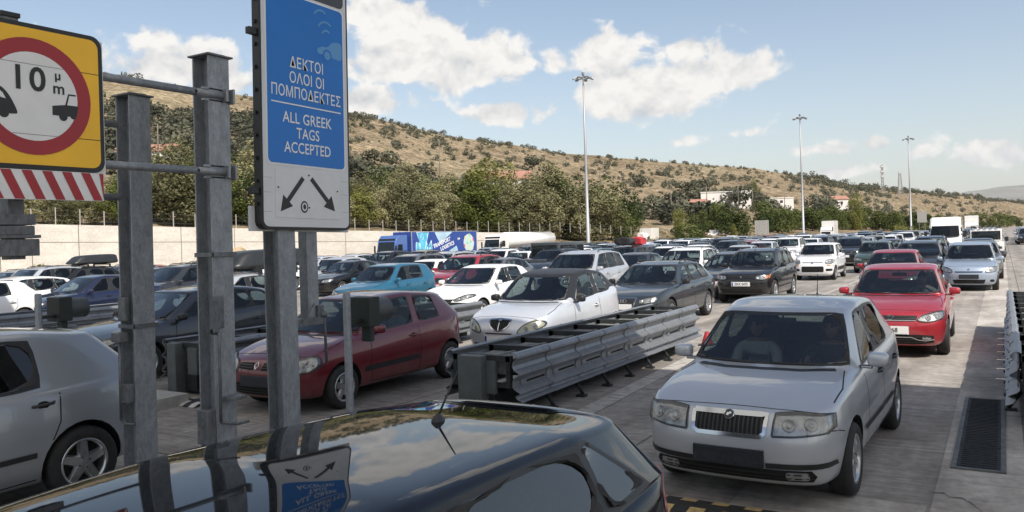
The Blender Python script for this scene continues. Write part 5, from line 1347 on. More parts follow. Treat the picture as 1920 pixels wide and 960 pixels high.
p2 = hpost(PX2, PY2, .15, 3.70, 'nearer galvanised H-section post carrying the two tubes of the yellow sign', .20, (1.95,))
bm = bmesh.new()    # hinge lever at the bottom of the sleeve
tube(bm, [(.155, -.10, .62), (.155, -.10, 1.32), (.115, -.10, 1.38)], .012, 8); tube(bm, [(.155, -.10, .62), (.17, .05, .58), (.17, .16, .58)], .012, 8); box(bm, .105, .135, -.13, -.03, 1.36, 1.62, 0, .006); box(bm, .105, .22, -.05, .10, .78, .81, 0, .004); box(bm, -.02, .10, -.19, -.105, .45, .72, 0, .006)
lathe(bm, [(-.15, .022), (-.10, .03), (-.095, .001)], 'y', 10, 0, Matrix.Translation((.13, 0, 1.34)))
mobj('latch', bm, M_GALVD, p2)
PX1, PY1 = -6.48, 4.24
p1 = hpost(PX1, PY1, .15, 3.50, 'farther galvanised H-section post standing behind the silver hatchback', .20, (1.35,))
bm = bmesh.new(); tube(bm, [(-.02, -.16, .55), (-.02, -.16, 1.25)], .014, 8); tube(bm, [(-.02, -.16, .55), (.05, -.16, .52), (.12, -.12, .52)], .012, 8); box(bm, -.08, .04, -.20, -.11, 1.22, 1.30, 0, .008); box(bm, .0, .09, -.17, -.105, .70, .86, 0, .006); box(bm, -.05, .05, -.15, -.105, 1.40, 1.60, 0, .005)
mobj('latch', bm, M_GALVD, p1)
p1.rotation_euler = p2.rotation_euler = (-.010, 0, 0)
# ---- yellow sign, swung parallel to the lanes, on two tubes from the nearer post
SX = -5.30
def yz(a, b, d): return Vector((d, a, b))
YC, ZC, YH = 2.79, 3.162, .468
t = thing('distance_sign', 'square yellow keep-your-distance sign with black border, red ring and 10 metre marking', 'road sign', (SX, YC, ZC))
M_YSIGN = pmat('sign_yellow', (.90, .50, .018), .35, var=.06, vscale=2); M_SRED = pmat('sign_red', (.34, .018, .024), .35, var=.08, vscale=3); M_SWHITE = pmat('sign_white', (.76, .76, .75), .35, var=.04); M_SBLACK = pmat('sign_black', (.014, .014, .014), .4)
bm = bmesh.new(); prism(bm, rrect(-YH, YH, -YH, YH, .075), yz, .0, .022); mobj('border', bm, M_SBLACK, t)
bm = bmesh.new(); prism(bm, rrect(-YH+.030, YH-.030, -YH+.030, YH-.030, .06), yz, .0225, .0255)
for zz in (.205, -.245): box(bm, .0256, .0262, -YH+.03, YH-.03, zz-.0025, zz+.0025, 1)
mobj('plate', bm, [M_YSIGN, pmat('sheet_joint', (.10, .06, .01), .6)], t)
bm = bmesh.new()
def ringp(bm, ro, ri, d0, d1, mi, n=48):
    A = ell(0, 0, ro, ro, n); B = ell(0, 0, ri, ri, n)
    for k in range(n):
        a, b, c, e = A[k], A[(k+1) % n], B[(k+1) % n], B[k]
        f = bm.faces.new([bm.verts.new(yz(*q, d1)) for q in (a, b, c, e)]); f.material_index = mi
ringp(bm, .375, .284, .0, .0285, 0); mobj('ring', bm, M_SRED, t)
bm = bmesh.new(); prism(bm, ell(0, 0, .284, .284, 48), yz, .026, .0285)
for zz in (.205, -.245):
    hw = math.sqrt(max(0, .282**2-zz**2)); box(bm, .0287, .0292, -hw, hw, zz-.002, zz+.002, 1)
mobj('disc', bm, [M_SWHITE, pmat('sheet_joint2', (.22, .22, .22), .6)], t)
MT = Matrix.Rotation(R(90), 4, 'Z') @ Matrix.Rotation(R(90), 4, 'X')
bm = bmesh.new(); D = .031
add_mesh(bm, text_mesh('10', .215, bold=.004, space=1.12), Matrix.Translation((D, -.035, .105)) @ MT); add_mesh(bm, text_mesh('μ', .085, bold=.002), Matrix.Translation((D, .155, .155)) @ MT); add_mesh(bm, text_mesh('m', .105, bold=.002), Matrix.Translation((D, .160, .070)) @ MT)
mobj('lettering', bm, M_SBLACK, t)
bm = bmesh.new()
car_l = spline([(-.285, -.115), (-.278, -.03), (-.255, .03), (-.205, .04), (-.16, .0), (-.125, -.06), (-.105, -.115), (-.13, -.125), (-.20, -.125), (-.26, -.125)], 4)
prism(bm, car_l, yz, .0287, .0305); prism(bm, ell(-.185, -.125, .030, .030, 16), yz, .0287, .0306)
mobj('car_symbol', bm, M_SBLACK, t)
bm = bmesh.new(); prism(bm, [(-.262, -.005), (-.258, .022), (-.222, .026), (-.19, .0), (-.172, -.035), (-.20, -.03)], yz, .0306, .0312); mobj('car_window', bm, M_SWHITE, t)
bm = bmesh.new()
prism(bm, [(.115, -.105), (.115, -.045), (.20, -.03), (.222, .045), (.272, .045), (.272, .035), (.228, .035), (.212, -.03), (.288, -.03), (.277, -.09), (.27, -.105)], yz, .0287, .0305); prism(bm, ell(.185, -.11, .028, .028, 16), yz, .0287, .0306); prism(bm, ell(.252, -.10, .020, .020, 16), yz, .0287, .0306)
mobj('van_symbol', bm, M_SBLACK, t)
bm = bmesh.new(); prism(bm, rrect(-YH+.02, YH+.025, -YH-.03, YH-.02, .01), yz, -.03, -.012); mobj('back_panel', bm, M_SWHITE, t)
# hatched strip below
t = thing('hatched_strip', 'red and white diagonally striped board hanging under the yellow sign', 'warning board', (SX, YC, 2.596))
bm = bmesh.new(); box(bm, 0, .02, -.55, .455, -.095, .095); mobj('board', bm, pmat('board_white', (.74, .74, .73), .4, var=.08, vscale=6), t)
bm = bmesh.new()
for k in range(9):
    y0 = -.60+k*.128
    pts = [(y0, .092), (y0+.062, .092), (y0+.062+.085, -.092), (y0+.085, -.092)]
    pts = [(max(-.548, min(.453, a)), b) for a, b in pts]
    if abs(pts[0][0]-pts[1][0]) < .004 and abs(pts[2][0]-pts[3][0]) < .004: continue
    f = bm.faces.new([bm.verts.new(yz(a, b, .0225)) for a, b in pts])
mobj('stripe', bm, M_SRED, t)
# tubes
t = thing('sign_bracket', 'pair of galvanised tubes holding the yellow sign out from its post', 'bracket', (SX-.045, PY2, 0))
for zz in (3.385, 2.765):
    bm = bmesh.new(); tube(bm, [(-.02, -.20, zz+.15-.15), (-.02, -1.75, zz)], .030, 12); tube(bm, [(-.02, -.22, zz), (-.02, .08, zz)], .030, 12); box(bm, -.06, .025, .06, .085, zz-.05, zz+.05, 0, .004); box(bm, -.06, .025, .13, .15, zz-.06, zz+.06, 0, .004); box(bm, -.055, -.025, -.12, .16, zz+.036, zz+.055, 0, .004); box(bm, -.055, -.025, -.12, .16, zz-.055, zz-.036, 0, .004); mobj('tube', bm, M_GALV, t)
t = thing('sign_bracket', 'pair of short tubes on the farther post reaching behind the yellow sign', 'bracket', (PX1, PY1, 0))
for zz in (3.25, 2.62):
    bm = bmesh.new(); tube(bm, [(-.02, -.11, zz), (-.02, -1.7, zz)], .030, 12); mobj('tube', bm, M_GALV, t)
# hanging back post of the yellow sign at the left border
t = thing('sign_back_post', 'galvanised back frame of the yellow sign ending in a boxed bracket beneath it', 'sign post', (SX-.14, 2.72, 0))
bm = bmesh.new(); box(bm, -.05, .05, -.05, .05, 2.12, 3.68, 0, .004); mobj('beam', bm, M_GALVD, t)
bm = bmesh.new(); box(bm, -.08, .09, -.26, .10, 2.34, 2.41, 0, .006); box(bm, -.08, .10, -.32, .125, 2.255, 2.275, 0, .003); box(bm, -.07, .09, -.3, .12, 2.14, 2.25, 0, .006); box(bm, -.075, .095, -.26, .09, 2.275, 2.335, 0, .006); mobj('bracket', bm, M_GALVD, t)
bm = bmesh.new(); box(bm, -.06, .06, -.06, .06, 3.68, 3.71, 0, .004); mobj('cap', bm, M_DARKST, t)
# ---- blue sign
BX = -5.56
t = thing('tag_sign', 'tall blue and white Greek toll sign reading ALL GREEK TAGS ACCEPTED with two black arrows', 'road sign', (BX, 5.35, 0))
Y0, Y1 = -.555, .555
bm = bmesh.new(); prism(bm, rrect(Y0, Y1, 2.295, 5.45, .075), yz, 0, .085); mobj('case', bm, M_SBLACK, t)
bm = bmesh.new(); prism(bm, rrect(Y0+.024, Y1-.024, 2.319, 5.42, .06), yz, .0855, .089)
for zz in (2.62, 2.75, 2.45): box(bm, .0892, .0896, Y0+.03, Y0+.12, zz, zz+.002, 1); box(bm, .0892, .0896, Y1-.12, Y1-.03, zz+.02, zz+.022, 1)
mobj('face', bm, [pmat('sign_face_grey', (.66, .67, .68), .35, var=.05, vscale=2), pmat('face_seam', (.15, .15, .15), .6)], t)
bm = bmesh.new(); prism(bm, rrect(Y0+.062, Y1-.062, 2.872, 4.445, .055), yz, .0892, .0915); mobj('rim', bm, pmat('rim_white', (.78, .79, .80), .35), t)
bm = bmesh.new(); prism(bm, rrect(Y0+.078, Y1-.078, 2.888, 4.430, .045), yz, .0917, .0935); mobj('blue_panel', bm, pmat('sign_blue', (.006, .165, .56), .28, var=.05, vscale=1.5), t)
bm = bmesh.new(); prism(bm, rrect(Y0+.062, Y1-.062, 4.462, 5.34, .055), yz, .0892, .0925); mobj('grey_panel', bm, pmat('sign_grey', (.060, .062, .066), .4), t)
bm = bmesh.new(); D = .0955
for txt, zz, sz in (('ΔΕΚΤΟΙ', 3.815, .140), ('ΟΛΟΙ ΟΙ', 3.675, .140), ('ΠΟΜΠΟΔΕΚΤΕΣ', 3.538, .140), ('ALL GREEK', 3.306, .140), ('TAGS', 3.172, .140), ('ACCEPTED', 3.036, .140)):
    me = text_mesh(txt, sz, bold=.0012, space=1.03); wdt = max(v.co.x for v in me.vertices)-min(v.co.x for v in me.vertices); lim = {'ΠΟΜΠΟΔΕΚΤΕΣ': .865, 'ALL GREEK': .615, 'ACCEPTED': .580, 'ΔΕΚΤΟΙ': .415, 'ΟΛΟΙ ΟΙ': .430, 'TAGS': .285}[txt]
    add_mesh(bm, me, Matrix.Translation((D, .0, zz)) @ MT @ Matrix.Diagonal((lim/wdt, 1.0, 1, 1)))
box(bm, D-.0012, D, -.435, .435, 3.428, 3.440)
mobj('lettering', bm, pmat('letter_white', (.78, .79, .80), .35), t)
bm = bmesh.new(); M_PICTO = pmat('pictogram_blue', (.11, .32, .62), .35)
prism(bm, spline([(.14, 4.010), (.20, 4.040), (.27, 4.050), (.34, 4.105), (.45, 4.110), (.462, 4.000), (.44, 3.950), (.33, 3.955), (.22, 3.965), (.15, 3.970)], 4), yz, .0936, .0945)
mobj('car_pictogram', bm, M_PICTO, t)
bm = bmesh.new()
M_PB = MATS['sign_blue']
ringp2 = lambda cy, cz, r0, r1, a0, a1, mi: [bm.faces.new([bm.verts.new(Vector((.0958, cy+rr*math.cos(aa), cz+rr*math.sin(aa)))) for rr, aa in ((r0, lerp(a0, a1, k/10)), (r1, lerp(a0, a1, k/10)), (r1, lerp(a0, a1, (k+1)/10)), (r0, lerp(a0, a1, (k+1)/10)))]) for k in range(10)]
for f in ringp2(.265, 3.965, .040, .062, 0, 2*PI, 0): f.material_index = 1
for f in ringp2(.265, 3.965, .012, .040, 0, 2*PI, 0): f.material_index = 0
for r_, cy, cz in ((.055, .26, 4.140), (.095, .25, 4.180), (.085, .19, 4.290)): ringp2(cy, cz, r_, r_+.018, R(50), R(155), 0)
mobj('wave_pictogram', bm, [M_PICTO, M_PB], t)
bm = bmesh.new(); prism(bm, rrect(-.40, .40, 2.40, 2.84, .004), yz, .0893, .093); mobj('arrow_panel', bm, pmat('arrow_panel_white', (.68, .69, .70), .4, var=.04), t)
bm = bmesh.new()
def arrow(a, b, wd=.044, hd=.15):
    a, b = Vector(a), Vector(b); d = (b-a).normalized(); n = Vector((-d.y, d.x)); c = b-d*.135
    return [tuple(a+n*wd/2), tuple(a-n*wd/2), tuple(c-n*wd/2), tuple(c-n*hd/2), tuple(b), tuple(c+n*hd/2), tuple(c+n*wd/2)]
prism(bm, arrow((-.07, 2.77), (-.345, 2.455)), yz, .0932, .095); prism(bm, arrow((.03, 2.77), (.335, 2.475)), yz, .0932, .095); mobj('arrow', bm, M_SBLACK, t)
bm = bmesh.new(); prism(bm, ell(-.06, 2.505, .045, .055, 20), yz, .0932, .0955); ro = bm.faces[:]; prism(bm, ell(-.06, 2.505, .032, .040, 20), yz, .0956, .0965, 1); prism(bm, ell(-.06, 2.505, .018, .024, 16), yz, .0966, .0972, 0); mobj('sticker', bm, [M_SBLACK, MATS['sign_face_grey']], t)
bm = bmesh.new()
for (a, b) in ((-.37, 2.67), (.37, 2.67), (0, 2.80), (0, 2.50)): lathe(bm, [(.093, .008), (.100, .007), (.1005, .001)], 'x', 8, 0, Matrix.Translation((0, a, b)))
mobj('bolt', bm, M_DARKST, t)
bm = bmesh.new()
for zz in (4.02, 2.63, 4.6): box(bm, .02, .07, Y0-.09, Y0+.005, zz-.03, zz+.03, 0, .004)
for k in range(14): box(bm, .03, .05, Y0-.018, Y0+.002, 2.5+k*.2, 2.53+k*.2)
mobj('lug', bm, M_SBLACK, t)
bm = bmesh.new(); box(bm, -.03, 0, Y0-.05, Y1+.06, 2.28, 2.5, 0, .004); mobj('back_frame', bm, MATS['sign_face_grey'], t)
t0_ = [o for o in C.objects if o.name.startswith('tag_sign')][0]; t0_.rotation_euler = (-.020, 0, 0); t0_.location.y -= .055
p3 = hpost(-5.62, 5.11, .15, 5.3, 'galvanised H-section post on the left under the blue sign', .20, ())
t = thing('swing_tube', 'shorter galvanised square tube with locking handle hanging under the blue sign', 'post', (-5.62, 5.46, 0))
bm = bmesh.new(); box(bm, -.055, .055, -.07, .07, 1.42, 5.2, 0, .008); mobj('beam', bm, M_GALV, t)
bm = bmesh.new(); box(bm, -.07, .09, -.30, .09, 1.40, 1.47, 0, .006); tube(bm, [(.075, .08, 1.50), (.085, .10, 1.46), (.09, .11, 1.02)], .014, 8); box(bm, .05, .085, .02, .10, 1.46, 1.58, 0, .006); lathe(bm, [(-.03, .03), (.06, .03), (.061, .001)], 'x', 12, 0, Matrix.Translation((.05, .09, 1.49))); tube(bm, [(.075, -.02, 1.6), (.11, -.10, 1.54), (.10, -.2, 1.44)], .007, 6); mobj('latch', bm, M_GALVD, t)
# ---- bollard with signal head
def signal(x, y, label, lab2):
    t = thing('steel_bollard', label, 'bollard', (x, y, .15)); bm = bmesh.new(); lathe(bm, [(0, .040), (1.48, .040), (1.50, .036), (1.505, .001)], 'z', 16); mobj('pipe', bm, M_GALV, t)
    bm = bmesh.new(); lathe(bm, [(0, .10), (.015, .10), (.016, .05)], 'z', 16); mobj('base_plate', bm, M_GALVD, t)
    t = thing('signal_head', lab2, 'signal light', (x-.02, y+.30, 1.28)); bm = bmesh.new(); box(bm, -.15, .15, -.11, .06, 0, .31, 0, .012); box(bm, -.05, .05, -.30, -.11, .05, .09); box(bm, -.02, .10, -.05, .02, -.16, 0, 0, .01); mobj('housing', bm, pmat('signal_dark', (.013, .020, .016), .55), t)
    bm = bmesh.new(); lathe(bm, [(.06, .128), (.30, .132), (.302, .126), (.06, .122)], 'y', 24, 0, Matrix.Translation((0, 0, .155))); mobj('visor', bm, pmat('visor_grey', (.06, .065, .065), .5), t)
    bm = bmesh.new(); lathe(bm, [(.075, .12), (.09, .08), (.095, .001)], 'y', 20, 0, Matrix.Translation((0, 0, .155))); mobj('lens', bm, pmat('signal_lens', (.10, .03, .02), .2), t)
signal(-5.75, 6.1, 'round steel bollard in front of the burgundy hatchback door', 'dark box-shaped signal head with round visor beside the burgundy hatchback')
signal(-10.35, 5.45, 'round steel bollard above the roof of the silver hatchback at far left', 'dark box-shaped signal head with round visor before the left guard rails')
# ---- crash cushions made of overlapping rail panels
PROF = [(-.03, .83), (0, .85), (.04, .845), (.075, .80), (.075, .77), (.015, .72), (.0, .66), (.02, .61), (.085, .56), (.085, .53), (.02, .49), (.0, .44), (.0, .36), (.03, .33), (.10, .29), (.10, .27), (.04, .24), (.06, .20), (.13, .165), (.12, .15)]
PROF = [(a, .805-(.85-b)*.84) for a, b in PROF]
def cushion(x, y0, y1, hw, label, group, npan, endbox=True, sides=(-1, 1), endw=.34):
    t = thing('crash_cushion', label, 'crash barrier', (x, y0, 0), 0, group); L = y1-y0; pl = L/npan
    for s in sides:
        for k in range(npan):
            bm = bmesh.new(); a, b = k*pl-.03, (k+1)*pl+.05; rows = []
            for (yy, fl, shr) in ((a, .013, 0), (a+pl*.33, .009, 0), (a+pl*.67, .005, 0), (b, 0, 0)):
                rows.append([bm.verts.new((s*(hw+px_+fl), yy, pz)) for px_, pz in PROF])
            for i in range(3):
                for j in range(len(PROF)-1): bm.faces.new((rows[i][j], rows[i][j+1], rows[i+1][j+1], rows[i+1][j])).smooth = True
            bmesh.ops.recalc_face_normals(bm, faces=bm.faces)
            bmesh.ops.solidify(bm, geom=bm.faces[:], thickness=.006)
            # slot with its bolt plate in the middle wave
            box(bm, s*(hw+.004) if s > 0 else s*(hw+.012), s*(hw+.012) if s > 0 else s*(hw+.004), a+pl*.40, b-pl*.16, .415, .438, 1)
            box(bm, *sorted((s*(hw+.0), s*(hw+.028))), a+pl*.20, a+pl*.32, .40, .46, 0, .004)
            mobj('rail_panel', bm, [M_RAIL, M_WELL], t, 24)
    for k in range(npan+1):
        bm = bmesh.new(); yy = k*pl
        box(bm, -hw+.01, hw-.01, yy-.03, yy+.03, .69, .765, 0, .004); box(bm, -hw+.01, hw-.01, yy-.02, yy+.02, .38, .44); box(bm, -hw+.02, -hw+.08, yy-.03, yy+.03, .38, .76); box(bm, hw-.08, hw-.02, yy-.03, yy+.03, .38, .76)
        if k < npan and k > 0:
            for s in (-1, 1): tube(bm, [(s*(hw-.14), yy, .40), (s*(hw+.12), yy-.05, .03)], .024, 6); box(bm, *sorted((s*(hw+.03), s*(hw+.16))), yy-.10, yy, .0, .03, 0, .004)
        mobj('diaphragm', bm, M_DARKST, t)
    bm = bmesh.new()
    for k in range(npan): box(bm, -hw+.10, hw-.10, k*pl+.06, (k+1)*pl-.06, .52, .70, 0, .02); box(bm, -.02, .02, k*pl+.06, (k+1)*pl-.06, .701, .712)
    mobj('cartridge', bm, pmat('cartridge_grey', (.16, .16, .15), .8, var=.5, vscale=7), t)
    bm = bmesh.new(); box(bm, -.16, .16, .0, L, .04, .30, 0, .01); mobj('guide_beam', bm, M_DARKST, t)
    if endbox:
        bm = bmesh.new(); box(bm, -hw*.60, -hw*.60+endw, -.16, .10, .0, .765, 0, .012); box(bm, -hw*.60+.34, hw*.5, -.06, .0, .30, .70, 0, .01)
        mobj('end_post', bm, M_BOXG, t)
    return t
cushion(-5.41, 8.05, 14.6, .43, 'long crash cushion of overlapping grey rail panels left of the leading silver hatchback', 'crash cushions on the toll islands', 8)
cushion(.62, 9.9, 19.0, .50, 'crash cushion of overlapping grey rail panels cut by the right edge', 'crash cushions on the toll islands', 10)
cushion(-10.35, 7.6, 14.6, .50, 'crash cushion of overlapping grey rail panels behind the nose of the burgundy hatchback', 'crash cushions on the toll islands', 8, endw=.20)
cushion(-19.4, 8.6, 17, .50, 'crash cushion of overlapping grey rail panels farthest left, before the navy saloon', 'crash cushions on the toll islands', 9)
t = thing('traffic_cone', 'small red cone standing at the far end of the middle crash cushion', 'cone', (-4.86, 14.95, 0)); bm = bmesh.new(); lathe(bm, [(.03, .14), (.36, .05), (.37, .001)], 'z', 18); mobj('body', bm, pmat('cone_red', (.28, .016, .02), .6), t); bm = bmesh.new(); box(bm, -.18, .18, -.18, .18, 0, .03, 0, .01); mobj('base', bm, M_RUB, t)
t.scale = (.8, .8, .72)
# ---- raised islands
def island(x, y0, y1, hw, nm):
    bm = bmesh.new(); o = [(x-hw, y1), (x-hw, y0+hw), (x-hw*.7, y0+hw*.35), (x, y0), (x+hw*.7, y0+hw*.35), (x+hw, y0+hw), (x+hw, y1)]
    prism(bm, o, lambda a, b, d: Vector((a, b, d)), -.05, .15); bmesh.ops.recalc_face_normals(bm, faces=bm.faces)
    return tag(mobj(nm, bm, M_KERB), kind='structure')
for x, hw in ((-5.85, .85), (-10.4, .7), (-19.5, .8), (1.9, 1.2)):
    o = island(x, -26, 7.1 if x > -11 else 8.0, hw, 'island'); 
# hand rail, cabinet
# ---- unseen canopy added behind and above the camera to shade the near lanes
t = thing('shade_canopy', 'added white fabric shade canopy on steel columns, unseen over the lanes behind the camera', 'canopy', (0, 0, 0))
CAN_Y, CAN_Z = 8.2, 8.2
bm = bmesh.new(); g_ = [[bm.verts.new((lerp(-75, 30, i/42), lerp(-3.2, CAN_Y, j/8), CAN_Z+.45*math.sin(PI*j/8)+.12*math.sin(i*PI/3.5))) for i in range(43)] for j in range(9)]
for j in range(8):
    for i in range(42): bm.faces.new((g_[j][i], g_[j][i+1], g_[j+1][i+1], g_[j+1][i])).smooth = True
M_MEMB, N_, L_, b_ = _mat('membrane_white'); N_.remove(b_); d_ = N_.new('ShaderNodeBsdfDiffuse'); d_.inputs[0].default_value = (.7, .7, .68, 1); t_ = N_.new('ShaderNodeBsdfTranslucent'); t_.inputs[0].default_value = (.62, .62, .60, 1); m_ = N_.new('ShaderNodeMixShader'); m_.inputs[0].default_value = .55; L_.new(d_.outputs[0], m_.inputs[1]); L_.new(t_.outputs[0], m_.inputs[2]); L_.new(m_.outputs[0], N_['Material Output'].inputs[0])
mobj('membrane', bm, M_MEMB, t)
bm = bmesh.new()
for x in range(-75, 31, 7): tube(bm, [(x, -3.2, CAN_Z-.05), (x, CAN_Y, CAN_Z-.05)], .07, 6)
for y in (-3.2, CAN_Y): tube(bm, [(-75, y, CAN_Z-.1), (30, y, CAN_Z-.1)], .10, 6)
mobj('rafter', bm, M_GALVD, t)
for x in (-52, -38, -24, 3.0, 14):
    bm = bmesh.new(); box(bm, x-.3, x+.3, -1.3, -.7, 0, CAN_Z, 0, .02); mobj('column', bm, M_GALVD, t)
# ---- high masts
def mast(px_, d, ztop, label):
    b = at_d(px_, HOR, d); b.z = gz(b.x, b.y); t = thing('light_mast', label, 'light mast', b, .4, 'high lighting masts along the plaza edge'); h = ztop-b.z
    bm = bmesh.new(); lathe(bm, [(0, .38), (.3, .38), (.32, .26), (h*.5, .18), (h, .10), (h+.02, .001)], 'z', 14); mobj('pole', bm, pmat('mast_grey', (.34, .345, .35), .5, .3), t)
    bm = bmesh.new()
    lathe(bm, [(.95*math.cos(a), 1.0) for a in ()] or [(h-.5, .95), (h-.42, 1.0), (h-.34, .95), (h-.42, .9)], 'z', 18, 0, None, True)
    for k in range(6): a = k*PI/3; tube(bm, [(0, 0, h-.42), (math.cos(a)*.95, math.sin(a)*.95, h-.42)], .04, 5)
    lathe(bm, [(h-.1, .16), (h+.32, .20), (h+.36, .001)], 'z', 10); mobj('head_frame', bm, M_GALVD, t)
    for k in range(6):
        a = k*PI/3+.3; bm = bmesh.new(); Mx = Matrix.Translation((math.cos(a)*1.15, math.sin(a)*1.15, h-.5)) @ Matrix.Rotation(a, 4, 'Z') @ Matrix.Rotation(R(25), 4, 'Y'); box(bm, -.28, .36, -.24, .24, -.11, .09, 0, .04, Mx); mobj('floodlight', bm, MATS['mast_grey'], t)
mast(1103, 112, at_d(1092, 140, 112).z, 'tallest high mast with a ring of floodlights rising behind the tanker truck')
mast(1507, 159, at_d(1501, 217, 159).z, 'middle high mast with a ring of floodlights rising out of the pine thicket')
mast(1709, 203, at_d(1705, 257, 203).z, 'farthest and shortest high mast with a ring of floodlights left of the white van')
# ---- utility poles
M_WOOD = pmat('pole_wood', (.16, .135, .11), .9, var=.3)
UP = [(297, 232, 290, 150), (825, 262, 330, 190), (1027, 312, 400, 200), (1127, 318, 385, 175), (1259, 352, 400, 210), (1326, 348, 400, 230), (1385, 336, 395, 260), (1412, 352, 402, 280), (1472, 356, 408, 250), (1533, 362, 400, 300), (1552, 365, 400, 310), (1670, 380, 404, 330), (1760, 376, 402, 360), (1640, 366, 396, 400)]
for k, (a, yt_, yb_, d) in enumerate(UP):
    b = at_d(a, yb_, d); zt_ = at_d(a, yt_, d).z; c = col_at(a); b.z = terr(a, max(.01, (d-c[2])/(c[1]-c[2]))).z-.2
    t = thing('utility_pole', f'{ordw(k)} thin wooden utility pole from the left on the slope', 'utility pole', b, .7, 'utility poles on the slope'); h = zt_-b.z
    bm = bmesh.new(); tube(bm, [(0, 0, 0), (0, 0, h)], .16, 7, r2=.10); mobj('pole', bm, M_WOOD, t); bm = bmesh.new(); box(bm, -.9, .9, -.06, .06, h-.6, h-.48); mobj('cross_arm', bm, M_WOOD, t)
# ---- telecom lattice masts on the ridge
def lattice(a, yt_, yb_, d, w0, w1, label, drums):
    b = at_d(a, yb_, d); h = at_d(a, yt_, d).z-b.z+4; b.z -= 4; t = thing('lattice_mast', label, 'telecom mast', b, .3); bm = bmesh.new(); n = 9
    cs = lambda k: [Vector((sx*lerp(w0, w1, k/n), sy*lerp(w0, w1, k/n), h*k/n)) for sx, sy in ((-1, -1), (1, -1), (1, 1), (-1, 1))]
    for k in range(n):
        A, B_ = cs(k), cs(k+1)
        for j in range(4): tube(bm, [A[j], B_[j]], .16, 4, cap=False); tube(bm, [A[j], B_[(j+1) % 4]], .09, 4, cap=False); tube(bm, [A[(j+1) % 4], B_[j]], .09, 4, cap=False); tube(bm, [B_[j], B_[(j+1) % 4]], .09, 4, cap=False)
    mobj('lattice', bm, pmat('mast_steel', (.30, .29, .28), .6, .2), t)
    bm = bmesh.new()
    for (f_, s) in drums: box(bm, -w0*s, w0*s, -w0*s, w0*s, h*f_, h*f_+h*.06, 0, .1)
    mobj('antenna_array', bm, pmat('antenna_white', (.5, .5, .5), .6), t)
lattice(1655, 309, 352, 700, .9, .6, 'lattice telecom mast with stacked antennas, left of the two on the ridge', [(.9, 1.6), (.72, 1.5), (.55, 1.3)])
lattice(1688, 322, 358, 760, 2.2, .7, 'wide-footed lattice telecom mast, right of the two on the ridge', [(.92, .6)])
M_RENDER = pmat('white_render', (.62, .59, .55), .85, var=.1, vscale=.8); M_TILE = pmat('red_tile', (.34, .17, .12), .85, var=.3, vscale=1.5); M_BLUESH = pmat('blue_sheet', (.44, .50, .53), .6, var=.2); M_WINDOW = pmat('window_dark', (.03, .035, .04), .15); M_SHUT = pmat('tan_render', (.42, .33, .25), .85, var=.15)
def house(px_, d, w, dp, h, label, kind='gable', wall=None, rz=.5, yb=None, wins=3, dz=0):
    c = col_at(px_); p = terr(px_, max(.01, (d-c[2])/(c[1]-c[2])))
    if yb: p.z = at_d(px_, yb, d).z
    wall = wall or M_RENDER; t = thing('house' if kind != 'flat' else 'warehouse', label, 'building', p, rz)
    bm = bmesh.new(); box(bm, -w/2, w/2, -dp/2, dp/2, -3, h); mobj('wall', bm, wall, t)
    bm = bmesh.new()
    if kind == 'gable':
        rr = dp*.22
        for s in (-1, 1):
            q = [(-w/2-.4, s*(dp/2+.4), h-.1), (w/2+.4, s*(dp/2+.4), h-.1), (w/2+.4, 0, h+rr), (-w/2-.4, 0, h+rr)]; V = [bm.verts.new(v) for v in q]+[bm.verts.new((v[0], v[1], v[2]+.18)) for v in q]
            for f in ((0, 1, 2, 3), (7, 6, 5, 4), (0, 4, 5, 1), (1, 5, 6, 2), (2, 6, 7, 3), (3, 7, 4, 0)): bm.faces.new([V[i] for i in f])
        g = [bm.verts.new(v) for v in ((-w/2, -dp/2, h), (-w/2, dp/2, h), (-w/2, 0, h+rr-.05))]; bm.faces.new(g); g = [bm.verts.new(v) for v in ((w/2, -dp/2, h), (w/2, dp/2, h), (w/2, 0, h+rr-.05))]; bm.faces.new(g)
        bmesh.ops.recalc_face_normals(bm, faces=bm.faces); mobj('roof', bm, M_TILE, t)
    else:
        box(bm, -w/2-.2, w/2+.2, -dp/2-.2, dp/2+.2, h, h+.35); mobj('roof', bm, wall if kind == 'flat' else M_TILE, t)
    for k in range(wins):
        x = -w/2+w*(k+.5)/wins; bm = bmesh.new(); box(bm, x-.6, x+.6, -dp/2-.05, -dp/2+.05, h*.35, h*.72); mobj('window', bm, M_WINDOW, t)
house(955, 175, 10, 8, 4.2, 'house with a red tiled roof half hidden behind the tree belt', rz=.5, yb=374)
house(287, 175, 13, 8, 4.5, 'red-roofed house behind the trees between the two galvanised posts', rz=.5, yb=326)
house(1358, 310, 19, 10, 4.0, 'long white warehouse standing on the slope right of the masts', 'flat', rz=.52, yb=381, wins=0)
house(1300, 262, 9, 5, 1.9, 'low red-roofed house left of the white warehouse', rz=.45, yb=392, wins=2)
house(1245, 255, 9, 5, 2.2, 'low tan outbuilding at the right end of the tree belt', 'flat', M_SHUT, rz=.5, yb=392, wins=2)
house(1462, 330, 10, 7, 3.0, 'small white flat-roofed block between the cypress and the middle mast', 'flat', rz=.55, yb=386, wins=1)
house(1574, 380, 7, 7, 3.8, 'small white cottage with pinkish roof behind the pine thicket', rz=.6, yb=389, wins=1)
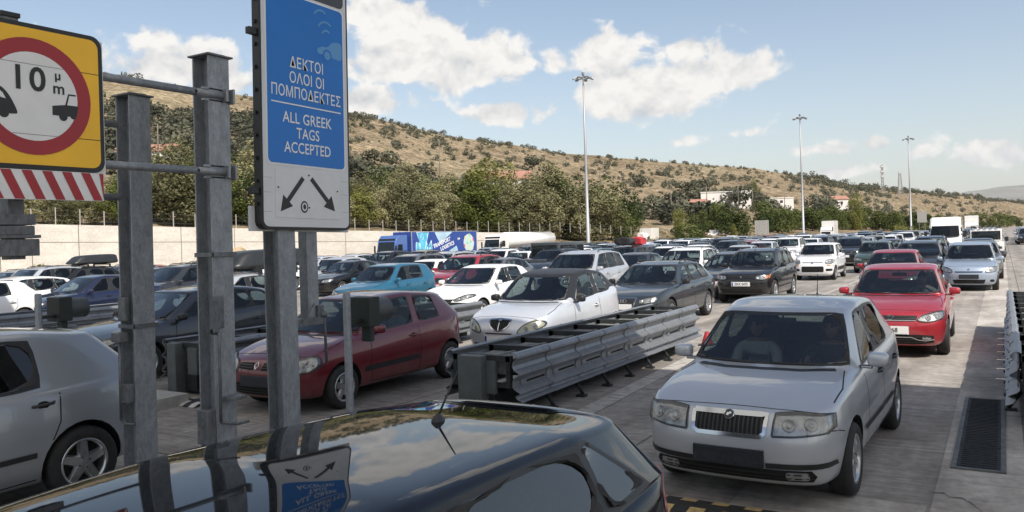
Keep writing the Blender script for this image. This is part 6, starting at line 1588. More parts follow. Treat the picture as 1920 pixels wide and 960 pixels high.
# backs of two roadside boards
def board(px_, yt_, yb_, d, w, label):
    b = at_d(px_, yb_, d); h = at_d(px_, yt_, d).z; b.z = 0; t = thing('sign_board', label, 'sign board', b, YAW*.9); zb = at_d(px_, yb_, d).z; bm = bmesh.new()
    n = 9
    for k in range(n): box(bm, -w/2+w*k/n, -w/2+w*(k+1)/n-.03, -.05, .03*(k % 2), zb, h)
    mobj('panel', bm, pmat('board_back', (.27, .26, .24), .6, .2, var=.2), t); bm = bmesh.new()
    for x in (-w*.3, w*.3): box(bm, x-.08, x+.08, .06, .2, -.3, h-.3)
    mobj('post', bm, M_GALVD, t)
board(1429, 413, 440, 150, 2.6, 'grey corrugated back of a road sign at the left end of the pine thicket'); board(1729, 396, 417, 215, 2.5, 'grey corrugated back of a road sign right of the farthest mast')
# ------------------------------------------------------------------ lorries and vans
def wheelset(t, xs, ys, r=.48, w=.30):
    for y in ys:
        for x in xs:
            bm = bmesh.new(); lathe(bm, [(-w/2, r*.6), (-w/2, r-.03), (-w/2+.03, r), (w/2-.03, r), (w/2, r-.03), (w/2, r*.6)], 'x', 24); k = mobj('wheel', bm, M_TYRE, t); k.location = (x, y, r)
            bm = bmesh.new(); lathe(bm, [(-w/2+.02, r*.6), (0, r*.5), (w/2-.02, r*.6)], 'x', 18); lathe(bm, [(w/2-.08, r*.55), (w/2-.02, .12), (w/2-.01, .001)], 'x', 18); lathe(bm, [(-w/2+.08, r*.55), (-w/2+.02, .12), (-w/2+.01, .001)], 'x', 18); mobj('rim', bm, M_GALVD, k)
def cab(t, mat, w=2.45, L=2.25, h=3.55, z0=.55, band=True):
    w2 = w/2; bm = bmesh.new()
    pr = [(0.06, z0), (0.0, z0+.5), (.03, 1.75), (.30, h-.55), (.75, h-.05), (L, h), (L, z0)]
    prism(bm, pr, lambda a, b, d: Vector((d, a, b)), -w2, w2); bmesh.ops.recalc_face_normals(bm, faces=bm.faces); bmesh.ops.bevel(bm, geom=bm.edges[:], offset=.07, segments=3, affect='EDGES'); mobj('cab', bm, mat, t, 40)
    def fy(z):
        for k in range(len(pr)-1):
            (a0, b0), (a1, b1) = pr[k], pr[k+1]
            if b0 <= z <= b1: return lerp(a0, a1, (z-b0)/(b1-b0))
    bm = bmesh.new(); za, zb_ = 1.80, h-.72
    q = [(-w2+.12, fy(za)-.012, za), (w2-.12, fy(za)-.012, za), (w2-.2, fy(zb_)-.012, zb_), (-w2+.2, fy(zb_)-.012, zb_)]; V = [bm.verts.new(v) for v in q]+[bm.verts.new((v[0], v[1]+.03, v[2])) for v in q]
    for f in ((0, 1, 2, 3), (0, 4, 5, 1), (1, 5, 6, 2), (2, 6, 7, 3), (3, 7, 4, 0)): bm.faces.new([V[i] for i in f])
    bmesh.ops.recalc_face_normals(bm, faces=bm.faces); mobj('windshield', bm, M_DARKGLASS, t)
    for s in (-1, 1):
        bm = bmesh.new(); prism(bm, [(.42, 1.80), (1.35, 1.80), (1.35, 2.55), (.62, 2.55)], lambda a, b, d: Vector((d, a, b)), s*(w2-.01), s*(w2+.008)); bmesh.ops.recalc_face_normals(bm, faces=bm.faces); mobj('side_window', bm, M_DARKGLASS, t)
        bm = bmesh.new(); box(bm, *sorted((s*(w2+.10), s*(w2+.28))), -.05, .06, 1.7, 2.45, 0, .03); mobj('mirror', bm, M_BLACK, t)
        bm = bmesh.new(); box(bm, *sorted((s*(w2-.55), s*(w2-.1))), -.03, .05, .75, .98, 0, .02); mobj('headlight', bm, M_LAMP, t)
    bm = bmesh.new(); box(bm, -w2+.25, w2-.25, -.025, .06, 1.05, 1.62, 0, .02)
    if band: box(bm, -w2+.15, w2-.15, fy(h-.45)-.10, fy(h-.45)+.05, h-.62, h-.38, 0, .02)
    mobj('grille', bm, M_BLACK, t)
def lorry_pos(px_, d):
    b = at_d(px_, HOR, d); return Vector((b.x, b.y, gz(b.x, b.y)))
# blue box lorry with painted trailer
M_TB = paint('truck_blue', (.075, .16, .42), .2); M_TRB = pmat('trailer_blue', (.028, .065, .27), .4, var=.06, vscale=1)
b = lorry_pos(722, 84); TZ = at_d(800, 433, 84).z - b.z
t = thing('articulated_lorry', 'blue articulated lorry with painted transport logistics trailer before the cream wall', 'lorry', b, R(2.0)); ZT = TZ
cab(t, M_TB, h=ZT-.32); wheelset(t, (-1.0, 1.0), (1.2, 4.2), .48); wheelset(t, (-1.0, 1.0), (11.5, 12.8, 14.1), .48)
bm = bmesh.new(); box(bm, -.45, .45, 1.0, 15, .75, .95); mobj('chassis', bm, M_DARKST, t)
YA_, YB_ = 2.95, 16.1
bm = bmesh.new(); box(bm, -1.25, 1.25, YA_, YB_, 1.05, ZT, 0, .02); tr = mobj('trailer', bm, M_TRB, t)
bm = bmesh.new(); 
for q in ((YA_-.02, YA_+.06, 1.02, ZT+.02), (YB_-.06, YB_+.02, 1.02, ZT+.02)): box(bm, 1.2, 1.275, *q)
box(bm, 1.2, 1.272, YA_+.06, YB_-.06, ZT-.05, ZT+.015); box(bm, 1.2, 1.272, YA_+.06, YB_-.06, 1.0, 1.07); mobj('trim', bm, pmat('trim_grey', (.45, .46, .48), .4, .4), tr)
# artwork on the flank (+x side faces the camera)
YX = lambda a, b, d: Vector((d, a, b)); h_ = ZT-1.05
def TRp(u, v): return (lerp(YA_, YB_, u), 1.05+h_*v)
bm = bmesh.new(); M_SKYA = pmat('art_pale', (.42, .58, .68), .4, var=.2, vscale=.6); M_ARTB = pmat('art_cyan', (.10, .42, .58), .4, var=.3, vscale=.9); M_ARTO = pmat('art_outline', (.50, .66, .76), .4)
for pts in ([(.33, .97), (.60, .97), (.47, .66), (.41, .50), (.37, .70)], [(.44, .04), (.70, .04), (.66, .40), (.60, .30)]): prism(bm, [TRp(*p) for p in pts], YX, 1.2502, 1.256)
mobj('sky_art', bm, M_SKYA, tr)
bm = bmesh.new()
for pts in ([(.07, .97), (.235, .97), (.205, .55), (.17, .12), (.13, .12), (.11, .55)], [(.05, .02), (.06, .58), (.10, .58), (.125, .02)], [(.19, .20), (.20, .62), (.235, .40), (.275, .64), (.29, .18), (.262, .18), (.255, .38), (.235, .20), (.215, .38), (.212, .20)]):
    prism(bm, [TRp(*p) for p in pts], YX, 1.2502, 1.258, 0)
mobj('letter_art', bm, M_ARTB, tr)
bm = bmesh.new()
def outl(pts, w=.07):
    P = [Vector((1.262, *TRp(*p))) for p in pts]
    for k in range(len(P)): tube(bm, [P[k], P[(k+1) % len(P)]], w/2, 4)
outl([(.07, .97), (.11, .55), (.13, .12), (.17, .12), (.205, .55), (.235, .97)]); outl([(.05, .02), (.06, .58), (.10, .58), (.125, .02)]); outl([(.19, .20), (.20, .62), (.235, .40), (.275, .64), (.29, .18), (.262, .18), (.255, .38), (.235, .20), (.215, .38), (.212, .20)]); outl([(.145+.022*math.cos(a), .78+.10*math.sin(a)) for a in [k*PI/6 for k in range(12)]])
mobj('letter_outline', bm, M_ARTO, tr)
bm = bmesh.new(); ang = math.atan2(.42*h_, .30*(YB_-YA_))
for txt, u, v, sz in (('TRANSPORT', .435, .54, .62), ('LOGISTICS', .515, .40, .60), ('s.a.', .70, .70, .40)):
    y, z = TRp(u, v); add_mesh(bm, text_mesh(txt, sz, bold=.02), Matrix.Translation((1.262, y, z)) @ MT @ Matrix.Rotation(ang*.85, 4, 'Z'))
mobj('lettering', bm, pmat('letter_white', (.62, .63, .65), .35), tr)
bm = bmesh.new(); cy, cz = TRp(.865, .50)
prism(bm, ell(cy, cz, 1.15, 1.05, 32), YX, 1.2502, 1.257, 0); prism(bm, ell(cy, cz, .93, .84, 32), YX, 1.2572, 1.262, 1)
for k, (a, mi) in enumerate(((.4, 2), (1.4, 3), (2.4, 4), (3.5, 2), (4.6, 3), (5.5, 4))): prism(bm, ell(cy+1.06*math.cos(a), cz+.96*math.sin(a), .22, .17, 10, a+1.57), YX, 1.2575, 1.263, mi)
for k, (a, r_) in enumerate(((.3, .4), (1.7, .5), (3.2, .35), (4.4, .5))): prism(bm, ell(cy+r_*math.cos(a), cz+r_*math.sin(a), .24, .16, 10, a), YX, 1.2625, 1.265, 4 if k % 2 else 3)
mobj('emblem', bm, [pmat('emb_white', (.55, .58, .62), .4), pmat('emb_pale', (.48, .62, .62), .4), pmat('emb_red', (.55, .12, .16), .4), pmat('emb_green', (.30, .55, .30), .4), pmat('emb_yellow', (.60, .60, .25), .4)], tr)
# white tanker
M_TW = paint('lorry_white', (.74, .72, .68), .0, .4)
b = lorry_pos(921, 100); ZT = at_d(990, 434, 100).z - b.z
t = thing('tanker_lorry', 'white tanker lorry with a long round tank behind the painted trailer', 'lorry', b, R(1.0)); cab(t, M_TW, h=ZT-.15); wheelset(t, (-1.0, 1.0), (1.2, 4.2, 11.6, 12.9, 14.2), .48)
bm = bmesh.new(); box(bm, -.45, .45, 1.0, 15.2, .75, .95); mobj('chassis', bm, M_DARKST, t)
bm = bmesh.new(); rr = 1.05; zc_ = ZT-rr+.03; lathe(bm, [(2.9, .001), (2.92, rr*.5), (3.05, rr*.85), (3.3, rr), (15.2, rr), (15.45, rr*.85), (15.58, rr*.5), (15.6, .001)], 'y', 32, 0, Matrix.Translation((0, 0, zc_)) @ Matrix.Diagonal((1.15, 1, 1, 1))); mobj('tank', bm, paint('tank_white', (.78, .77, .74), .0, .3), t, 40)
# generic box vans and lorries
def box_lorry(px_, d, ytop, L, label, boxy=True):
    b = lorry_pos(px_, d); zt_ = at_d(px_, ytop, d).z-b.z; t = thing('box_lorry', label, 'lorry', b, 0); cab(t, M_TW, 2.2, 1.9, min(2.6, zt_-.3), .45, False); wheelset(t, (-.9, .9), (1.0, L-1.6), .40)
    bm = bmesh.new(); box(bm, -1.15, 1.15, 2.0, L, .9, zt_, 0, .03); mobj('cargo_box', bm, M_TW, t)
box_lorry(1335, 170, 431, 6.5, 'small white box lorry in front of the round pine bush'); box_lorry(1549, 160, 414, 7.0, 'white box lorry taller than the cars left of the yellow cabin'); box_lorry(1822, 150, 404, 7, 'white box lorry far back just right of the tall white van'); 
bb = lorry_pos(1232, 150); box_lorry(1203, 150, 428, 6.0, 'white covered lorry with red load behind the car with the roof bag')
# white high-roof van
def van(px_, d, zt_, label, mat):
    b = lorry_pos(px_, d); t = thing('panel_van', label, 'van', b, 0); bm = bmesh.new(); w2 = .97
    pr = [(.0, .35), (-.02, .75), (.12, 1.10), (.85, 1.38), (1.60, zt_-.45), (2.1, zt_-.05), (5.3, zt_), (5.6, zt_-.1), (5.65, .40)]
    secs = []
    prism(bm, pr, lambda a, b_, d_: Vector((d_*(1-.10*max(0, (b_-1.2)/(zt_-1.2))), a+.25*(abs(d_)/w2)**3*(1 if a < 1.7 else 0), b_)), -w2, w2); bmesh.ops.recalc_face_normals(bm, faces=bm.faces); bmesh.ops.bevel(bm, geom=bm.edges[:], offset=.08, segments=3, affect='EDGES'); mobj('body', bm, mat, t, 40)
    bm = bmesh.new(); f = lambda z: lerp(.85, 1.60, (z-1.38)/(zt_-.45-1.38)); q = [(-w2*.86, f(1.42)+.10, 1.42), (-.3, f(1.42)-.045, 1.42), (.3, f(1.42)-.045, 1.42), (w2*.86, f(1.42)+.10, 1.42), (w2*.80, f(2.1)+.08, 2.1), (.3, f(2.1)-.06, 2.1), (-.3, f(2.1)-.06, 2.1), (-w2*.80, f(2.1)+.08, 2.1)]
    V = [bm.verts.new(v) for v in q]; bm.faces.new((V[0], V[1], V[6], V[7])); bm.faces.new((V[1], V[2], V[5], V[6])); bm.faces.new((V[2], V[3], V[4], V[5])); bmesh.ops.solidify(bm, geom=bm.faces[:], thickness=.03); mobj('windshield', bm, M_DARKGLASS, t)
    for s in (-1, 1):
        bm = bmesh.new(); prism(bm, [(1.25, 1.42), (2.2, 1.42), (2.2, 1.98), (1.70, 1.98)], lambda a, b_, d_: Vector((d_-s*.10*(b_-1.2)/(zt_-1.2), a, b_)), s*(w2-.05), s*(w2+.012)); bmesh.ops.recalc_face_normals(bm, faces=bm.faces); mobj('side_window', bm, M_DARKGLASS, t)
        bm = bmesh.new(); box(bm, *sorted((s*(w2+.05), s*(w2+.25))), 1.2, 1.32, 1.35, 1.75, 0, .03); mobj('mirror', bm, M_BLACK, t); bm = bmesh.new(); box(bm, *sorted((s*(w2-.42), s*(w2-.14))), .02, .18, .82, 1.05, 0, .03); mobj('headlight', bm, M_LAMP, t)
    bm = bmesh.new(); box(bm, -.5, .5, -.045, .05, .78, .95, 0, .02); box(bm, -.85, .85, -.05, .1, .38, .6, 0, .02); mobj('grille', bm, M_BLACK, t); wheelset(t, (-.82, .82), (.95, 4.5), .34, .22); CARS.append((b.x, b.y+2.8, 5.7, 2.0, 0))
van(1770, 51, 2.72, 'tall white high-roof van standing above the cars on the right', M_TW)
# ladder-back military looking 4x4s
def jeep(px_, d, label, mat, rackl=False, H=1.95):
    b = lorry_pos(px_, d); t = thing('off_road_car', label, 'off-road car', b, 0); bm = bmesh.new(); box(bm, -.86, .86, .0, 4.3, .55, 1.15, 0, .05); box(bm, -.78, .78, 1.45, 4.28, 1.15, H, 0, .06); mobj('body', bm, mat, t, 40)
    bm = bmesh.new(); box(bm, -.70, .70, 1.425, 1.46, 1.24, H-.12, 0, .02); mobj('windshield', bm, M_DARKGLASS, t)
    for s in (-1, 1):
        for y0, y1 in ((1.65, 2.45), (2.55, 3.3), (3.4, 4.15)): bm = bmesh.new(); box(bm, *sorted((s*.76, s*.788)), y0, y1, 1.25, H-.14, 0, .02); mobj('side_window', bm, M_DARKGLASS, t)
        bm = bmesh.new(); lathe(bm, [(-.03, .10), (-.02, .10), (.0, .08)], 'y', 14, 0, Matrix.Translation((s*.58, 0, .88))); mobj('headlight', bm, M_LAMP, t); bm = bmesh.new(); box(bm, *sorted((s*.9, s*1.08)), 1.3, 1.38, 1.15, 1.4, 0, .02); mobj('mirror', bm, M_BLACK, t)
    bm = bmesh.new(); box(bm, -.42, .42, -.02, .05, .72, 1.04, 0, .01); box(bm, -.86, .86, -.15, .0, .48, .64, 0, .02); mobj('grille', bm, M_BLACK, t); wheelset(t, (-.74, .74), (.75, 3.5), .38, .24)
    if rackl:
        bm = bmesh.new(); 
        for s in (-1, 1): tube(bm, [(s*.7, 1.6, H), (s*.7, 1.6, H+.16), (s*.7, 4.0, H+.16)], .02, 6)
        tube(bm, [(-.78, 1.5, H+.12), (.78, 1.5, H+.12)], .02, 6); mobj('roof_rack', bm, M_BLACK, t)
        for k in range(5): bm = bmesh.new(); lathe(bm, [(-.06, .085), (.0, .085), (.06, .05)], 'y', 14, 0, Matrix.Translation((-.56+k*.28, 1.46, H+.10))); mobj('spotlight', bm, M_LAMP, t)
    CARS.append((b.x, b.y+2.15, 4.4, 1.8, 0))
jeep(992, 38, 'boxy dark off-road car with a flat windscreen in front of the tanker', pmat('jeep_dark', (.045, .05, .055), .4, .2, .6), H=1.92)
jeep(1848, 44, 'white off-road car with a row of spotlights on its roof behind the pale blue hatchback', M_TW, True, 1.86)
# ------------------------------------------------------------------ the queues
P_ = {}
COL = dict(midsilver=(.30, .32, .345), silver=(.50, .52, .55), bright_silver=(.70, .72, .75), white=(.78, .78, .77), red=(.36, .016, .028), burgundy=(.135, .005, .012), blue=(.02, .15, .25), navy=(.010, .018, .055), black=(.008, .0085, .010), graphite=(.028, .037, .044), grey=(.13, .138, .148), paleblue=(.36, .43, .52), gold=(.32, .27, .20), dgrey=(.034, .036, .041), green=(.05, .09, .07), nearblack=(.006, .008, .012), teal=(.05, .12, .14))
def col(k):
    if k not in P_: P_[k] = paint('paint_'+k, COL[k], {'white': 0.0, 'red': .25, 'burgundy': .25, 'nearblack': .2}.get(k, .45), .36, {'nearblack': .012, 'black': .015, 'navy': .05, 'graphite': .04, 'dgrey': .04, 'white': .06, 'silver': .08}.get(k, .10))
    if k == 'nearblack':
        b_ = P_[k].node_tree.nodes['Principled BSDF']; b_.inputs['Coat Weight'].default_value = 0; b_.inputs['Roughness'].default_value = .025; b_.inputs['Metallic'].default_value = 0
    return P_[k]
def roof_xy(P, px, py):
    S = P['S']; z = S['zt']+.02; w = at(px, py, z); z2 = z+gz(w.x, w.y); w = at(px, py, z2); return w.x, w.y-(S['yt']+.12)
def car(k, c, label, px=None, py=None, xy=None, rz=0.0, group=None, cat='car', name='parked_car', extra=None):
    P = T[k]; x, y = xy if xy else roof_xy(P, px, py); d = math.hypot(x, y)
    lod = 'full' if d < 46 else 'med'
    return place_car(P, x, y, col(c), label, cat, group, R(rz), lod, name, gz(x, y))
Q = 'cars queuing towards the toll'
skoda = car('fabia', 'silver', 'silver hatchback with chrome-rimmed grille leading the right-hand lane, two people inside', xy=(-1.86, 6.12), rz=-1.2)
polo = car('polo', 'red', 'bright red hatchback right behind the silver hatchback, partly hidden by it', xy=(-1.60, 14.3), rz=1.0)
ypsilon = car('ypsilon', 'bright_silver', 'white and black two-tone hatchback with a shield-shaped grille behind the crash cushion', xy=(-7.40, 11.5), rz=1.0)
clio = car('clio', 'burgundy', 'dusty burgundy three-door hatchback behind the blue sign post', xy=(-8.15, 6.95), rz=1.6)
rear = car('rearhatch', 'midsilver', 'silver hatchback at the left edge showing its rear corner and alloy wheel', xy=(-7.74, .52), rz=0)
near = car('nearhatch', 'nearblack', 'glossy black hatchback whose roof fills the bottom of the picture', xy=(-2.17, -.44), rz=0)
leon = car('leon', 'dgrey', 'dark grey sloping hatchback behind the galvanised posts', xy=(-12.9, 7.15), rz=0)
car('wagon', 'graphite', 'dark blue-grey estate with large trapezoid grille beyond the crash cushion', xy=(-7.42, 16.7), rz=.6)
hrv = car('boxsuv', 'black', 'boxy black SUV with white number plate and raked roof rails', xy=(-6.62, 23.6))
car('panda', 'white', 'small upright white hatchback with wide black lower grille', xy=(-6.8, 35.0))
car('sirion', 'paleblue', 'pale metallic blue hatchback at the right, behind the bright red one', xy=(-.95, 29.4))
car('polo', 'red', 'second red hatchback, its roof showing just above the bright red one', 1676, 472)
car('modern', 'white', 'clean white hatchback with swept headlamps left of the two-tone car', 905, 500, rz=2)
car('getz', 'blue', 'turquoise blue five-door hatchback behind the burgundy one', 722, 498, rz=2)
uno = car('uno', 'white', 'old square white hatchback with its driver window open behind the turquoise car', 800, 489, rz=2)
car('mpv', 'grey', 'grey people carrier with roof rails behind the turquoise car', 765, 480, rz=2)
car('saloon', 'black', 'shiny black saloon with tinted windows left of the turquoise car', 655, 491, rz=3)
car('suv', 'silver', 'silver SUV with roof rails behind the two-tone car', 1085, 475, rz=1)
car('saloon', 'dgrey', 'dark grey saloon between the silver SUV and the dark estate', 1190, 477)
bagcar = car('boxsuv', 'dgrey', 'dark SUV carrying a black duffel bag and red bundles on its roof', 1170, 464)
car('cross', 'white', 'white crossover with black roof trim behind the dark estate', 1284, 468)
car('getz', 'white', 'white hatchback behind the white crossover to its left', 1247, 464)
car('wagon', 'black', 'black estate tucked in behind the boxy black SUV', 1372, 476, rz=1)
car('saloon', 'silver', 'silver saloon low behind the white crossover', 1388, 462)
car('mpv', 'graphite', 'dark people carrier with wide windscreen left of the silver SUV', 1037, 469, rz=2)
car('leon', 'grey', 'grey hatchback with a pale windscreen behind the clean white hatchback', 925, 486, rz=2)
car('cross', 'red', 'red crossover behind the clean white hatchback', 875, 481, rz=3)
car('modern', 'white', 'white hatchback with a chrome door mirror behind the old square white one', 848, 477, rz=2)
car('cross', 'black', 'dark crossover with bright headlamp rings behind the small upright white hatchback', 1593, 447)
car('mpv', 'dgrey', 'dark people carrier with sky mirrored in its windscreen behind the second red hatchback', 1722, 455)
car('getz', 'green', 'dull green hatchback with its front door open right of the dark crossover', 1641, 454)
car('saloon', 'grey', 'grey saloon with its front door open left of the dark people carrier', 1668, 450)
car('cross', 'navy', 'dark blue crossover in front of the tall white van', 1743, 445)
# the left side
car('saloon', 'navy', 'navy blue saloon with chrome window trim behind the left crash cushion', 168, 520, rz=3)
car('modern', 'dgrey', 'dark grey hatchback beside the navy saloon, one lane farther', 155, 508, rz=3)
boxcar = car('cross', 'black', 'black crossover with a long roof box seen over the navy saloon', 132, 503, rz=3)
car('mpv', 'dgrey', 'dark grey people carrier with chrome mirror between the two galvanised posts', 330, 500, rz=2)
roofbox2 = car('modern', 'silver', 'silver hatchback with a big dark roof box behind the sloping dark hatchback', 420, 518, rz=2)
car('cross', 'silver', 'silver crossover at far left with dark rear windows', 20, 507, rz=3)
car('suv', 'silver', 'pale silver SUV behind the silver crossover at far left', 62, 503, rz=3)
car('modern', 'white', 'white hatchback low at the left edge, only its tail in view', xy=(-24.3, 8.6), rz=2)
car('leon', 'white', 'second white hatchback at the left edge, beyond the first', xy=(-26.6, 11.0), rz=2)
car('suv', 'black', 'black SUV with bright sills behind the shiny black saloon', 722, 473, rz=3)
car('saloon', 'teal', 'dark teal saloon in front of the wall', 680, 479, rz=3)
car('modern', 'white', 'white hatchback right behind the dark teal saloon', 712, 476, rz=3)
car('saloon', 'silver', 'silver saloon with red tail lamps close to the wall', 590, 484, rz=3)
car('getz', 'white', 'white hatchback left of the dark teal saloon, close to the wall', 632, 483, rz=3)
car('saloon', 'burgundy', 'burgundy saloon by the wall, half hidden', 692, 476, rz=3)
car('mpv', 'silver', 'silver people carrier behind the white hatchback with the chrome mirror', 834, 475, rz=2)
# fill the lanes beyond
rng = random.Random(5)
def free(x, y, L, Wd):
    for (cx, cy, l, w, r) in CARS:
        if abs(cx-x) < (w+Wd)/2+.25 and abs(cy-(y+L/2)) < (l+L)/2+.7: return False
    return True
KINDS = [('fabia', 8), ('polo', 9), ('getz', 9), ('modern', 14), ('panda', 5), ('sirion', 5), ('wagon', 7), ('boxsuv', 6), ('suv', 9), ('cross', 13), ('saloon', 11), ('mpv', 9), ('leon', 9), ('clio', 3)]
CC = [('silver', 16), ('bright_silver', 9), ('white', 26), ('grey', 10), ('dgrey', 10), ('black', 13), ('graphite', 6), ('navy', 5), ('red', 4), ('burgundy', 3), ('blue', 3), ('paleblue', 5), ('gold', 4)]
CN = dict(silver='silver', bright_silver='bright silver', white='white', grey='grey', dgrey='dark grey', black='black', graphite='slate grey', navy='navy', red='red', burgundy='burgundy', blue='turquoise', paleblue='pale blue', gold='beige')
KN2 = dict(fabia='hatchback', polo='hatchback', getz='hatchback', modern='hatchback', panda='small hatchback', sirion='small hatchback', wagon='estate', boxsuv='SUV', suv='SUV', cross='crossover', saloon='saloon', mpv='people carrier', leon='hatchback', clio='hatchback')
lanes = [-1.1, -4.5, -8.1, -11.7, -15.3, -18.9, -22.5, -26.1, -29.7, -33.3, -36.9, -40.5, -44.1, -47.7, -51.3, -54.9, -58.5]
auto = []
for li, lx in enumerate(lanes):
    y = {0: 34, 1: 36, 2: 40, 3: 42, 4: 28, 5: 28, 6: 22, 7: 20}.get(li, 18)
    while y < 260:
        k = rng.choices([a for a, b in KINDS], [b for a, b in KINDS])[0]; c = rng.choices([a for a, b in CC], [b for a, b in CC])[0]; S = T[k]['S']
        x = lx + rng.uniform(-.35, .35) + .0*(y-30)
        if lx < edge_x(y)+2.6: break
        if free(x, y, S['L'], S['W']):
            pr = proj((x, y+2, 1.3+gz(x, y)))
            if pr and -90 < pr[0] < 1990:
                auto.append((k, c, x, y, pr)); CARS.append((x, y+S['L']/2, S['L'], S['W'], 0))
            y += S['L'] + rng.uniform(.9, 2.4)
        else: y += .8
for lx, y0 in ((2.3, 92), (5.6, 120)):
    y = y0
    while y < 260:
        k = rng.choices([a for a, b in KINDS], [b for a, b in KINDS])[0]; c = rng.choices([a for a, b in CC], [b for a, b in CC])[0]; pr = proj((lx, y+2, 1.3))
        if pr and pr[0] < 1960: auto.append((k, c, lx+rng.uniform(-.2, .2), y, pr))
        y += T[k]['S']['L']+rng.uniform(1, 2.5)
# those seen largest stay; the far rest is left to the horizon
auto.sort(key=lambda a: a[4][2]); auto = auto[:238]
cnt = {}
for (k, c, x, y, pr) in sorted(auto, key=lambda a: a[4][0]):
    d = pr[2]; P = T[k]
    if d < 105:
        kn = KN2[k]; key = (c, kn); n = cnt[key] = cnt.get(key, -1)+1
        place_car(P, x, y, col(c), f'{ordw(n)} {CN[c]} {kn} from the left in the packed rows behind the front cars', 'car', 'cars packed in the middle rows', R(rng.uniform(-1, 1.5)), 'full' if d < 40 else 'med' if d < 84 else 'far', 'parked_car', gz(x, y))
    else:
        place_car(P, x, y, col(c), f'{CN[c]} car far back in the packed queues, little more than its roof showing', 'car', f'far-off {CN[c]} cars in the queues', R(rng.uniform(-1, 1)), 'far', 'parked_car', gz(x, y))
# roof boxes and luggage
def roof_box(root, P, label, sc=1.0):
    S = P['S']; bm = bmesh.new(); box(bm, -.42, .42, 0, 2.1, 0, .40)
    for v in bm.verts:
        if v.co.y < .1 and v.co.z > .2: v.co.y += .42; v.co.z -= .04; v.co.x *= .75
        if v.co.y > 2 and v.co.z > .2: v.co.y -= .10; v.co.x *= .85
    bmesh.ops.subdivide_edges(bm, edges=bm.edges[:], cuts=2, use_grid_fill=True); me = subd(bm, 2)
    t = thing('roof_box', label, 'roof box', root.matrix_basis @ Vector((0, S['yt']+.05, S['H']+.10)), root.rotation_euler.z); t.scale = (sc, sc, sc); o = meobj('shell', me, pmat('roofbox_black', (.022, .024, .025), .38, var=.2), t)
    bm = bmesh.new()
    for y in (.55, 1.5): box(bm, -.55, .55, y-.03, y+.03, -.05, .0, 0, .008); box(bm, -.55, -.50, y-.03, y+.03, -.12, -.05); box(bm, .50, .55, y-.03, y+.03, -.12, -.05)
    mobj('cross_bar', bm, M_BLACK, t)
bpy.context.view_layer.update()
roof_box(boxcar, T['cross'], 'long black roof box on the black crossover at the left', 1.05); roof_box(roofbox2, T['modern'], 'big dark roof box between the galvanised post and the blue sign post', 1.35)
rt_ = bagcar.matrix_basis @ Vector((0, T['boxsuv']['S']['yt']+.35, T['boxsuv']['S']['H']+.06))
def bag(nm, label, cat, off, sx, sy, sz, mat):
    bm = bmesh.new(); box(bm, -sx/2, sx/2, -sy/2, sy/2, 0, sz); bmesh.ops.subdivide_edges(bm, edges=bm.edges[:], cuts=3, use_grid_fill=True)
    for v in bm.verts: v.co.x *= 1-.22*abs(v.co.z/sz-.5)-.18*abs(v.co.y/sy); v.co.z *= 1-.45*(v.co.x/sx*1.9)**2*.5; v.co += Vector((noise.noise(v.co*3.1)*.10, noise.noise(v.co*2.7+Vector((5, 0, 0)))*.07, noise.noise(v.co*3.3+Vector((0, 7, 0)))*.05))
    o = meobj(nm, subd(bm, 2), mat); o.location = rt_+Vector(off); tag(o, label, cat)
bag('duffel_bag', 'long black duffel bag strapped across the roof of a dark SUV', 'bag', (-.05, 0, 0), 1.15, .55, .40, pmat('bag_black', (.014, .014, .016), .7, var=.3)); bag('bundle', 'red cloth bundle lying behind the black duffel bag', 'bundle', (.40, .75, 0), .75, .6, .40, pmat('cloth_red', (.42, .03, .04), .8, var=.2)); bag('sack', 'white tarpaulin sack heaped on the red bundle', 'sack', (.55, .95, .33), .5, .5, .26, pmat('cloth_white', (.55, .54, .5), .85, var=.1))
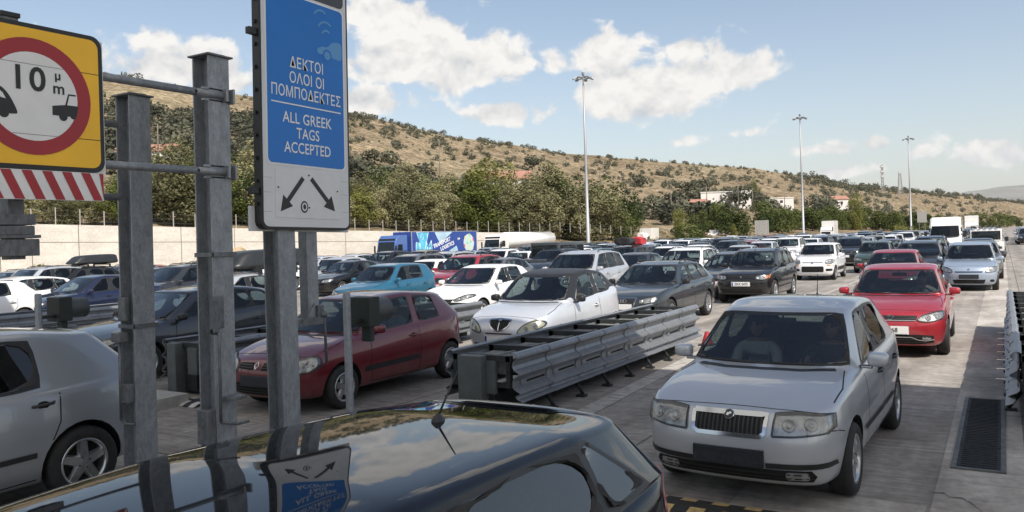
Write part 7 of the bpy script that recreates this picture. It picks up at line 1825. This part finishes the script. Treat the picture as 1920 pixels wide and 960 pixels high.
# ------------------------------------------------------------------ people in the cars (seated; built from the hips up with thighs)
M_SKIN = pmat('skin', (.36, .20, .14), .5, var=.08); M_HAIRD = pmat('hair_dark', (.022, .016, .012), .6, var=.3, vscale=40); M_JEAN = pmat('jeans', (.035, .05, .09), .85)
def person(label, hip, rz, shirt, hands, hair=M_HAIRD, long_hair=False, group=None, scale=1.0, yaw=0):
    """hip = world point of the pelvis; local -y is the way the person faces; hands = local targets of the left (+x) and right hand"""
    t = thing('person', label, 'person', hip, rz, group); t.scale = (scale,)*3
    V = [(0, 0, .02), (0, .04, .20), (0, .09, .38), (0, .11, .50), (0, .10, .57)]; Rr_ = [.15, .135, .155, .10, .058]; E = [(0, 1), (1, 2), (2, 3), (3, 4)]
    for s, hd in ((1, hands[0]), (-1, hands[1])):
        n = len(V); hd = Vector(hd); sh = Vector((s*.185, .10, .455)); el = (sh+hd)/2 + Vector((s*.10, .02, -.11))
        V += [tuple(sh), tuple(el), tuple(hd)]; Rr_ += [.066, .046, .030]; E += [(3, n), (n, n+1), (n+1, n+2)]
        n = len(V); V += [(s*.10, -.02, .0), (s*.14, -.42, .06)]; Rr_ += [.10, .068]; E += [(0, n), (n, n+1)]
    me = bpy.data.meshes.new('body'); me.from_pydata(V, E, []); o = bpy.data.objects.new('body', me); C.objects.link(o)
    sk = o.modifiers.new('k', 'SKIN'); su = o.modifiers.new('s', 'SUBSURF'); su.levels = su.render_levels = 2
    for k, d in enumerate(me.skin_vertices[0].data): d.radius = (Rr_[k], Rr_[k]*(.72 if k in (1, 2, 0) else 1)); d.use_root = (k == 0)
    m2 = eval_mesh(o); bpy.data.objects.remove(o)
    for m in (shirt, M_SKIN, M_JEAN): m2.materials.append(m)
    for p in m2.polygons:
        c = p.center; p.use_smooth = True; p.material_index = 0
        if c.z < .07 and c.y < .06: p.material_index = 2
        elif c.z > .535: p.material_index = 1
        elif abs(c.x) > .16 and c.y < -.04: p.material_index = 1
    body = bpy.data.objects.new('body', m2); link(body, t)
    # head
    bm = bmesh.new(); bmesh.ops.create_uvsphere(bm, u_segments=24, v_segments=18, radius=1)
    for v in bm.verts:
        x, y, z = v.co; f = max(0, -y)
        xx = x*.075*(1-.22*max(0, -z)); yy = y*.095 - (.012*f if z < -.2 else 0); zz = z*.118
        nose = math.exp(-((x*3.4)**2+((z+.10)*3.0)**2))*(f**3)*.024; eye = (math.exp(-(((abs(x)-.40)*5)**2+((z-.10)*6)**2)))*f*.011; lip = math.exp(-((x*3)**2+((z+.50)*8)**2))*f*.006; chin = math.exp(-((x*2.5)**2+((z+.85)*4)**2))*f*.012
        v.co = Vector((xx, yy-nose+eye-lip-chin, zz))
    Mh = Matrix.Translation((0, .075, .70)) @ Matrix.Rotation(yaw, 4, 'Z') @ Matrix.Rotation(R(4), 4, 'X')
    for v in bm.verts: v.co = Mh @ v.co
    for f in bm.faces: f.smooth = True
    for s in (-1, 1):
        rg = lathe(bm, [(-.008, .012), (0, .028), (.012, .030), (.016, .012)], 'x', 10, 0, Mh @ Matrix.Translation((s*.076, .012, .0)) @ Matrix.Diagonal((1, .7, 1.1, 1)))
        for ex in (1,): 
            lathe(bm, [(-.0, .001), (.004, .008), (.009, .010)], 'y', 8, 1, Mh @ Matrix.Translation((s*.030, -.094, .012)))
    prism(bm, ell(0, -.060, .022, .005, 12), lambda a, b, d: Mh @ Vector((a, d, b)), -.1, -.096, 2)
    mobj('head', bm, [M_SKIN, pmat('eye_dark', (.02, .015, .012), .2), pmat('lips', (.28, .09, .08), .5)], body)
    bm = bmesh.new(); bmesh.ops.create_uvsphere(bm, u_segments=20, v_segments=14, radius=1)
    for v in bm.verts:
        x, y, z = v.co
        if z < .12 and y < .15: z = .12+z*.05; 
        v.co = Mh @ Vector((x*.083, y*.104+.008, z*.127 if not (long_hair and y > .1 and z < 0) else z*.24))
    for f in bm.faces: f.smooth = True
    mobj('hair', bm, hair, body)
    # hands: palm, four fingers, thumb
    for s, hd, el in ((1, Vector(hands[0]), None), (-1, Vector(hands[1]), None)):
        d = Vector((-.15*s, -1, .15)).normalized(); up = Vector((0, .15, 1)); sd = d.cross(up).normalized(); hm = bmesh.new()
        P0 = hd+d*.0; box(hm, -.04, .04, -.012, .012, 0, .09, 0, .011, Matrix(((sd.x, up.x, d.x, P0.x), (sd.y, up.y, d.y, P0.y), (sd.z, up.z, d.z, P0.z), (0, 0, 0, 1))))
        for k, ln in enumerate((.068, .078, .074, .058)):
            b0 = P0+d*.085+sd*(-.030+.020*k); tube(hm, [b0, b0+d*ln*.45+up*.004, b0+d*ln*.75-up*.020, b0+d*ln*.80-up*.042], .0092, 7, r2=.0072)
        b0 = P0+d*.03-sd*s*.038; tube(hm, [b0, b0+d*.03-sd*s*.026-up*.01, b0+d*.058-sd*s*.022-up*.03], .0105, 7, r2=.008)
        mobj('hand', hm, M_SKIN, body)
    return t
bpy.context.view_layer.update()
def inside(root, P, x, z=None):
    S = P['S']; zs = S.get('zseat', .29); return root.matrix_basis @ Vector((x, S['yB']-.10, zs+.20))
W_SH = pmat('shirt_white', (.55, .54, .53), .85); D_SH = pmat('shirt_dark', (.05, .055, .07), .85); G_SH = pmat('shirt_grey', (.22, .22, .22), .85); B_SH = pmat('shirt_blue', (.10, .18, .28), .85)
def drive(root, k, label, shirt, seat=.36, long_hair=False, hands=None, yaw=0):
    P = T[k]; person(label, inside(root, P, seat), root.rotation_euler.z, shirt, hands or ((.17, -.46, .30), (-.15, -.46, .32)), long_hair=long_hair, group='people sitting in cars', yaw=yaw)
drive(skoda, 'fabia', 'driver of the silver hatchback in a dark shirt with both hands on the wheel', D_SH)
drive(skoda, 'fabia', 'passenger of the silver hatchback in a white top with hands in the lap', W_SH, -.36, True, ((.10, -.30, .12), (-.10, -.32, .12)))
drive(polo, 'polo', 'driver of the bright red hatchback in a grey shirt', G_SH); drive(clio, 'clio', 'driver of the burgundy hatchback in a blue shirt at the open window', B_SH)
drive(uno, 'uno', 'driver of the old square white hatchback at its open window', D_SH); drive(ypsilon, 'ypsilon', 'driver of the two-tone hatchback in a white shirt', W_SH)
# ------------------------------------------------------------------ air
bm = bmesh.new(); box(bm, -9800, 9800, -2500, 10200, -4.0, 640)
hm = bpy.data.materials.new('haze_air'); hm.use_nodes = True; hn = hm.node_tree.nodes; hn.clear(); ho = hn.new('ShaderNodeOutputMaterial'); hv = hn.new('ShaderNodeVolumePrincipled')
hv.inputs['Density'].default_value = HAZE; hv.inputs['Color'].default_value = (.86, .92, 1.0, 1); hv.inputs['Anisotropy'].default_value = .2; hm.node_tree.links.new(hv.outputs[0], ho.inputs['Volume'])
tag(mobj('haze', bm, hm), kind='stuff')
